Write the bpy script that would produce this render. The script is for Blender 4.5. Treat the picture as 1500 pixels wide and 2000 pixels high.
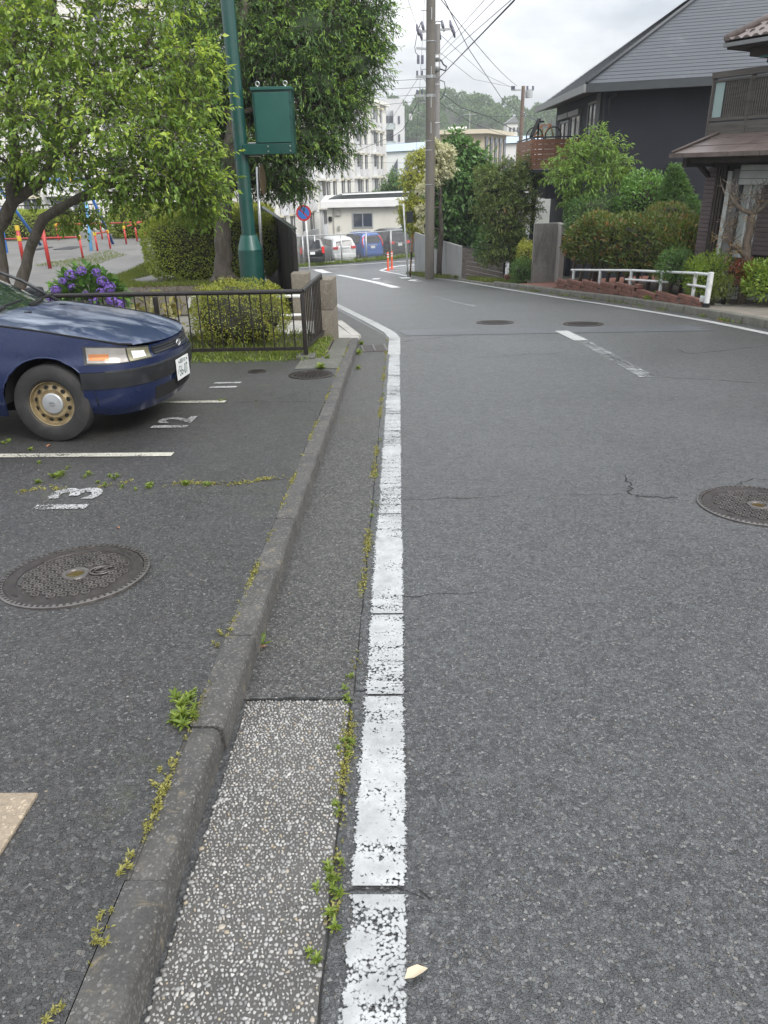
import bpy, bmesh, math, random
import numpy as np
from mathutils import Vector, Matrix
for _o in list(bpy.data.objects): bpy.data.objects.remove(_o)
SC = bpy.context.scene
COL = SC.collection
R = math.radians
rng = np.random.default_rng(7); random.seed(7)
# ------------------------------------------------------------------ camera
CH = 1.55; FPX = 1444.0
_D = Vector((70, 3130, 1444)).normalized()
_r = Vector((28, -561, 1444)).normalized()
_Y = (_r - _r.dot(_D)*_D).normalized()
_X = _D.cross(_Y)
cam = bpy.data.cameras.new('camera'); camo = bpy.data.objects.new('camera', cam); COL.objects.link(camo)
cam.sensor_fit = 'VERTICAL'; cam.sensor_height = 24; cam.lens = FPX/2000*24; cam.clip_end = 5000; cam.clip_start = .05
rt = Vector((_X[0], _Y[0], -_D[0])); dn = Vector((_X[1], _Y[1], -_D[1])); fw = Vector((_X[2], _Y[2], -_D[2]))
M3 = Matrix((rt, -dn, -fw)).transposed()
camo.matrix_world = Matrix.Translation((0, 0, CH)) @ M3.to_4x4()
SC.camera = camo
# ------------------------------------------------------------------ sky, sun, exposure
SUN_EL, SUN_AZ = 44, 138       # overcast: soft light from behind-right
w = bpy.data.worlds.new('World'); SC.world = w; w.use_nodes = True
wn = w.node_tree; wn.nodes.clear()
_o = wn.nodes.new('ShaderNodeOutputWorld'); _mx = wn.nodes.new('ShaderNodeMixShader')
_b1 = wn.nodes.new('ShaderNodeBackground'); _b2 = wn.nodes.new('ShaderNodeBackground')
_sk = wn.nodes.new('ShaderNodeTexSky'); _sk.sky_type = 'NISHITA'; _sk.sun_disc = False
_sk.sun_elevation = R(SUN_EL); _sk.sun_rotation = R(SUN_AZ); _sk.air_density = 1.5; _sk.dust_density = 4
wn.links.new(_sk.outputs[0], _b1.inputs[0]); _b1.inputs[1].default_value = .09
_tc = wn.nodes.new('ShaderNodeTexCoord'); _mp = wn.nodes.new('ShaderNodeMapping'); _mp.inputs[3].default_value = (1, 1, 2.6)
_nz = wn.nodes.new('ShaderNodeTexNoise'); _nz.inputs['Scale'].default_value = 3.4; _nz.inputs['Detail'].default_value = 6; _nz.inputs['Roughness'].default_value = .55
_rp = wn.nodes.new('ShaderNodeValToRGB')
_rp.color_ramp.elements[0].position = .38; _rp.color_ramp.elements[0].color = (.46, .495, .55, 1)
_rp.color_ramp.elements[1].position = .62; _rp.color_ramp.elements[1].color = (.93, .945, .96, 1)
wn.links.new(_tc.outputs['Generated'], _mp.inputs[0]); wn.links.new(_mp.outputs[0], _nz.inputs['Vector'])
wn.links.new(_nz.outputs[0], _rp.inputs[0])
# standard overcast sky: three times as bright overhead as at the horizon
_sx = wn.nodes.new('ShaderNodeSeparateXYZ'); wn.links.new(_tc.outputs['Generated'], _sx.inputs[0])
_mr = wn.nodes.new('ShaderNodeMapRange'); _mr.inputs[1].default_value = 0; _mr.inputs[2].default_value = 1; _mr.inputs[3].default_value = .56; _mr.inputs[4].default_value = 1.75
wn.links.new(_sx.outputs[2], _mr.inputs[0])
wn.links.new(_rp.outputs[0], _b2.inputs[0]); wn.links.new(_mr.outputs[0], _b2.inputs[1])
_mx.inputs[0].default_value = .88
wn.links.new(_b1.outputs[0], _mx.inputs[1]); wn.links.new(_b2.outputs[0], _mx.inputs[2]); wn.links.new(_mx.outputs[0], _o.inputs[0])
sl = bpy.data.lights.new('sun', 'SUN'); sl.energy = 1.5; sl.angle = R(30); sl.color = (1, .97, .93)
slo = bpy.data.objects.new('sun', sl); COL.objects.link(slo)
_sd = Vector((math.sin(R(SUN_AZ))*math.cos(R(SUN_EL)), math.cos(R(SUN_AZ))*math.cos(R(SUN_EL)), math.sin(R(SUN_EL))))
slo.rotation_euler = _sd.to_track_quat('Z', 'Y').to_euler()
SC.view_settings.view_transform = 'Standard'; SC.view_settings.look = 'None'; SC.view_settings.gamma = 1
SC.view_settings.exposure = 1.0; SC.view_settings.use_curve_mapping = False
SC.render.engine = 'CYCLES'
SC.cycles.use_denoising = True; SC.cycles.max_bounces = 6; SC.cycles.diffuse_bounces = 3; SC.cycles.glossy_bounces = 3
SC.cycles.transparent_max_bounces = 12; SC.cycles.transmission_bounces = 4; SC.cycles.volume_bounces = 0
SC.cycles.caustics_reflective = False; SC.cycles.caustics_refractive = False
SC.render.film_transparent = False
# ------------------------------------------------------------------ terrain profile (road runs downhill, level at the cross street)
_TY = np.array([-30, 0, 9, 11, 13, 20, 30, 40, 46, 50, 56, 2000.]); _TS = np.array([-.062, -.062, -.062, -.068, -.08, -.088, -.09, -.1, -.08, -.03, 0, 0])
_ys = np.arange(-30, 100, .05); _z = np.cumsum(np.interp(_ys, _TY, _TS))*.05; _z -= np.interp(0, _ys, _z)
def gz(y): return float(np.interp(y, _ys, _z))
gzv = lambda y: np.interp(y, _ys, _z)
def ray(px, py):
    q = Vector((px-750, py-1000, FPX)); return Vector((q.dot(_X), q.dot(_Y), -q.dot(_D)))
def at(px, py, y):
    """point of the place seen at photo pixel (px, py) at a distance y down the road"""
    q = ray(px, py); t = y/q.y; return Vector((q.x*t, y, CH+q.z*t))
_ts = np.linspace(.0004, .12, 60000)
def gr(px, py, dz=0.0, z=None):
    """point on the road profile (raised by dz), or on the level z, seen at a photo pixel"""
    q = ray(px, py)
    if z is not None:
        t = (z-CH)/q.z; return Vector((q.x*t, q.y*t, z))
    e = CH+q.z*_ts-gzv(q.y*_ts)-dz; i = int(np.argmax(e < 0)); t = _ts[i]
    return Vector((q.x*t, q.y*t, gz(q.y*t)+dz))
# ------------------------------------------------------------------ object helpers
def link(name, me, mat=None, parent=None, loc=None):
    o = bpy.data.objects.new(name, me); COL.objects.link(o)
    if mat is not None and me is not None:
        for m in (mat if isinstance(mat, (list, tuple)) else [mat]): me.materials.append(m)
    if loc is not None: o.location = loc
    if parent is not None:
        o.parent = parent
    return o
def tag(o, label, cat, group=None):
    o['label'] = label; o['category'] = cat
    if group: o['group'] = group
    return o
def struct(o): o['kind'] = 'structure'; return o
def stuff(o): o['kind'] = 'stuff'; return o
def thing(name, label, cat, loc=(0, 0, 0), group=None, rz=0):
    o = bpy.data.objects.new(name, None); COL.objects.link(o); o.location = loc; o.rotation_euler = (0, 0, rz)
    o.empty_display_size = .2
    return tag(o, label, cat, group)
def copy_tree(o, parent=None):
    c = o.copy(); COL.objects.link(c); c.parent = parent
    for ch in [k for k in bpy.data.objects if k.parent == o]: copy_tree(ch, c)
    return c
class MB:
    """collects simple shapes (world coordinates, shifted by -org) into one mesh"""
    def __init__(s, org=(0, 0, 0)): s.v = []; s.f = []; s.mi = []; s.org = Vector(org); s.cur = 0
    def add(s, vs, fs):
        b = len(s.v); s.v += [Vector(v)-s.org for v in vs]
        for f in fs: s.f.append(tuple(b+i for i in f)); s.mi.append(s.cur)
        return s
    def box(s, c, d, rz=0, rx=0, ry=0):
        hx, hy, hz = d[0]/2, d[1]/2, d[2]/2
        m = Matrix.Rotation(rz, 3, 'Z') @ Matrix.Rotation(ry, 3, 'Y') @ Matrix.Rotation(rx, 3, 'X'); c = Vector(c)
        vs = [c+m@Vector((x*hx, y*hy, z*hz)) for z in (-1, 1) for y in (-1, 1) for x in (-1, 1)]
        return s.add(vs, [(0, 2, 3, 1), (4, 5, 7, 6), (0, 1, 5, 4), (2, 6, 7, 3), (0, 4, 6, 2), (1, 3, 7, 5)])
    def bbox(s, c, d, b=.01, rz=0, rx=0, ry=0):
        """bevelled box"""
        bm = bmesh.new(); bmesh.ops.create_cube(bm, size=1)
        for v in bm.verts: v.co = Vector((v.co.x*d[0], v.co.y*d[1], v.co.z*d[2]))
        bmesh.ops.bevel(bm, geom=bm.edges[:], offset=b, segments=2, affect='EDGES', profile=.6)
        m = Matrix.Rotation(rz, 3, 'Z') @ Matrix.Rotation(ry, 3, 'Y') @ Matrix.Rotation(rx, 3, 'X'); c = Vector(c)
        bm.verts.index_update(); s.add([c+m@v.co for v in bm.verts], [tuple(v.index for v in f.verts) for f in bm.faces]); bm.free(); return s
    def beam(s, a, b, wx, wz, up=(0, 0, 1)):
        a, b = Vector(a), Vector(b); d = (b-a); L = d.length; d.normalize(); u = Vector(up); x = d.cross(u)
        if x.length < 1e-4: x = d.cross(Vector((1, 0, 0)))
        x.normalize(); u = x.cross(d)
        vs = [p+x*sx*wx/2+u*su*wz/2 for p in (a, b) for su in (-1, 1) for sx in (-1, 1)]
        return s.add(vs, [(0, 1, 3, 2), (4, 6, 7, 5), (0, 4, 5, 1), (2, 3, 7, 6), (0, 2, 6, 4), (1, 5, 7, 3)])
    def tube(s, pts, r, n=8, cap=True):
        pts = [Vector(p) for p in pts]; k = len(pts); rs = r if isinstance(r, (list, tuple)) else [r]*k
        vs = []; prev = None
        for i, p in enumerate(pts):
            d = (pts[min(i+1, k-1)]-pts[max(i-1, 0)]).normalized()
            if prev is None: x = d.orthogonal().normalized()
            else:
                x = prev-d*prev.dot(d)
                if x.length < 1e-5: x = d.orthogonal()
                x.normalize()
            prev = x; y = d.cross(x)
            for j in range(n):
                a = 2*math.pi*j/n; vs.append(p+(x*math.cos(a)+y*math.sin(a))*rs[i])
        fs = [(i*n+j, i*n+(j+1) % n, (i+1)*n+(j+1) % n, (i+1)*n+j) for i in range(k-1) for j in range(n)]
        if cap: fs += [tuple(reversed(range(n))), tuple((k-1)*n+j for j in range(n))]
        return s.add(vs, fs)
    def prism(s, poly, vec):
        """extrude a planar 3D polygon along vec"""
        vec = Vector(vec); p = [Vector(q) for q in poly]; n = len(p)
        return s.add(p+[q+vec for q in p], [tuple(reversed(range(n))), tuple(range(n, 2*n))]+[(i, (i+1) % n, n+(i+1) % n, n+i) for i in range(n)])
    def lathe(s, prof, c, ax='Z', n=24, cap=True):
        """prof: list of (r, h)"""
        vs = []; c = Vector(c); k = len(prof)
        for r_, h in prof:
            for j in range(n):
                a = 2*math.pi*j/n; x, y = r_*math.cos(a), r_*math.sin(a)
                vs.append(c+(Vector((x, y, h)) if ax == 'Z' else Vector((x, h, y)) if ax == 'Y' else Vector((h, x, y))))
        fs = [(i*n+j, i*n+(j+1) % n, (i+1)*n+(j+1) % n, (i+1)*n+j) for i in range(k-1) for j in range(n)]
        if cap and prof[0][0] > 1e-6: fs.append(tuple(reversed(range(n))))
        if cap and prof[-1][0] > 1e-6: fs.append(tuple((k-1)*n+j for j in range(n)))
        return s.add(vs, fs)
    def grid(s, P):
        """P: rows of points"""
        r_, c_ = len(P), len(P[0])
        return s.add([q for row in P for q in row], [(i*c_+j, i*c_+j+1, (i+1)*c_+j+1, (i+1)*c_+j) for i in range(r_-1) for j in range(c_-1)])
    def build(s, name, mat, parent=None, smooth=False, recalc=True):
        me = bpy.data.meshes.new(name); me.from_pydata([tuple(v) for v in s.v], [], s.f)
        if len(set(s.mi)) > 1: me.polygons.foreach_set('material_index', s.mi)
        if recalc:
            bm = bmesh.new(); bm.from_mesh(me); bmesh.ops.recalc_face_normals(bm, faces=bm.faces); bm.to_mesh(me); bm.free()
        o = link(name, me, mat, parent)
        if smooth is not False:
            me.polygons.foreach_set('use_smooth', [True]*len(me.polygons))
            if smooth is not True: me.set_sharp_from_angle(angle=R(smooth))
        if parent is None and s.org.length > 0: o.location = s.org
        return o
def np_mesh(name, V, F, mat, parent=None, smooth=False):
    """fast mesh from numpy: V (n,3), F (m,k)"""
    me = bpy.data.meshes.new(name); m, k = F.shape
    me.vertices.add(len(V)); me.vertices.foreach_set('co', np.ascontiguousarray(V, dtype=np.float32).ravel())
    me.loops.add(m*k); me.loops.foreach_set('vertex_index', np.ascontiguousarray(F, dtype=np.int32).ravel())
    me.polygons.add(m); me.polygons.foreach_set('loop_start', np.arange(0, m*k, k, dtype=np.int32))
    if smooth: me.polygons.foreach_set('use_smooth', np.ones(m, dtype=bool))
    me.update(); me.validate()
    return link(name, me, mat, parent)
def text_mesh(name, body, size, mat, parent=None, mw=None, align='CENTER', ext=0.0, sx=1.0, off=0.0):
    cu = bpy.data.curves.new(name, 'FONT'); cu.body = body; cu.size = size; cu.align_x = align; cu.align_y = 'CENTER'; cu.extrude = ext; cu.offset = off; cu.resolution_u = 3
    t = bpy.data.objects.new('tmp', cu); COL.objects.link(t); bpy.context.view_layer.update()
    me = bpy.data.meshes.new_from_object(t.evaluated_get(bpy.context.evaluated_depsgraph_get()))
    bpy.data.objects.remove(t); bpy.data.curves.remove(cu)
    mm = (mw or Matrix()) @ Matrix.Diagonal((sx, 1, 1, 1)); me.transform(mm); me.materials.clear(); me.name = name
    return link(name, me, mat, parent)
# ------------------------------------------------------------------ materials
def NODE(nt, t, inp=None, **pr):
    n = nt.nodes.new(t)
    for k, v in pr.items(): setattr(n, k, v)
    for k, v in (inp or {}).items():
        s = n.inputs[k]
        if isinstance(v, bpy.types.NodeSocket): nt.links.new(v, s)
        else: s.default_value = v
    return n
def newmat(name):
    m = bpy.data.materials.new(name); m.use_nodes = True; nt = m.node_tree
    b = nt.nodes['Principled BSDF']
    return m, nt, b
def c4(c): return (c[0], c[1], c[2], 1)
def coords(nt, sc=(1, 1, 1)):
    g = NODE(nt, 'ShaderNodeNewGeometry')
    if sc == (1, 1, 1): return g.outputs['Position']
    mp = NODE(nt, 'ShaderNodeMapping', {0: g.outputs['Position'], 3: sc}); return mp.outputs[0]
def noise(nt, vec, scale, detail=4, rough=.55, dist=0): 
    return NODE(nt, 'ShaderNodeTexNoise', {'Vector': vec, 'Scale': scale, 'Detail': detail, 'Roughness': rough, 'Distortion': dist}).outputs[0]
def mrange(nt, v, a, b, c=0., d=1.): return NODE(nt, 'ShaderNodeMapRange', {0: v, 1: a, 2: b, 3: c, 4: d}).outputs[0]
def mixc(nt, f, a, b, mode='MIX'):
    n = nt.nodes.new('ShaderNodeMix'); n.data_type = 'RGBA'; n.blend_type = mode
    for s, v in ((n.inputs[0], f), (n.inputs[6], a), (n.inputs[7], b)):
        if isinstance(v, bpy.types.NodeSocket): nt.links.new(v, s)
        else: s.default_value = c4(v) if isinstance(v, (tuple, list)) else v
    return n.outputs[2]
def math_(nt, op, a, b=None, cl=False):
    n = nt.nodes.new('ShaderNodeMath'); n.operation = op; n.use_clamp = cl
    for s, v in ((n.inputs[0], a), (n.inputs[1], b)):
        if v is None: continue
        if isinstance(v, bpy.types.NodeSocket): nt.links.new(v, s)
        else: s.default_value = v
    return n.outputs[0]
def bump(nt, b, h, strength=.5, dist=.01): 
    n = NODE(nt, 'ShaderNodeBump', {'Height': h, 'Strength': strength, 'Distance': dist}); nt.links.new(n.outputs[0], b.inputs['Normal'])
_MC = {}
def simple(name, col, rough=.6, var=.18, scale=6., metal=0., bmp=.15, bs=60., dirt=0., dirtc=(.05, .045, .035), spec=.5, stretch=(1, 1, 1), coat=0.):
    """painted / plain surface with tone variation, fine relief and optional dirt"""
    if name in _MC: return _MC[name]
    m, nt, b = newmat(name); p = coords(nt, stretch)
    n1 = noise(nt, p, scale, 5, .6)
    lo = tuple(c*(1-var) for c in col); hi = tuple(min(1, c*(1+var)) for c in col)
    c = mixc(nt, mrange(nt, n1, .3, .7), lo, hi)
    if dirt:
        n3 = noise(nt, p, scale*.45, 6, .65, .6); c = mixc(nt, mrange(nt, n3, .62-dirt*.4, .8, 0, .85), c, dirtc)
    nt.links.new(c, b.inputs['Base Color'])
    nt.links.new(mrange(nt, n1, .2, .8, max(0, rough-.1), min(1, rough+.1)), b.inputs['Roughness'])
    b.inputs['Metallic'].default_value = metal; b.inputs['Specular IOR Level'].default_value = spec
    if coat: b.inputs['Coat Weight'].default_value = coat; b.inputs['Coat Roughness'].default_value = .08
    if bmp: bump(nt, b, noise(nt, p, bs, 3), bmp, .004)
    _MC[name] = m; return m
def leafmat(name, dark, mid, light, rough=.42, trans=.28, clump=1.3, red=None, redamt=0.):
    """per-leaf tone (random per island) and clump-sized hue drift, with light passing through"""
    if name in _MC: return _MC[name]
    m, nt, b = newmat(name); g = NODE(nt, 'ShaderNodeNewGeometry'); ri = g.outputs['Random Per Island']
    rp = NODE(nt, 'ShaderNodeValToRGB', {0: ri}); e = rp.color_ramp.elements
    e[0].position = .0; e[0].color = c4(dark); e[1].position = 1; e[1].color = c4(light); k = e.new(.55); k.color = c4(mid)
    n1 = noise(nt, g.outputs['Position'], clump, 3)
    c = mixc(nt, mrange(nt, n1, .35, .68, 0, .6), rp.outputs[0], mixc(nt, .5, mid, light))
    if red is not None:
        n2 = noise(nt, g.outputs['Position'], clump*1.7, 3, .6, .3)
        f = math_(nt, 'MULTIPLY', mrange(nt, n2, .62-redamt*.3, .75-redamt*.2), mrange(nt, ri, .15, .8))
        c = mixc(nt, f, c, red)
    nt.links.new(c, b.inputs['Base Color']); b.inputs['Roughness'].default_value = rough; b.inputs['Specular IOR Level'].default_value = .4
    tr = NODE(nt, 'ShaderNodeBsdfTranslucent', {'Color': mixc(nt, .5, c, (light[0]*1.3, light[1]*1.25, light[2]*.7))})
    mx = NODE(nt, 'ShaderNodeMixShader', {0: trans, 1: b.outputs[0], 2: tr.outputs[0]})
    nt.links.new(mx.outputs[0], nt.nodes['Material Output'].inputs[0]); _MC[name] = m; return m
def asphalt(name, base=(.05, .052, .055), stone=.32, thr=.7, rough=.55, sc=72., patch=.25, moss=0., bm=.8, film=.0):
    """packed angular chips in dark binder; a few pale ones; broad tone patches"""
    m, nt, b = newmat(name); p = coords(nt)
    v1 = NODE(nt, 'ShaderNodeTexVoronoi', {'Vector': p, 'Scale': sc, 'Randomness': 1.}); ve = NODE(nt, 'ShaderNodeTexVoronoi', {'Vector': p, 'Scale': sc}, feature='DISTANCE_TO_EDGE')
    s1 = NODE(nt, 'ShaderNodeSeparateColor', {0: v1.outputs['Color']})
    big = noise(nt, p, .55, 4, .62, .4); fine = noise(nt, p, sc*2.4, 2, .6)
    rp = NODE(nt, 'ShaderNodeValToRGB', {0: s1.outputs[0]}); e = rp.color_ramp.elements; k = lambda f: c4(tuple(x*f for x in base))
    e[0].position = 0; e[0].color = k(.35); e[1].position = 1; e[1].color = (stone, stone*.99, stone*.93, 1)
    for q, f in ((.4, .85), (thr-.12, 1.6), (thr+.06, 2.7)): n_ = e.new(q); n_.color = k(f)
    c1 = mixc(nt, mrange(nt, s1.outputs[2], .9, .97, 0, .6), rp.outputs[0], mixc(nt, .5, rp.outputs[0], (stone*.8, stone*.62, stone*.38)))
    gap = mrange(nt, math_(nt, 'ADD', ve.outputs['Distance'], mrange(nt, fine, .3, .7, -.02, .2)), .0, .14)
    c1 = mixc(nt, gap, tuple(x*.28 for x in base), c1)
    c1 = mixc(nt, mrange(nt, fine, .3, .7, 0, .4), c1, tuple(x*.6 for x in base))
    c1 = mixc(nt, mrange(nt, big, .42, .72, 0, patch), c1, tuple(min(1, x*2.0) for x in base))
    c1 = mixc(nt, mrange(nt, big, .46, .26, 0, patch), c1, tuple(x*.5 for x in base))
    if moss:
        n3 = noise(nt, p, 2.2, 4, .7, .5); c1 = mixc(nt, mrange(nt, n3, .62-moss*.2, .75, 0, .5), c1, (.07, .08, .03))
    gr1 = noise(nt, p, 42, 2, .7); gr2 = noise(nt, p, 13, 3, .65)
    c1 = mixc(nt, mrange(nt, gr1, .35, .7, 0, .6), c1, tuple(x*.5 for x in base)); c1 = mixc(nt, mrange(nt, gr1, .52, .72, 0, .6), c1, tuple(x*2.6 for x in base)); c1 = mixc(nt, mrange(nt, gr2, .5, .7, 0, .3), c1, tuple(x*1.9 for x in base))
    nt.links.new(c1, b.inputs['Base Color'])
    nt.links.new(mrange(nt, big, .3, .7, rough-.05, rough+.08), b.inputs['Roughness'])
    h = math_(nt, 'ADD', math_(nt, 'MULTIPLY', gap, .55), math_(nt, 'MULTIPLY', s1.outputs[1], .6)); h = math_(nt, 'ADD', h, math_(nt, 'MULTIPLY', fine, .5))
    bump(nt, b, h, bm, .006); b.inputs['Specular IOR Level'].default_value = .55
    fw_ = math_(nt, 'MULTIPLY', mrange(nt, gr1, .3, .7, .45*film, 1.25*film), mrange(nt, math_(nt, 'ADD', gr2, math_(nt, 'MULTIPLY', big, .7)), .6, 1.1, .65, 1.15), cl=True); nt.links.new(fw_, b.inputs['Coat Weight']); b.inputs['Coat Roughness'].default_value = .42; b.inputs['Coat IOR'].default_value = 1.42   # thin film of damp
    if film: nt.links.new(NODE(nt, 'ShaderNodeBump', {'Height': math_(nt, 'ADD', h, math_(nt, 'MULTIPLY', gr1, 2.2)), 'Strength': .42, 'Distance': .008}).outputs[0], b.inputs['Coat Normal'])
    return m
def paintmat(name, col, wear=.5, edge=None, bands=1., alpha_min=0.):
    """worn road paint: the sheet is eaten away where the stones show; bands across the line"""
    m, nt, b = newmat(name); p = coords(nt)
    pb = coords(nt, (3, 16, 1)); n1 = noise(nt, pb, 1.1, 3, .6); n2 = noise(nt, p, 130, 3, .65); n3 = noise(nt, p, 14, 4, .6)
    v = NODE(nt, 'ShaderNodeTexVoronoi', {'Vector': p, 'Scale': 105.}); vd = v.outputs['Distance']
    f = math_(nt, 'ADD', math_(nt, 'MULTIPLY', n1, .5*bands), math_(nt, 'MULTIPLY', n2, .50))
    f = math_(nt, 'ADD', f, math_(nt, 'MULTIPLY', n3, .4)); f = math_(nt, 'ADD', f, math_(nt, 'MULTIPLY', vd, .40)); f = math_(nt, 'ADD', f, mrange(nt, noise(nt, p, 1.7, 3, .6), .35, .7, -.12, .12))
    if edge:
        x0, x1 = edge; sx = NODE(nt, 'ShaderNodeSeparateXYZ', {0: p}).outputs[0]
        dl = mrange(nt, sx, x0, x0+.03, .55, 0); dr = mrange(nt, sx, x1-.016, x1, 0, .42)
        f = math_(nt, 'ADD', f, math_(nt, 'ADD', dl, dr))
    th = 1.235+.5*(bands-1)*.5-wear*.5
    a = mrange(nt, f, th-.05, th+.07, 1, alpha_min)
    c = mixc(nt, mrange(nt, n3, .3, .75), tuple(x*.62 for x in col), col); c = mixc(nt, mrange(nt, n2, .5, .75, 0, .5), c, tuple(x*.5 for x in col)); c = mixc(nt, mrange(nt, noise(nt, p, 3.5, 5, .65, .4), .5, .75, 0, .45), c, tuple(x*.45 for x in col))
    nt.links.new(c, b.inputs['Base Color']); b.inputs['Roughness'].default_value = .55
    bump(nt, b, n2, .3, .003)
    tr = NODE(nt, 'ShaderNodeBsdfTransparent'); mx = NODE(nt, 'ShaderNodeMixShader', {0: a, 1: tr.outputs[0], 2: b.outputs[0]})
    nt.links.new(mx.outputs[0], nt.nodes['Material Output'].inputs[0]); return m
def concrete(name, col, agg=.0, var=.3, rough=.75, moss=0., stain=.4, scale=3., bs=120., mossc=(.06, .07, .025)):
    if name in _MC: return _MC[name]
    m, nt, b = newmat(name); p = coords(nt); n1 = noise(nt, p, scale, 6, .65, .3); n2 = noise(nt, p, bs, 3, .7)
    c = mixc(nt, mrange(nt, n1, .3, .7), tuple(x*(1-var) for x in col), tuple(min(1, x*(1+var)) for x in col))
    c = mixc(nt, mrange(nt, n2, .35, .7, 0, .55), c, tuple(x*.45 for x in col))
    ps = coords(nt, (1, 1, .22)); n4 = noise(nt, ps, scale*1.3, 6, .7, .5); c = mixc(nt, mrange(nt, n4, .52, .72, 0, stain), c, tuple(x*.25 for x in col))
    h = n2
    if agg:
        v = NODE(nt, 'ShaderNodeTexVoronoi', {'Vector': p, 'Scale': bs}); s = NODE(nt, 'ShaderNodeSeparateColor', {0: v.outputs['Color']})
        ve = NODE(nt, 'ShaderNodeTexVoronoi', {'Vector': p, 'Scale': bs}, feature='DISTANCE_TO_EDGE').outputs['Distance']
        f = math_(nt, 'MULTIPLY', mrange(nt, s.outputs[0], .35, .8), mrange(nt, math_(nt, 'ADD', ve, mrange(nt, n2, .3, .7, -.1, .1)), .05, .16))
        c = mixc(nt, math_(nt, 'MULTIPLY', f, agg), c, mixc(nt, s.outputs[1], tuple(x*.8 for x in col), tuple(min(1, x*3.0) for x in col))); h = math_(nt, 'ADD', n2, math_(nt, 'MULTIPLY', f, .6))
    if moss:
        n5 = noise(nt, p, scale*2, 6, .7, .6); c = mixc(nt, mrange(nt, n5, .66-moss*.28, .8-moss*.2, 0, .8), c, mossc)
    nt.links.new(c, b.inputs['Base Color']); b.inputs['Roughness'].default_value = rough; bump(nt, b, h, .45, .005); _MC[name] = m; return m
def glassmat(name, tint=(.02, .025, .03), rough=.04, trans=0.):
    if name in _MC: return _MC[name]
    m, nt, b = newmat(name); n = noise(nt, coords(nt), .8, 3)
    nt.links.new(mixc(nt, n, tint, tuple(min(1, x*1.8) for x in tint)), b.inputs['Base Color']); b.inputs['Roughness'].default_value = rough
    b.inputs['Specular IOR Level'].default_value = .8; b.inputs['Transmission Weight'].default_value = trans; _MC[name] = m; return m
def barkmat(name, a, b_, sc=14.):
    if name in _MC: return _MC[name]
    m, nt, b = newmat(name); p = coords(nt, (1, 1, .35)); n1 = noise(nt, p, sc, 6, .7, .8); n2 = noise(nt, coords(nt), 3, 4)
    c = mixc(nt, mrange(nt, n1, .32, .68), a, b_); c = mixc(nt, mrange(nt, n2, .5, .72, 0, .45), c, (.10, .105, .07))
    nt.links.new(c, b.inputs['Base Color']); b.inputs['Roughness'].default_value = .85; bump(nt, b, n1, .9, .02); _MC[name] = m; return m
# ================================================================== GROUND, ROAD, KERBS, PAINT
M_road = asphalt('road_asphalt', (.042, .0435, .045), stone=.24, thr=.82, rough=.42, sc=118, patch=.26, bm=1., film=1.0)
M_lot = asphalt('lot_asphalt', (.029, .0285, .028), stone=.18, thr=.83, rough=.45, sc=112, film=.45, patch=.3, moss=.12)
M_gut = asphalt('gutter_asphalt', (.046, .045, .043), stone=.24, thr=.78, rough=.5, sc=115, film=.15, patch=.3, moss=.2)
M_patch = asphalt('patch_asphalt', (.075, .08, .09), stone=.2, thr=.85, rough=.32, sc=140, patch=.4, bm=.4)
M_line = paintmat('edge_line_paint', (.45, .46, .46), wear=.47, edge=(-.156, .010))
M_paint = paintmat('white_paint', (.46, .47, .46), wear=.28)
M_ghost = paintmat('worn_paint', (.45, .46, .46), wear=.82)
M_cream = paintmat('cream_paint', (.55, .53, .45), wear=.46, bands=.6)
M_num = paintmat('number_paint', (.50, .50, .50), wear=.78, bands=.6)
M_kerb = concrete('kerb_concrete', (.066, .064, .060), agg=.75, var=.35, moss=.34, stain=.3, scale=7, bs=120, mossc=(.19, .155, .10))
M_flag = concrete('mossy_concrete', (.10, .10, .085), agg=.5, var=.3, moss=.5, stain=.3, bs=60)
M_pale = concrete('pale_concrete', (.40, .385, .35), var=.18, stain=.25, scale=2)
M_mortar = concrete('slab_mortar', (.085, .082, .076), var=.3, stain=.2, bs=200)
M_soil = concrete('soil', (.075, .062, .045), agg=.4, var=.35, stain=.3, scale=2, bs=40, moss=.35, mossc=(.06, .075, .03))
M_sand = concrete('playground_dirt', (.16, .155, .145), var=.25, stain=.3, scale=.7, bs=30, moss=.1, mossc=(.10, .12, .05))
M_crack = simple('crack_dark', (.012, .012, .011), .9, bmp=0)

def sheet(name, mat, rows, dz=0., parent=None):
    """rows: (y, x0, x1[, dz]); follows the road profile"""
    b = MB(); P = []
    for r_ in rows:
        y, x0, x1 = r_[:3]; z = gz(y)+dz
        P.append([(x0+(x1-x0)*k/6, y, z) for k in range(7)])
    b.grid(P); return b.build(name, mat, parent)
yy = [y for y in np.concatenate([np.arange(-8, 24, .5), np.arange(24, 60, 1.0)])]
# ground sheet to the horizon
b = MB(); P = []
for y in [-200, -60, -8, 0, 5, 9, 11, 13, 16, 20, 25, 30, 35, 40, 44, 48, 52, 56, 62, 80, 140, 300, 600, 1200]:
    z = gz(max(-8, min(y, 90)))-.9; P.append([(x, y, z) for x in (-1200, -500, -120, -40, -14, 0, 14, 40, 120, 500, 1200)])
b.grid(P); struct(b.build('ground', concrete('far_ground', (.12, .12, .10), scale=.05, bs=2, moss=.4, mossc=(.07, .09, .03))))
def road_left(y): return -.60 if y < 10.5 else (min(-3.2, -2.6-.26*(y-13)) if y < 38 else -45)
def road_right(y): return 9.5 if y < 40 else 45
rows = []
for y in yy:
    if rows and abs(road_left(y)-rows[-1][1]) > 1: rows.append((y-.002, rows[-1][1], road_right(y-.002)))
    rows.append((y, road_left(y), road_right(y)))
road = struct(sheet('road', M_road, rows))
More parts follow.
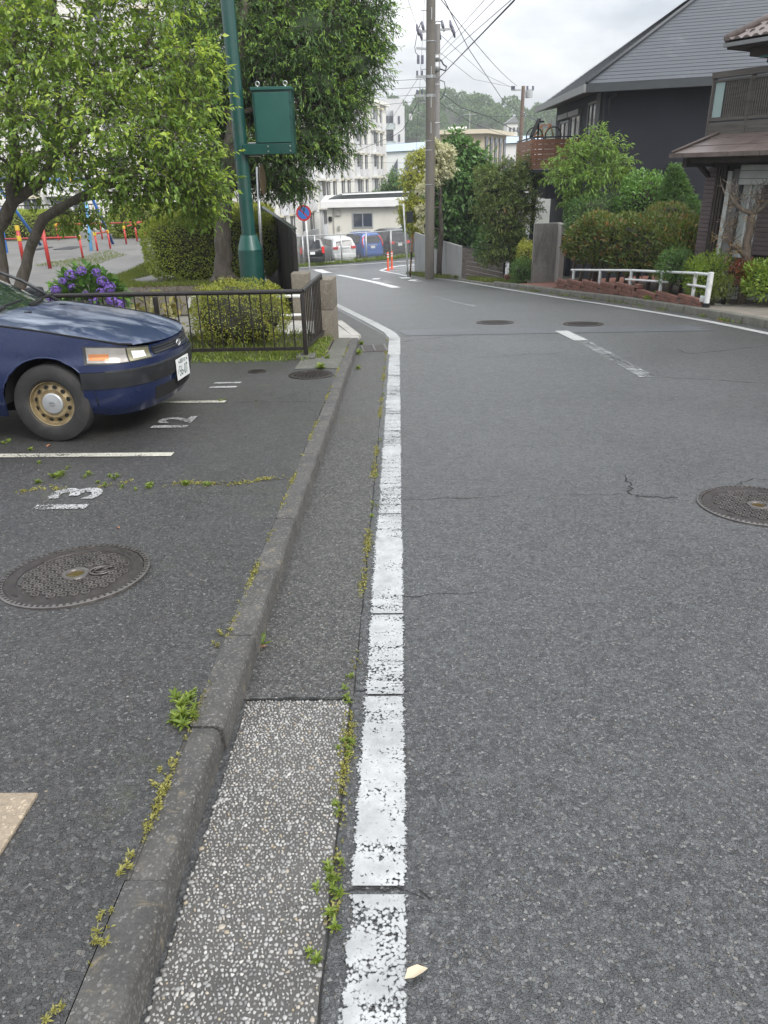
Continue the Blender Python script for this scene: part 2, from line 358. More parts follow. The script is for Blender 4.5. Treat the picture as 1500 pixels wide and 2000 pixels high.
patch = sheet('asphalt_patch', M_patch, [(11.15+i*.1, .03+.05*math.sin(i), 4.6+.1*math.sin(i*2.1)) for i in range(8)], .004, road)
# left parking lot, flush with the kerb top
lot = struct(sheet('parking_lot', M_lot, [(y, -16, -.672) for y in np.arange(-8, 8.61, .5)]+[(8.62, -16, -.672)], .1))
# gutter strip beyond the pebble slab, beside the kerb
gut = struct(sheet('gutter', M_gut, [(y, -.60, -.178) for y in np.arange(2.07, 9.5, .4)]+[(9.6, -.60, -.178), (10.4, -.6, -.15), (11.2, -1.0, -.22), (12, -1.25, -.42), (13, -1.5, -.66), (15, -2.2, -1.12), (17, -2.6, -1.58)], .004))
# ---- kerb blocks, left
kerb = thing('kerb', 'x', 'x', (0, 0, 0)); del kerb['label']; del kerb['category']; kerb['kind'] = 'structure'
def kerb_block(y0, y1, dx=0., dz=0., par=kerb, xf=None, h=.1, wd=.115, seed=0):
    """xf(y) -> x of the face foot and unit outward side (+1 faces +x)"""
    rr = random.Random(seed); b = MB(); e = .007
    sec = [(-wd, -.16), (-wd, h), (-.030, h), (-.016, h-.006), (-.008, h-.02), (0, -.16)]
    cx, cz = -wd/2, h/2-.05
    P = []
    for y, s in ((y0+.003, 1), (y0+e+.003, 0), ((y0+y1)/2, 0), (y1-e-.003, 0), (y1-.003, 1)):
        row = []
        for (x, z) in sec:
            if s: x = cx+(x-cx)*.93; z = cz+(z-cz)*.95 if z > 0 else z
            bx = xf(y) if xf else -.555
            row.append((bx+x+dx+rr.uniform(-.0015, .0015), y, gz(y)+z+dz+rr.uniform(-.0012, .0012)))
        P.append(row)
    b.grid(P); n = len(sec); b.f.append(tuple(range(n))); b.mi.append(0); b.f.append(tuple(range(4*n, 5*n))[::-1]); b.mi.append(0)
    return b.build('kerb_block', M_kerb, par, smooth=40)
js = [-.55, .05, .65, 1.23, 1.81, 2.36, 2.96, 3.56, 4.16, 4.76, 5.36, 5.84, 6.33, 6.93, 7.53, 8.13, 8.73, 9.33, 9.86, 10.32]
for i in range(len(js)-1):
    kerb_block(js[i], js[i+1], dx=(-.012 if i == 3 else random.uniform(-.003, .003)), dz=(-.006 if i == 3 else random.uniform(-.002, .002)), seed=i)
mo = MB()
mo.grid([[(-.672, y, gz(y)+.06), (-.662, y, gz(y)+.0965)] for y in np.arange(-.6, 10.3, .3)]); stuff(mo.build('joint_soil', simple('moss_joint', (.055, .06, .02), .95, .4, 30), kerb))
# ---- pebble-faced concrete slab in the gutter
slab = thing('gutter_slab', 'x', 'x'); del slab['label']; del slab['category']; slab['kind'] = 'structure'
b = MB(); b.grid([[(-.553, y, gz(y)-.004), (-.545, y, gz(y)+.004), (-.19, y, gz(y)+.004), (-.186, y, gz(y)-.004)] for y in np.arange(.1, 2.07, .196)]); b.build('mortar', M_mortar, slab)
def pebbles(name, x0, x1, y0, y1, n, rmax, mat, par, ztop=.006, seed=1):
    g = np.random.default_rng(seed); pts = []
    cell = rmax*.86; nx = int((x1-x0)/cell); ny = int((y1-y0)/cell)
    gx, gy = np.meshgrid(np.arange(nx), np.arange(ny)); gx = gx.ravel()+.5*(gy.ravel() % 2); gy = gy.ravel()
    p = np.stack([x0+(gx+.5+g.uniform(-.33, .33, gx.size))*(x1-x0)/(nx+.5), y0+(gy+.5+g.uniform(-.33, .33, gx.size))*(y1-y0)/ny], 1)
    nn = np.full(len(p), 9.)
    for i in range(0, len(p), 400):
        d = np.sqrt(((p[i:i+400, None]-p[None])**2).sum(-1)); d[d < 1e-9] = 9; nn[i:i+400] = d.min(1)
    rad = np.clip(nn*.66*g.uniform(.7, 1.15, len(p)), .0014, rmax*.85); keep = rad > .0017; p = p[keep]; rad = rad[keep]; m = len(p)
    k = 6; rad *= g.choice([.72, .9, 1.05, 1.28], len(rad), p=[.25, .35, .28, .12]); a0 = g.uniform(0, 6.28, m); ang = a0[:, None]+np.arange(k)*2*np.pi/k+g.uniform(-.45, .45, (m, k)); el = g.uniform(.5, 1, m); th = g.uniform(0, 3.14, m)
    rr_ = rad[:, None]*g.uniform(.66, 1.28, (m, k)); lx = rr_*np.cos(ang); ly = rr_*np.sin(ang)*el[:, None]
    ox = lx*np.cos(th)[:, None]-ly*np.sin(th)[:, None]; oy = lx*np.sin(th)[:, None]+ly*np.cos(th)[:, None]
    zb = gzv(p[:, 1])
    V = np.zeros((m, 2*k+1, 3)); hh = (ztop+g.uniform(-.0015, .002, m))
    V[:, :k, 0] = p[:, :1]+ox; V[:, :k, 1] = p[:, 1:]+oy; V[:, :k, 2] = zb[:, None]
    V[:, k:2*k, 0] = p[:, :1]+ox*.86; V[:, k:2*k, 1] = p[:, 1:]+oy*.86; V[:, k:2*k, 2] = (zb+hh)[:, None]+g.uniform(-.0007, .0007, (m, k))
    V[:, 2*k, 0] = p[:, 0]; V[:, 2*k, 1] = p[:, 1]; V[:, 2*k, 2] = zb+hh+.0008
    f = []
    for j in range(k): j2 = (j+1) % k; f += [(j, j2, k+j2), (j, k+j2, k+j), (k+j, k+j2, 2*k)]
    F = np.array(f)[None]+(np.arange(m)*(2*k+1))[:, None, None]
    return stuff(np_mesh(name, V.reshape(-1, 3), F.reshape(-1, 3), mat, par))
def pebblemat(name, ramp, rough=.5):
    m, nt, b = newmat(name); g = NODE(nt, 'ShaderNodeNewGeometry'); rp = NODE(nt, 'ShaderNodeValToRGB', {0: g.outputs['Random Per Island']})
    e = rp.color_ramp.elements; e[0].color = c4(ramp[0][1]); e[0].position = ramp[0][0]; e[1].color = c4(ramp[-1][1]); e[1].position = ramp[-1][0]
    for q, c in ramp[1:-1]: k = e.new(q); k.color = c4(c)
    n = noise(nt, g.outputs['Position'], 260, 3); n2 = noise(nt, g.outputs['Position'], 5, 5, .65)
    c = mixc(nt, mrange(nt, n, .35, .75, 0, .35), rp.outputs[0], (.12, .12, .115)); c = mixc(nt, mrange(nt, n2, .5, .72, 0, .5), c, (.16, .155, .145))
    nt.links.new(c, b.inputs['Base Color']); b.inputs['Roughness'].default_value = rough; return m
M_peb = pebblemat('pebble', [(0, (.11, .108, .105)), (.2, (.20, .197, .19)), (.5, (.295, .29, .28)), (.86, (.40, .395, .38)), (.93, (.30, .24, .16)), (1, (.50, .49, .47))])
pebbles('pebble_facing', -.549, -.189, .3, 2.062, 0, .0125, M_peb, slab)
# proud stones of the near asphalt
def asphalt_stones(name, x0, x1, y0, y1, n, par, dz, mat, seed, rm=.0062):
    g = np.random.default_rng(seed); m = n
    y = y0+(y1-y0)*g.random(m)**1.7; x = g.uniform(x0, x1, m); rad = rm*g.uniform(.35, 1.0, m)**1.3; k = 5
    ang = g.uniform(0, 6.28, m)[:, None]+np.arange(k)*2*np.pi/k+g.uniform(-.4, .4, (m, k)); rr_ = rad[:, None]*g.uniform(.7, 1.2, (m, k)); el = g.uniform(.45, .95, m)[:, None]; th = g.uniform(0, 3.14, m)[:, None]
    lx = rr_*np.cos(ang); ly = rr_*np.sin(ang)*el; ox = lx*np.cos(th)-ly*np.sin(th); oy = lx*np.sin(th)+ly*np.cos(th); z = gzv(y)+dz
    V = np.zeros((m, 2*k, 3)); h = rad*g.uniform(.12, .4, m); tx = g.uniform(-.18, .18, m)[:, None]; ty = g.uniform(-.18, .18, m)[:, None]
    V[:, :k, 0] = x[:, None]+ox; V[:, :k, 1] = y[:, None]+oy; V[:, :k, 2] = z[:, None]-.001
    V[:, k:, 0] = x[:, None]+ox*.78; V[:, k:, 1] = y[:, None]+oy*.78; V[:, k:, 2] = z[:, None]+h[:, None]+ox*tx+oy*ty
    f4 = np.array([(j, (j+1) % k, k+(j+1) % k, k+j) for j in range(k)]); ft = np.array([(k, k+1, k+2), (k, k+2, k+3), (k, k+3, k+4)])
    tri = np.concatenate([f4[:, [0, 1, 2]], f4[:, [0, 2, 3]], ft]); F = tri[None]+(np.arange(m)*2*k)[:, None, None]
    return stuff(np_mesh(name, V.reshape(-1, 3), F.reshape(-1, 3), mat, par))
M_agg = pebblemat('aggregate', [(0, (.035, .035, .035)), (.5, (.075, .075, .075)), (.86, (.14, .14, .14)), (.95, (.19, .19, .18)), (.98, (.18, .14, .09)), (1, (.30, .30, .29))], .42)
asphalt_stones('road_aggregate', .02, 2.6, .75, 5.5, 15000, road, 0, M_agg, 3, .0055)
asphalt_stones('lot_aggregate', -2.6, -.68, .75, 4.6, 6500, lot, .1, M_agg, 4, .0055)
asphalt_stones('gutter_aggregate', -.54, -.18, 2.08, 5.5, 2200, gut, .004, M_agg, 5)
# ---- painted markings
def strip(name, pts, w_, mat, par=road, dz=.006):
    b = MB(); P = []; n = len(pts)
    for i, (x, y) in enumerate(pts):
        a = Vector(pts[max(0, i-1)]); c = Vector(pts[min(n-1, i+1)]); d = (c-a).normalized(); q = Vector((-d.y, d.x))*w_/2
        P.append([(x-q.x, y-q.y, gz(y-q.y)+dz), (x+q.x, y+q.y, gz(y+q.y)+dz)])
    b.grid(P); return b.build(name, mat, par)
def dens(pts, st=.5):
    o = []
    for (x0, y0), (x1, y1) in zip(pts[:-1], pts[1:]):
        k = max(1, int(math.hypot(x1-x0, y1-y0)/st)); o += [(x0+(x1-x0)*i/k, y0+(y1-y0)*i/k) for i in range(k)]
    return o+[pts[-1]]
for a, c in ((-.6, .72), (.73, 1.262), (1.288, 2.085), (2.098, 2.665), (2.678, 3.83), (3.842, 5.3), (5.31, 9.4)):
    strip('edge_line', dens([(-.073, a), (-.073, c)], .15), .166, M_line)
strip('edge_line', dens([(-.073, 9.41), (-.073, 10.95)], .3), .163, M_paint)
strip('edge_line', dens([(-.078, 10.95), (-.16, 11.6), (-.55, 13.3), (-1.0, 15.2), (-1.5, 17.4), (-2.6, 22)], .4), .165, M_paint)
RL = [(6.1, 2.5), (5.85, 6.0), (5.55, 8.9), (5.25, 10.7), (5.03, 12.2), (4.76, 13.6), (4.32, 15.7), (3.82, 17.8), (3.5, 19.5), (3.15, 21.4), (2.7, 24.2), (2.19, 27.3), (1.72, 29.4), (1.36, 30.9)]
strip('edge_line', dens(RL, .6), .15, M_paint)
strip('lane_dash', dens([(2.455, 11.4), (2.52, 10.35)], .2), .2, M_paint)
strip('lane_dash', dens([(2.53, 10.3), (2.60, 7.7)], .2), .17, M_ghost)
strip('lane_dash', dens([(.8, 19.6), (1.25, 17.2), (1.6, 15.8)], .3), .14, M_ghost)
def px_poly(name, px, mat=M_paint, dz=.006, par=road):
    b = MB(); p = [gr(x, y, dz) for x, y in px]; b.add(p, [tuple(range(len(p)))]); return b.build(name, mat, par)
M_far = simple('far_white_paint', (.58, .59, .59), .55, .12, 3)
def px_strip(name, px, w_, mat=None): 
    p = [gr(x, y) for x, y in px]; return strip(name, dens([(q.x, q.y) for q in p], .8), w_, mat or M_far)
px_strip('stop_bar', [(659, 537), (690, 543), (735, 552), (774, 562)], .30)
px_strip('edge_line', [(586, 523), (700, 516.5), (812, 508.5)], .18)
px_strip('lane_line', [(600, 527.5), (662, 525)], .16); px_strip('lane_line', [(620, 526.5), (640, 533)], .55)
px_strip('zone_outline', [(812, 516), (780, 519.5), (757, 523.5), (743, 528), (758, 531.5), (775, 534.5), (797, 540)], .22)
for i, (a, c) in enumerate((((766, 521), (812, 518.5)), ((757, 525), (812, 522.5)), ((760, 529), (812, 526.5)), ((778, 533), (812, 530.5)))):
    px_strip('zone_stripe', [a, c], .2)
# worn lettering and guide marks at the junction
for a, c, w_ in (((733, 546), (737, 543.5), .3), ((733, 549.5), (744, 549.5), .22), ((745, 551.5), (765, 551.5), .2), ((750, 549), (757, 549), .3), ((768, 549.3), (791, 549.3), .16), ((789, 542), (794, 544), .42), ((804, 548.5), (809, 546.5), .3), ((806, 549.5), (824, 549.2), .22), ((757, 544), (772, 543.6), .14), ((780, 544.4), (786, 544.4), .14), ((655, 553), (664, 552), .16), ((669, 554.5), (678, 554.2), .16)):
    px_strip('letter_stroke', [a, c], w_, M_ghost if w_ < .2 else M_far)
for i in range(9): px_strip('guide_mark', [(683+i*9.5, 549.5+i*1.7), (692+i*9.5, 549.4+i*1.7)], .12, M_ghost)
# parking bay lines and numbers (read from the kerb side)
strip('bay_line', dens([(-7, 4.86), (-1.57, 4.76)], .5), .085, M_cream, lot, .106)
strip('bay_line', dens([(-7, 6.45), (-1.56, 6.385)], .5), .085, M_cream, lot, .106)
strip('bay_line', dens([(-7, 3.0), (-2.6, 2.98)], .5), .085, M_cream, lot, .106)
def number(txt, x, y, s, sk=0.):
    m = Matrix.Translation((x, y, gz(y)+.106)) @ Matrix.Rotation(math.atan(-.062), 4, 'X') @ Matrix.Rotation(R(90), 4, 'Z') @ Matrix.Shear('XY', 4, (0, 0)) 
    return text_mesh('bay_number', txt, s, M_num, lot, m, sx=1.15, off=.012)
number('13', -1.9, 3.87, .40); number('12', -1.80, 5.63, .38); number('11', -1.71, 7.13, .36)
# ---- cracks
def crack(pts, w_=.006, par=road, dz=.003, sub=7, amp=.03, seed=0):
    rr = random.Random(seed); p = [Vector(q) for q in pts]; o = []
    for a, c in zip(p[:-1], p[1:]):
        for i in range(sub): t = i/sub; o.append(a.lerp(c, t)+Vector((rr.uniform(-amp, amp), rr.uniform(-amp, amp)))*.5)
    o.append(p[-1]); b = MB(); P = []
    for i, q in enumerate(o):
        d = (o[min(i+1, len(o)-1)]-o[max(0, i-1)]); d = d.normalized() if d.length > 0 else Vector((1, 0)); n = Vector((-d.y, d.x))*w_*rr.uniform(.25, 1)*.5*(0.2 if i in (0, len(o)-1) else 1)
        P.append([(q.x-n.x, q.y-n.y, gz(q.y)+dz), (q.x+n.x, q.y+n.y, gz(q.y)+dz)])
    b.grid(P); return b.build('crack', M_crack, par)
X2 = lambda *pp: [(gr(*p).x, gr(*p).y) for p in pp]
crack(X2((1216, 925), (1232, 950), (1228, 962), (1245, 970), (1300, 973), (1325, 972)), .012, seed=1, amp=.035)
crack(X2((1100, 965), (1160, 967), (1228, 966)), .004, seed=2); crack(X2((1440, 948), (1465, 936), (1500, 936)), .007, seed=3)
crack(X2((1080, 648), (1130, 662), (1200, 700), (1285, 738)), .016, seed=4, sub=9); crack(X2((1130, 657), (1185, 690), (1240, 730)), .010, seed=14, sub=9)
crack(X2((1285, 738), (1380, 741), (1500, 750)), .010, seed=5); crack(X2((1320, 680), (1345, 692), (1500, 676)), .010, seed=6)
crack(X2((780, 668), (900, 655), (1070, 648), (1180, 650), (1400, 633)), .014, seed=7, sub=12); crack(X2((785, 657), (930, 650)), .012, seed=8)
crack(X2((700, 1168), (800, 1165), (950, 1158)), .006, seed=9); crack(X2((690, 1349), (800, 1347)), .009, seed=10); crack(X2((720, 978), (830, 976), (1010, 968)), .006, seed=11)
crack(X2((640, 1745), (780, 1742), (850, 1750)), .006, seed=12); crack(X2((930, 700), (1000, 694), (1100, 690)), .008, seed=13)
crack([(-.178, 2.08), (-.17, 4), (-.176, 6), (-.172, 9.3)], .006, sub=20, amp=.008, seed=20); crack([(-.186, .3), (-.184, 1.2), (-.183, 2.08)], .007, sub=14, amp=.005, seed=21)
crack([(-.55, 2.068), (-.38, 2.075), (-.19, 2.072)], .009, par=gut, dz=.008, amp=.006, seed=22)
crack([(-1.9, 4.05), (-1.6, 4.19), (-1.2, 4.12), (-.68, 4.22)], .007, par=lot, dz=.103, amp=.04, seed=23)
crack([(-1.5, 6.37), (-1.1, 6.35), (-.68, 6.33)], .006, par=lot, dz=.103, amp=.02, seed=24)
# ---- mossy flags between kerb and fence, pale entrance slab, cover plate
b = MB(); b.grid([[(x, y, gz(y)+.104) for x in (-1.15, -.9, -.674)] for y in (7.95, 8.3, 8.74)]); struct(b.build('footway_flag', M_flag))
b = MB(); b.grid([[(x, y, gz(y)+.104) for x in (-.88+.0*y, -.78, -.674)] for y in (8.745, 9.2, 9.8, 10.3)]); struct(b.build('footway_flag', M_flag))
b = MB(); b.add([(-.95, 10.31, gz(10.3)+.08), (-.56, 10.33, gz(10.3)+.06), (-.60, 10.9, gz(10.9)+.045), (-1.05, 13.0, gz(13)+.03), (-2.3, 13.2, gz(13)+.05), (-2.3, 10.4, gz(10.3)+.1)], [(0, 1, 2, 3, 4, 5)])
ent = struct(b.build('entrance_slab', M_pale))
for x0, y0, x1, y1 in ((-.63, 10.9, -.84, 11.9), (-.845, 11.92, -1.06, 12.95)):
    b = MB(); b.beam((x0, y0, gz(y0)+.03), (x1, y1, gz(y1)+.03), .13, .05); b.build('kerb_flag', M_pale, ent)
b = MB(); b.bbox((-1.25, 1.20, gz(1.2)+.094), (.48, .62, .03), .006, rx=math.atan(-.062)); cov = b.build('cover_slab', concrete('tan_concrete', (.27, .22, .16), var=.25, agg=.3, bs=90, stain=.3))
tag(cov, 'tan concrete cover slab set in the dark parking asphalt near the camera', 'cover slab')
# ---- manholes
M_iron = simple('cast_iron', (.05, .043, .04), .42, .35, 25, metal=.55, bmp=.3, bs=150, dirt=.4, dirtc=(.03, .02, .014))
M_rim = simple('iron_rim', (.13, .12, .113), .36, .3, 20, metal=.6, bmp=.25, bs=120)
M_water = glassmat('puddle', (.05, .035, .015), .02)
def manhole(x, y, rad, label, dz=0., detail=True, rz=0., emblem=False):
    t = thing('manhole_cover', label, 'manhole cover', (x, y, gz(y)+dz+.002)); t.rotation_euler = (math.atan(-.062 if y < 11 else -.078), 0, rz)
    b = MB(); b.lathe([(rad, -.02), (rad, .006), (rad*.985, .008), (rad*.925, .008), (rad*.92, -.004)], (0, 0, 0), n=64); b.build('frame_ring', M_rim if detail else M_iron, t, smooth=30)
    b = MB(); b.lathe([(rad*.912, -.02), (rad*.912, .003), (rad*.905, .005), (rad*.76, .005), (rad*.755, .0015), (0, .0015)], (0, 0, 0), n=64); b.build('lid', M_iron, t, smooth=30)
    if detail:
        b = MB(); p = rad*.145; k = 7
        for i in range(-k, k+1):
            for j in range(-k, k+1):
                hx = p*(i+.5*(j % 2)); hy = p*.866*j; d = math.hypot(hx, hy)
                if d > rad*.70 or d < rad*.19 or (emblem and hx > rad*.16 and abs(hy) < rad*.17 and hx < rad*.5): continue
                vs = []
                for rr_, z in ((p*.46, .0015), (p*.44, .0075), (p*.30, .0075), (p*.28, .0015)):
                    vs += [(hx+rr_*math.cos(R(30+60*q)), hy+rr_*math.sin(R(30+60*q)), z) for q in range(6)]
                b.add(vs, [(s*6+q, s*6+(q+1) % 6, (s+1)*6+(q+1) % 6, (s+1)*6+q) for s in range(3) for q in range(6)])
                b.lathe([(p*.13, .0015), (p*.11, .007)], (hx, hy, 0), n=6)
        stuff(b.build('hexagon_tread', M_rim, t))
        b = MB()
        for q in range(72):
            a = 2*math.pi*q/72; b.box((math.cos(a)*rad*.952, math.sin(a)*rad*.952, .0085), (rad*.04, rad*.03, .003), rz=a)
        stuff(b.build('rim_studs', M_iron, t))
        b = MB(); b.lathe([(rad*.19, .0015), (rad*.18, .009), (rad*.13, .009), (rad*.12, .002)], (0, 0, 0), n=28); b.build('centre_ring', M_rim, t, smooth=30)
        b = MB(); b.lathe([(rad*.125, .002), (0, .0022)], (0, 0, 0), n=28); b.build('centre_pocket', M_water, t)
        if emblem:
            b = MB(); cx = rad*.34
            b.tube([(cx+rad*.15*math.cos(a_), rad*.13*math.sin(a_), .006) for a_ in np.linspace(.5, 5.8, 20)], .004, 5)
            for sg in (-1, 1): b.tube([(cx-.03, sg*.008, .006), (cx, sg*.03, .008), (cx+.035, sg*.012, .006), (cx+.005, sg*.006, .006)], .0045, 5)
            b.build('emblem', M_rim, t, smooth=True)
        for a in (R(35), R(215)):
            b = MB(); b.box((math.cos(a)*rad*.83, math.sin(a)*rad*.83, .0055), (rad*.10, rad*.035, .002), rz=a+1.57); b.build('lifting_slot', M_crack, t)
    else:
        b = MB()
        for i in range(-4, 5):
            for j in range(-4, 5):
                if math.hypot(i, j) < 4.3: b.box((i*rad*.165, j*rad*.165, .004), (rad*.09, rad*.09, .006), rz=.78)
        stuff(b.build('tread_studs', M_iron, t))
    return t
manhole(-1.475, 2.89, .325, 'round iron manhole cover with hexagon tread in the parking lot beside the kerb', .1, emblem=True, rz=.25)
manhole(2.05, 3.91, .33, 'large round iron manhole cover with hexagon tread cut by the right frame edge')
manhole(1.61, 12.7, .315, 'round manhole cover in mid road, left one of the distant pair', detail=False)
manhole(2.985, 12.25, .325, 'round manhole cover in mid road, right one of the distant pair near the lane dash', detail=False)
manhole(-.93, 7.6, .235, 'small concrete-rimmed manhole lid beside the fence corner in the lot', .1, detail=False)
manhole(-1.54, 7.84, .10, 'tiny round iron valve lid in the lot in front of the fence', .1, detail=False)
# ---- drain grate in the gutter
t = thing('drain_grate', 'rusty iron drain grate in the gutter at the end of the kerb', 'drain grate', (-.345, 9.93, gz(9.93)+.006)); t.rotation_euler = (math.atan(-.065), 0, .10)
b = MB(); b.box((0, 0, -.03), (.30, .52, .03)); b.build('pit', M_crack, t)
b = MB()
for sx in (-1, 1): b.box((sx*.155, 0, 0), (.022, .56, .02))
for sy in (-1, 1): b.box((0, sy*.27, 0), (.288, .02, .02))
b.build('frame', M_rim, t)
for i in range(9): b = MB(); b.box((0, -.22+i*.055, .002), (.288, .022, .018)); b.build('bar', M_rim, t)
b = MB(); b.box((0, 0, .004), (.02, .52, .019)); b.build('bar', M_rim, t)
# ================================================================== VEGETATION TOOLS
def unit(a): return a/np.maximum(1e-9, np.linalg.norm(a, axis=1, keepdims=True))
def rdir(n, g): return unit(g.normal(size=(n, 3)))
def leaf_arr(P, D, U, L, W, six=False, droop=.12, fold=.22):
    n = len(P); D = unit(D); S = unit(np.cross(D, U)+1e-6); N = np.cross(S, D); L = np.broadcast_to(L, (n,))[:, None]; W = np.broadcast_to(W, (n,))[:, None]
    if not six:
        V = np.stack([P, P+D*L*.42+S*W/2+N*W*fold, P+D*L-N*L*droop, P+D*L*.42-S*W/2+N*W*fold], 1); f = np.array([(0, 1, 2), (0, 2, 3)]); k = 4
    else:
        V = np.stack([P, P+D*L*.28+S*W*.45+N*W*fold*.8, P+D*L*.66+S*W*.4+N*(W*fold-L*droop*.4), P+D*L-N*L*droop, P+D*L*.66-S*W*.4+N*(W*fold-L*droop*.4), P+D*L*.28-S*W*.45+N*W*fold*.8, P+D*L*.5-N*L*droop*.25], 1)
        f = np.array([(0, 1, 6), (1, 2, 6), (2, 3, 6), (3, 4, 6), (4, 5, 6), (5, 0, 6)]); k = 7
    F = f[None]+(np.arange(n)*k)[:, None, None]
    return V.reshape(-1, 3), F.reshape(-1, 3)
def sprays(P, D, k, L, W, tl, g, droop=.5, ang=50, jit=.35):
    """k leaves along each twig (P, D) of length tl; returns leaf arrays"""
    n = len(P); D = unit(D); out = []
    A = unit(np.cross(D, rdir(n, g))); Bv = np.cross(D, A)
    for j in range(k):
        t = (j+.6)/k; ph = (0 if j % 2 else math.pi)+g.normal(0, .7, n)
        S = A*np.cos(ph)[:, None]+Bv*np.sin(ph)[:, None]; a = R(ang)*(1-.45*t)*(0 if j == k-1 else 1)
        d = D*math.cos(a)+S*math.sin(a)+g.normal(0, jit, (n, 3)); d[:, 2] -= droop*g.uniform(.4, 1.3, n)
        pos = P+D*(tl*t)[:, None] if hasattr(tl, '__len__') else P+D*tl*t
        sc = g.uniform(.7, 1.15, n); out.append((pos, unit(d), L*sc, W*sc*g.uniform(.85, 1.15, n)))
    return tuple(np.concatenate([o[i] for o in out]) for i in range(4))
def twig_mesh(name, A, B, r0, r1, mat, par):
    n = len(A); D = unit(B-A); X_ = unit(np.cross(D, np.array([[.3, .5, .81]]))); Y_ = np.cross(D, X_); V = np.zeros((n, 6, 3))
    for j in range(3):
        a = 2*math.pi*j/3; o = X_*math.cos(a)+Y_*math.sin(a); V[:, j] = A+o*r0; V[:, 3+j] = B+o*r1
    f = np.array([(0, 1, 4), (0, 4, 3), (1, 2, 5), (1, 5, 4), (2, 0, 3), (2, 3, 5)]); F = f[None]+(np.arange(n)*6)[:, None, None]
    return stuff(np_mesh(name, V.reshape(-1, 3), F.reshape(-1, 3), mat, par))
def bez(a, c, sag, rr, n=6, wob=.06):
    a, c = Vector(a), Vector(c); L = (c-a).length; m = a.lerp(c, .45)+Vector((rr.uniform(-1, 1)*wob*L, rr.uniform(-1, 1)*wob*L, sag*L)); o = []
    for i in range(n):
        t = i/(n-1); q = a*(1-t)**2+m*2*t*(1-t)+c*t*t
        if 0 < i < n-1: q += Vector((rr.uniform(-1, 1), rr.uniform(-1, 1), rr.uniform(-1, 1)))*L*.018
        o.append(q)
    return o
def tree(name, label, cat, base, trunks, lobes, leaf, mat, bark, tw=(.25, 6), droop=.5, seed=1, group=None, shell=.45, six=False, twigs=True, limb_r=.035, up=0., sag=.12, jit=.35, ang=50, core=None, crown_name='crown', tip=None):
    """trunks: [(points, radii)]; lobes: [(centre, radii3, twig count)]; leaf=(length, width); tw=(twig length, leaves per twig)"""
    g = np.random.default_rng(seed); rr = random.Random(seed); t = thing(name, label, cat, base, group); org = Vector(base)
    b = MB(org); nodes = []
    for pts, rad in trunks:
        pts = [Vector(p) for p in pts]; P = []; Rr = []
        for i in range(len(pts)-1):
            for s in range(4):
                u = s/4; q = pts[i].lerp(pts[i+1], u)+Vector((rr.uniform(-1, 1), rr.uniform(-1, 1), 0))*rad[i]*.16; P.append(q); Rr.append((rad[i]*(1-u)+rad[i+1]*u)*rr.uniform(.94, 1.06))
        P.append(pts[-1]); Rr.append(rad[-1]); b.tube(P, Rr, 10); nodes += list(zip(P, Rr))
    LP, LD, LL, LW, LIT = [], [], [], [], []; TA, TB = [], []
    for (c, r3, n) in lobes:
        c = np.array(c, float); r3 = np.array(r3, float)
        cand = [q for q in nodes if q[0].z < c[2]+r3[2]*.4] or nodes
        st, sr = min(cand, key=lambda q: (q[0]-Vector(c)).length+max(0, q[0].z-c[2])*1.5)
        pl = bez(st, c, sag, rr, 6); r0 = min(sr*.7, limb_r); b.tube(pl, [r0*(1-.75*i/5) for i in range(6)], 6)
        for q_ in range(4):
            d = rdir(1, g)[0]*r3*.8; pe = Vector(c+d); ps = pl[rr.randint(2, 5)]; b.tube(bez(ps, pe, .08, rr, 5), [r0*.45, r0*.38, r0*.3, r0*.2, r0*.1], 5)
        d = rdir(n, g); u = g.random(n)**shell; P = c+d*r3*u[:, None]
        D = d*.7+g.normal(0, .45, (n, 3)); D[:, 2] += up-droop*.35; D = unit(D)
        TL = tw[0]*g.uniform(.6, 1.25, n)
        lit = (u > .72) & (d[:, 2] > -.35) & (g.random(n) < .55) if tip else np.zeros(n, bool)
        LIT.append(np.tile(lit, tw[1])); o = sprays(P, D, tw[1], leaf[0], leaf[1], TL, g, droop, ang, jit)
        for A_, x in zip((LP, LD, LL, LW), o): A_.append(x)
        TA.append(P-D*TL[:, None]*.4); TB.append(P+D*TL[:, None])
    P, D, L, W = (np.concatenate(x) for x in (LP, LD, LL, LW))
    U = g.normal(0, .45, (len(P), 3)); U[:, 2] += 1
    lit = np.concatenate(LIT)
    if tip: V, F = leaf_arr(P[lit]-np.array(org), D[lit], U[lit], L[lit], W[lit], six); stuff(np_mesh('lit_tip_leaves', V, F, tip, t))  # paler copy for outer upper twigs: the crown's light painted into leaf colour
    V, F = leaf_arr(P[~lit]-np.array(org), D[~lit], U[~lit], L[~lit], W[~lit], six)
    b.build('trunk', bark, t, smooth=True)
    stuff(np_mesh(crown_name, V, F, mat, t))
    if twigs: twig_mesh('twigs', np.concatenate(TA)-np.array(org), np.concatenate(TB)-np.array(org), .004, .0018, bark, t)
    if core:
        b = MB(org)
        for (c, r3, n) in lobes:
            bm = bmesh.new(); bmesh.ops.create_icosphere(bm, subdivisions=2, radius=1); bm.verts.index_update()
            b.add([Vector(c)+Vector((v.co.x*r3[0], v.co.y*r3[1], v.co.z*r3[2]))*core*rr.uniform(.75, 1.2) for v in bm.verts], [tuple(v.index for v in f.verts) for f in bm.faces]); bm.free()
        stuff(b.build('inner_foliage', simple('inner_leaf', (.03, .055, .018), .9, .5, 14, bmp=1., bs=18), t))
    return t
def sph(u, v): return np.array([math.cos(v)*math.cos(u), math.cos(v)*math.sin(u), math.sin(v)])
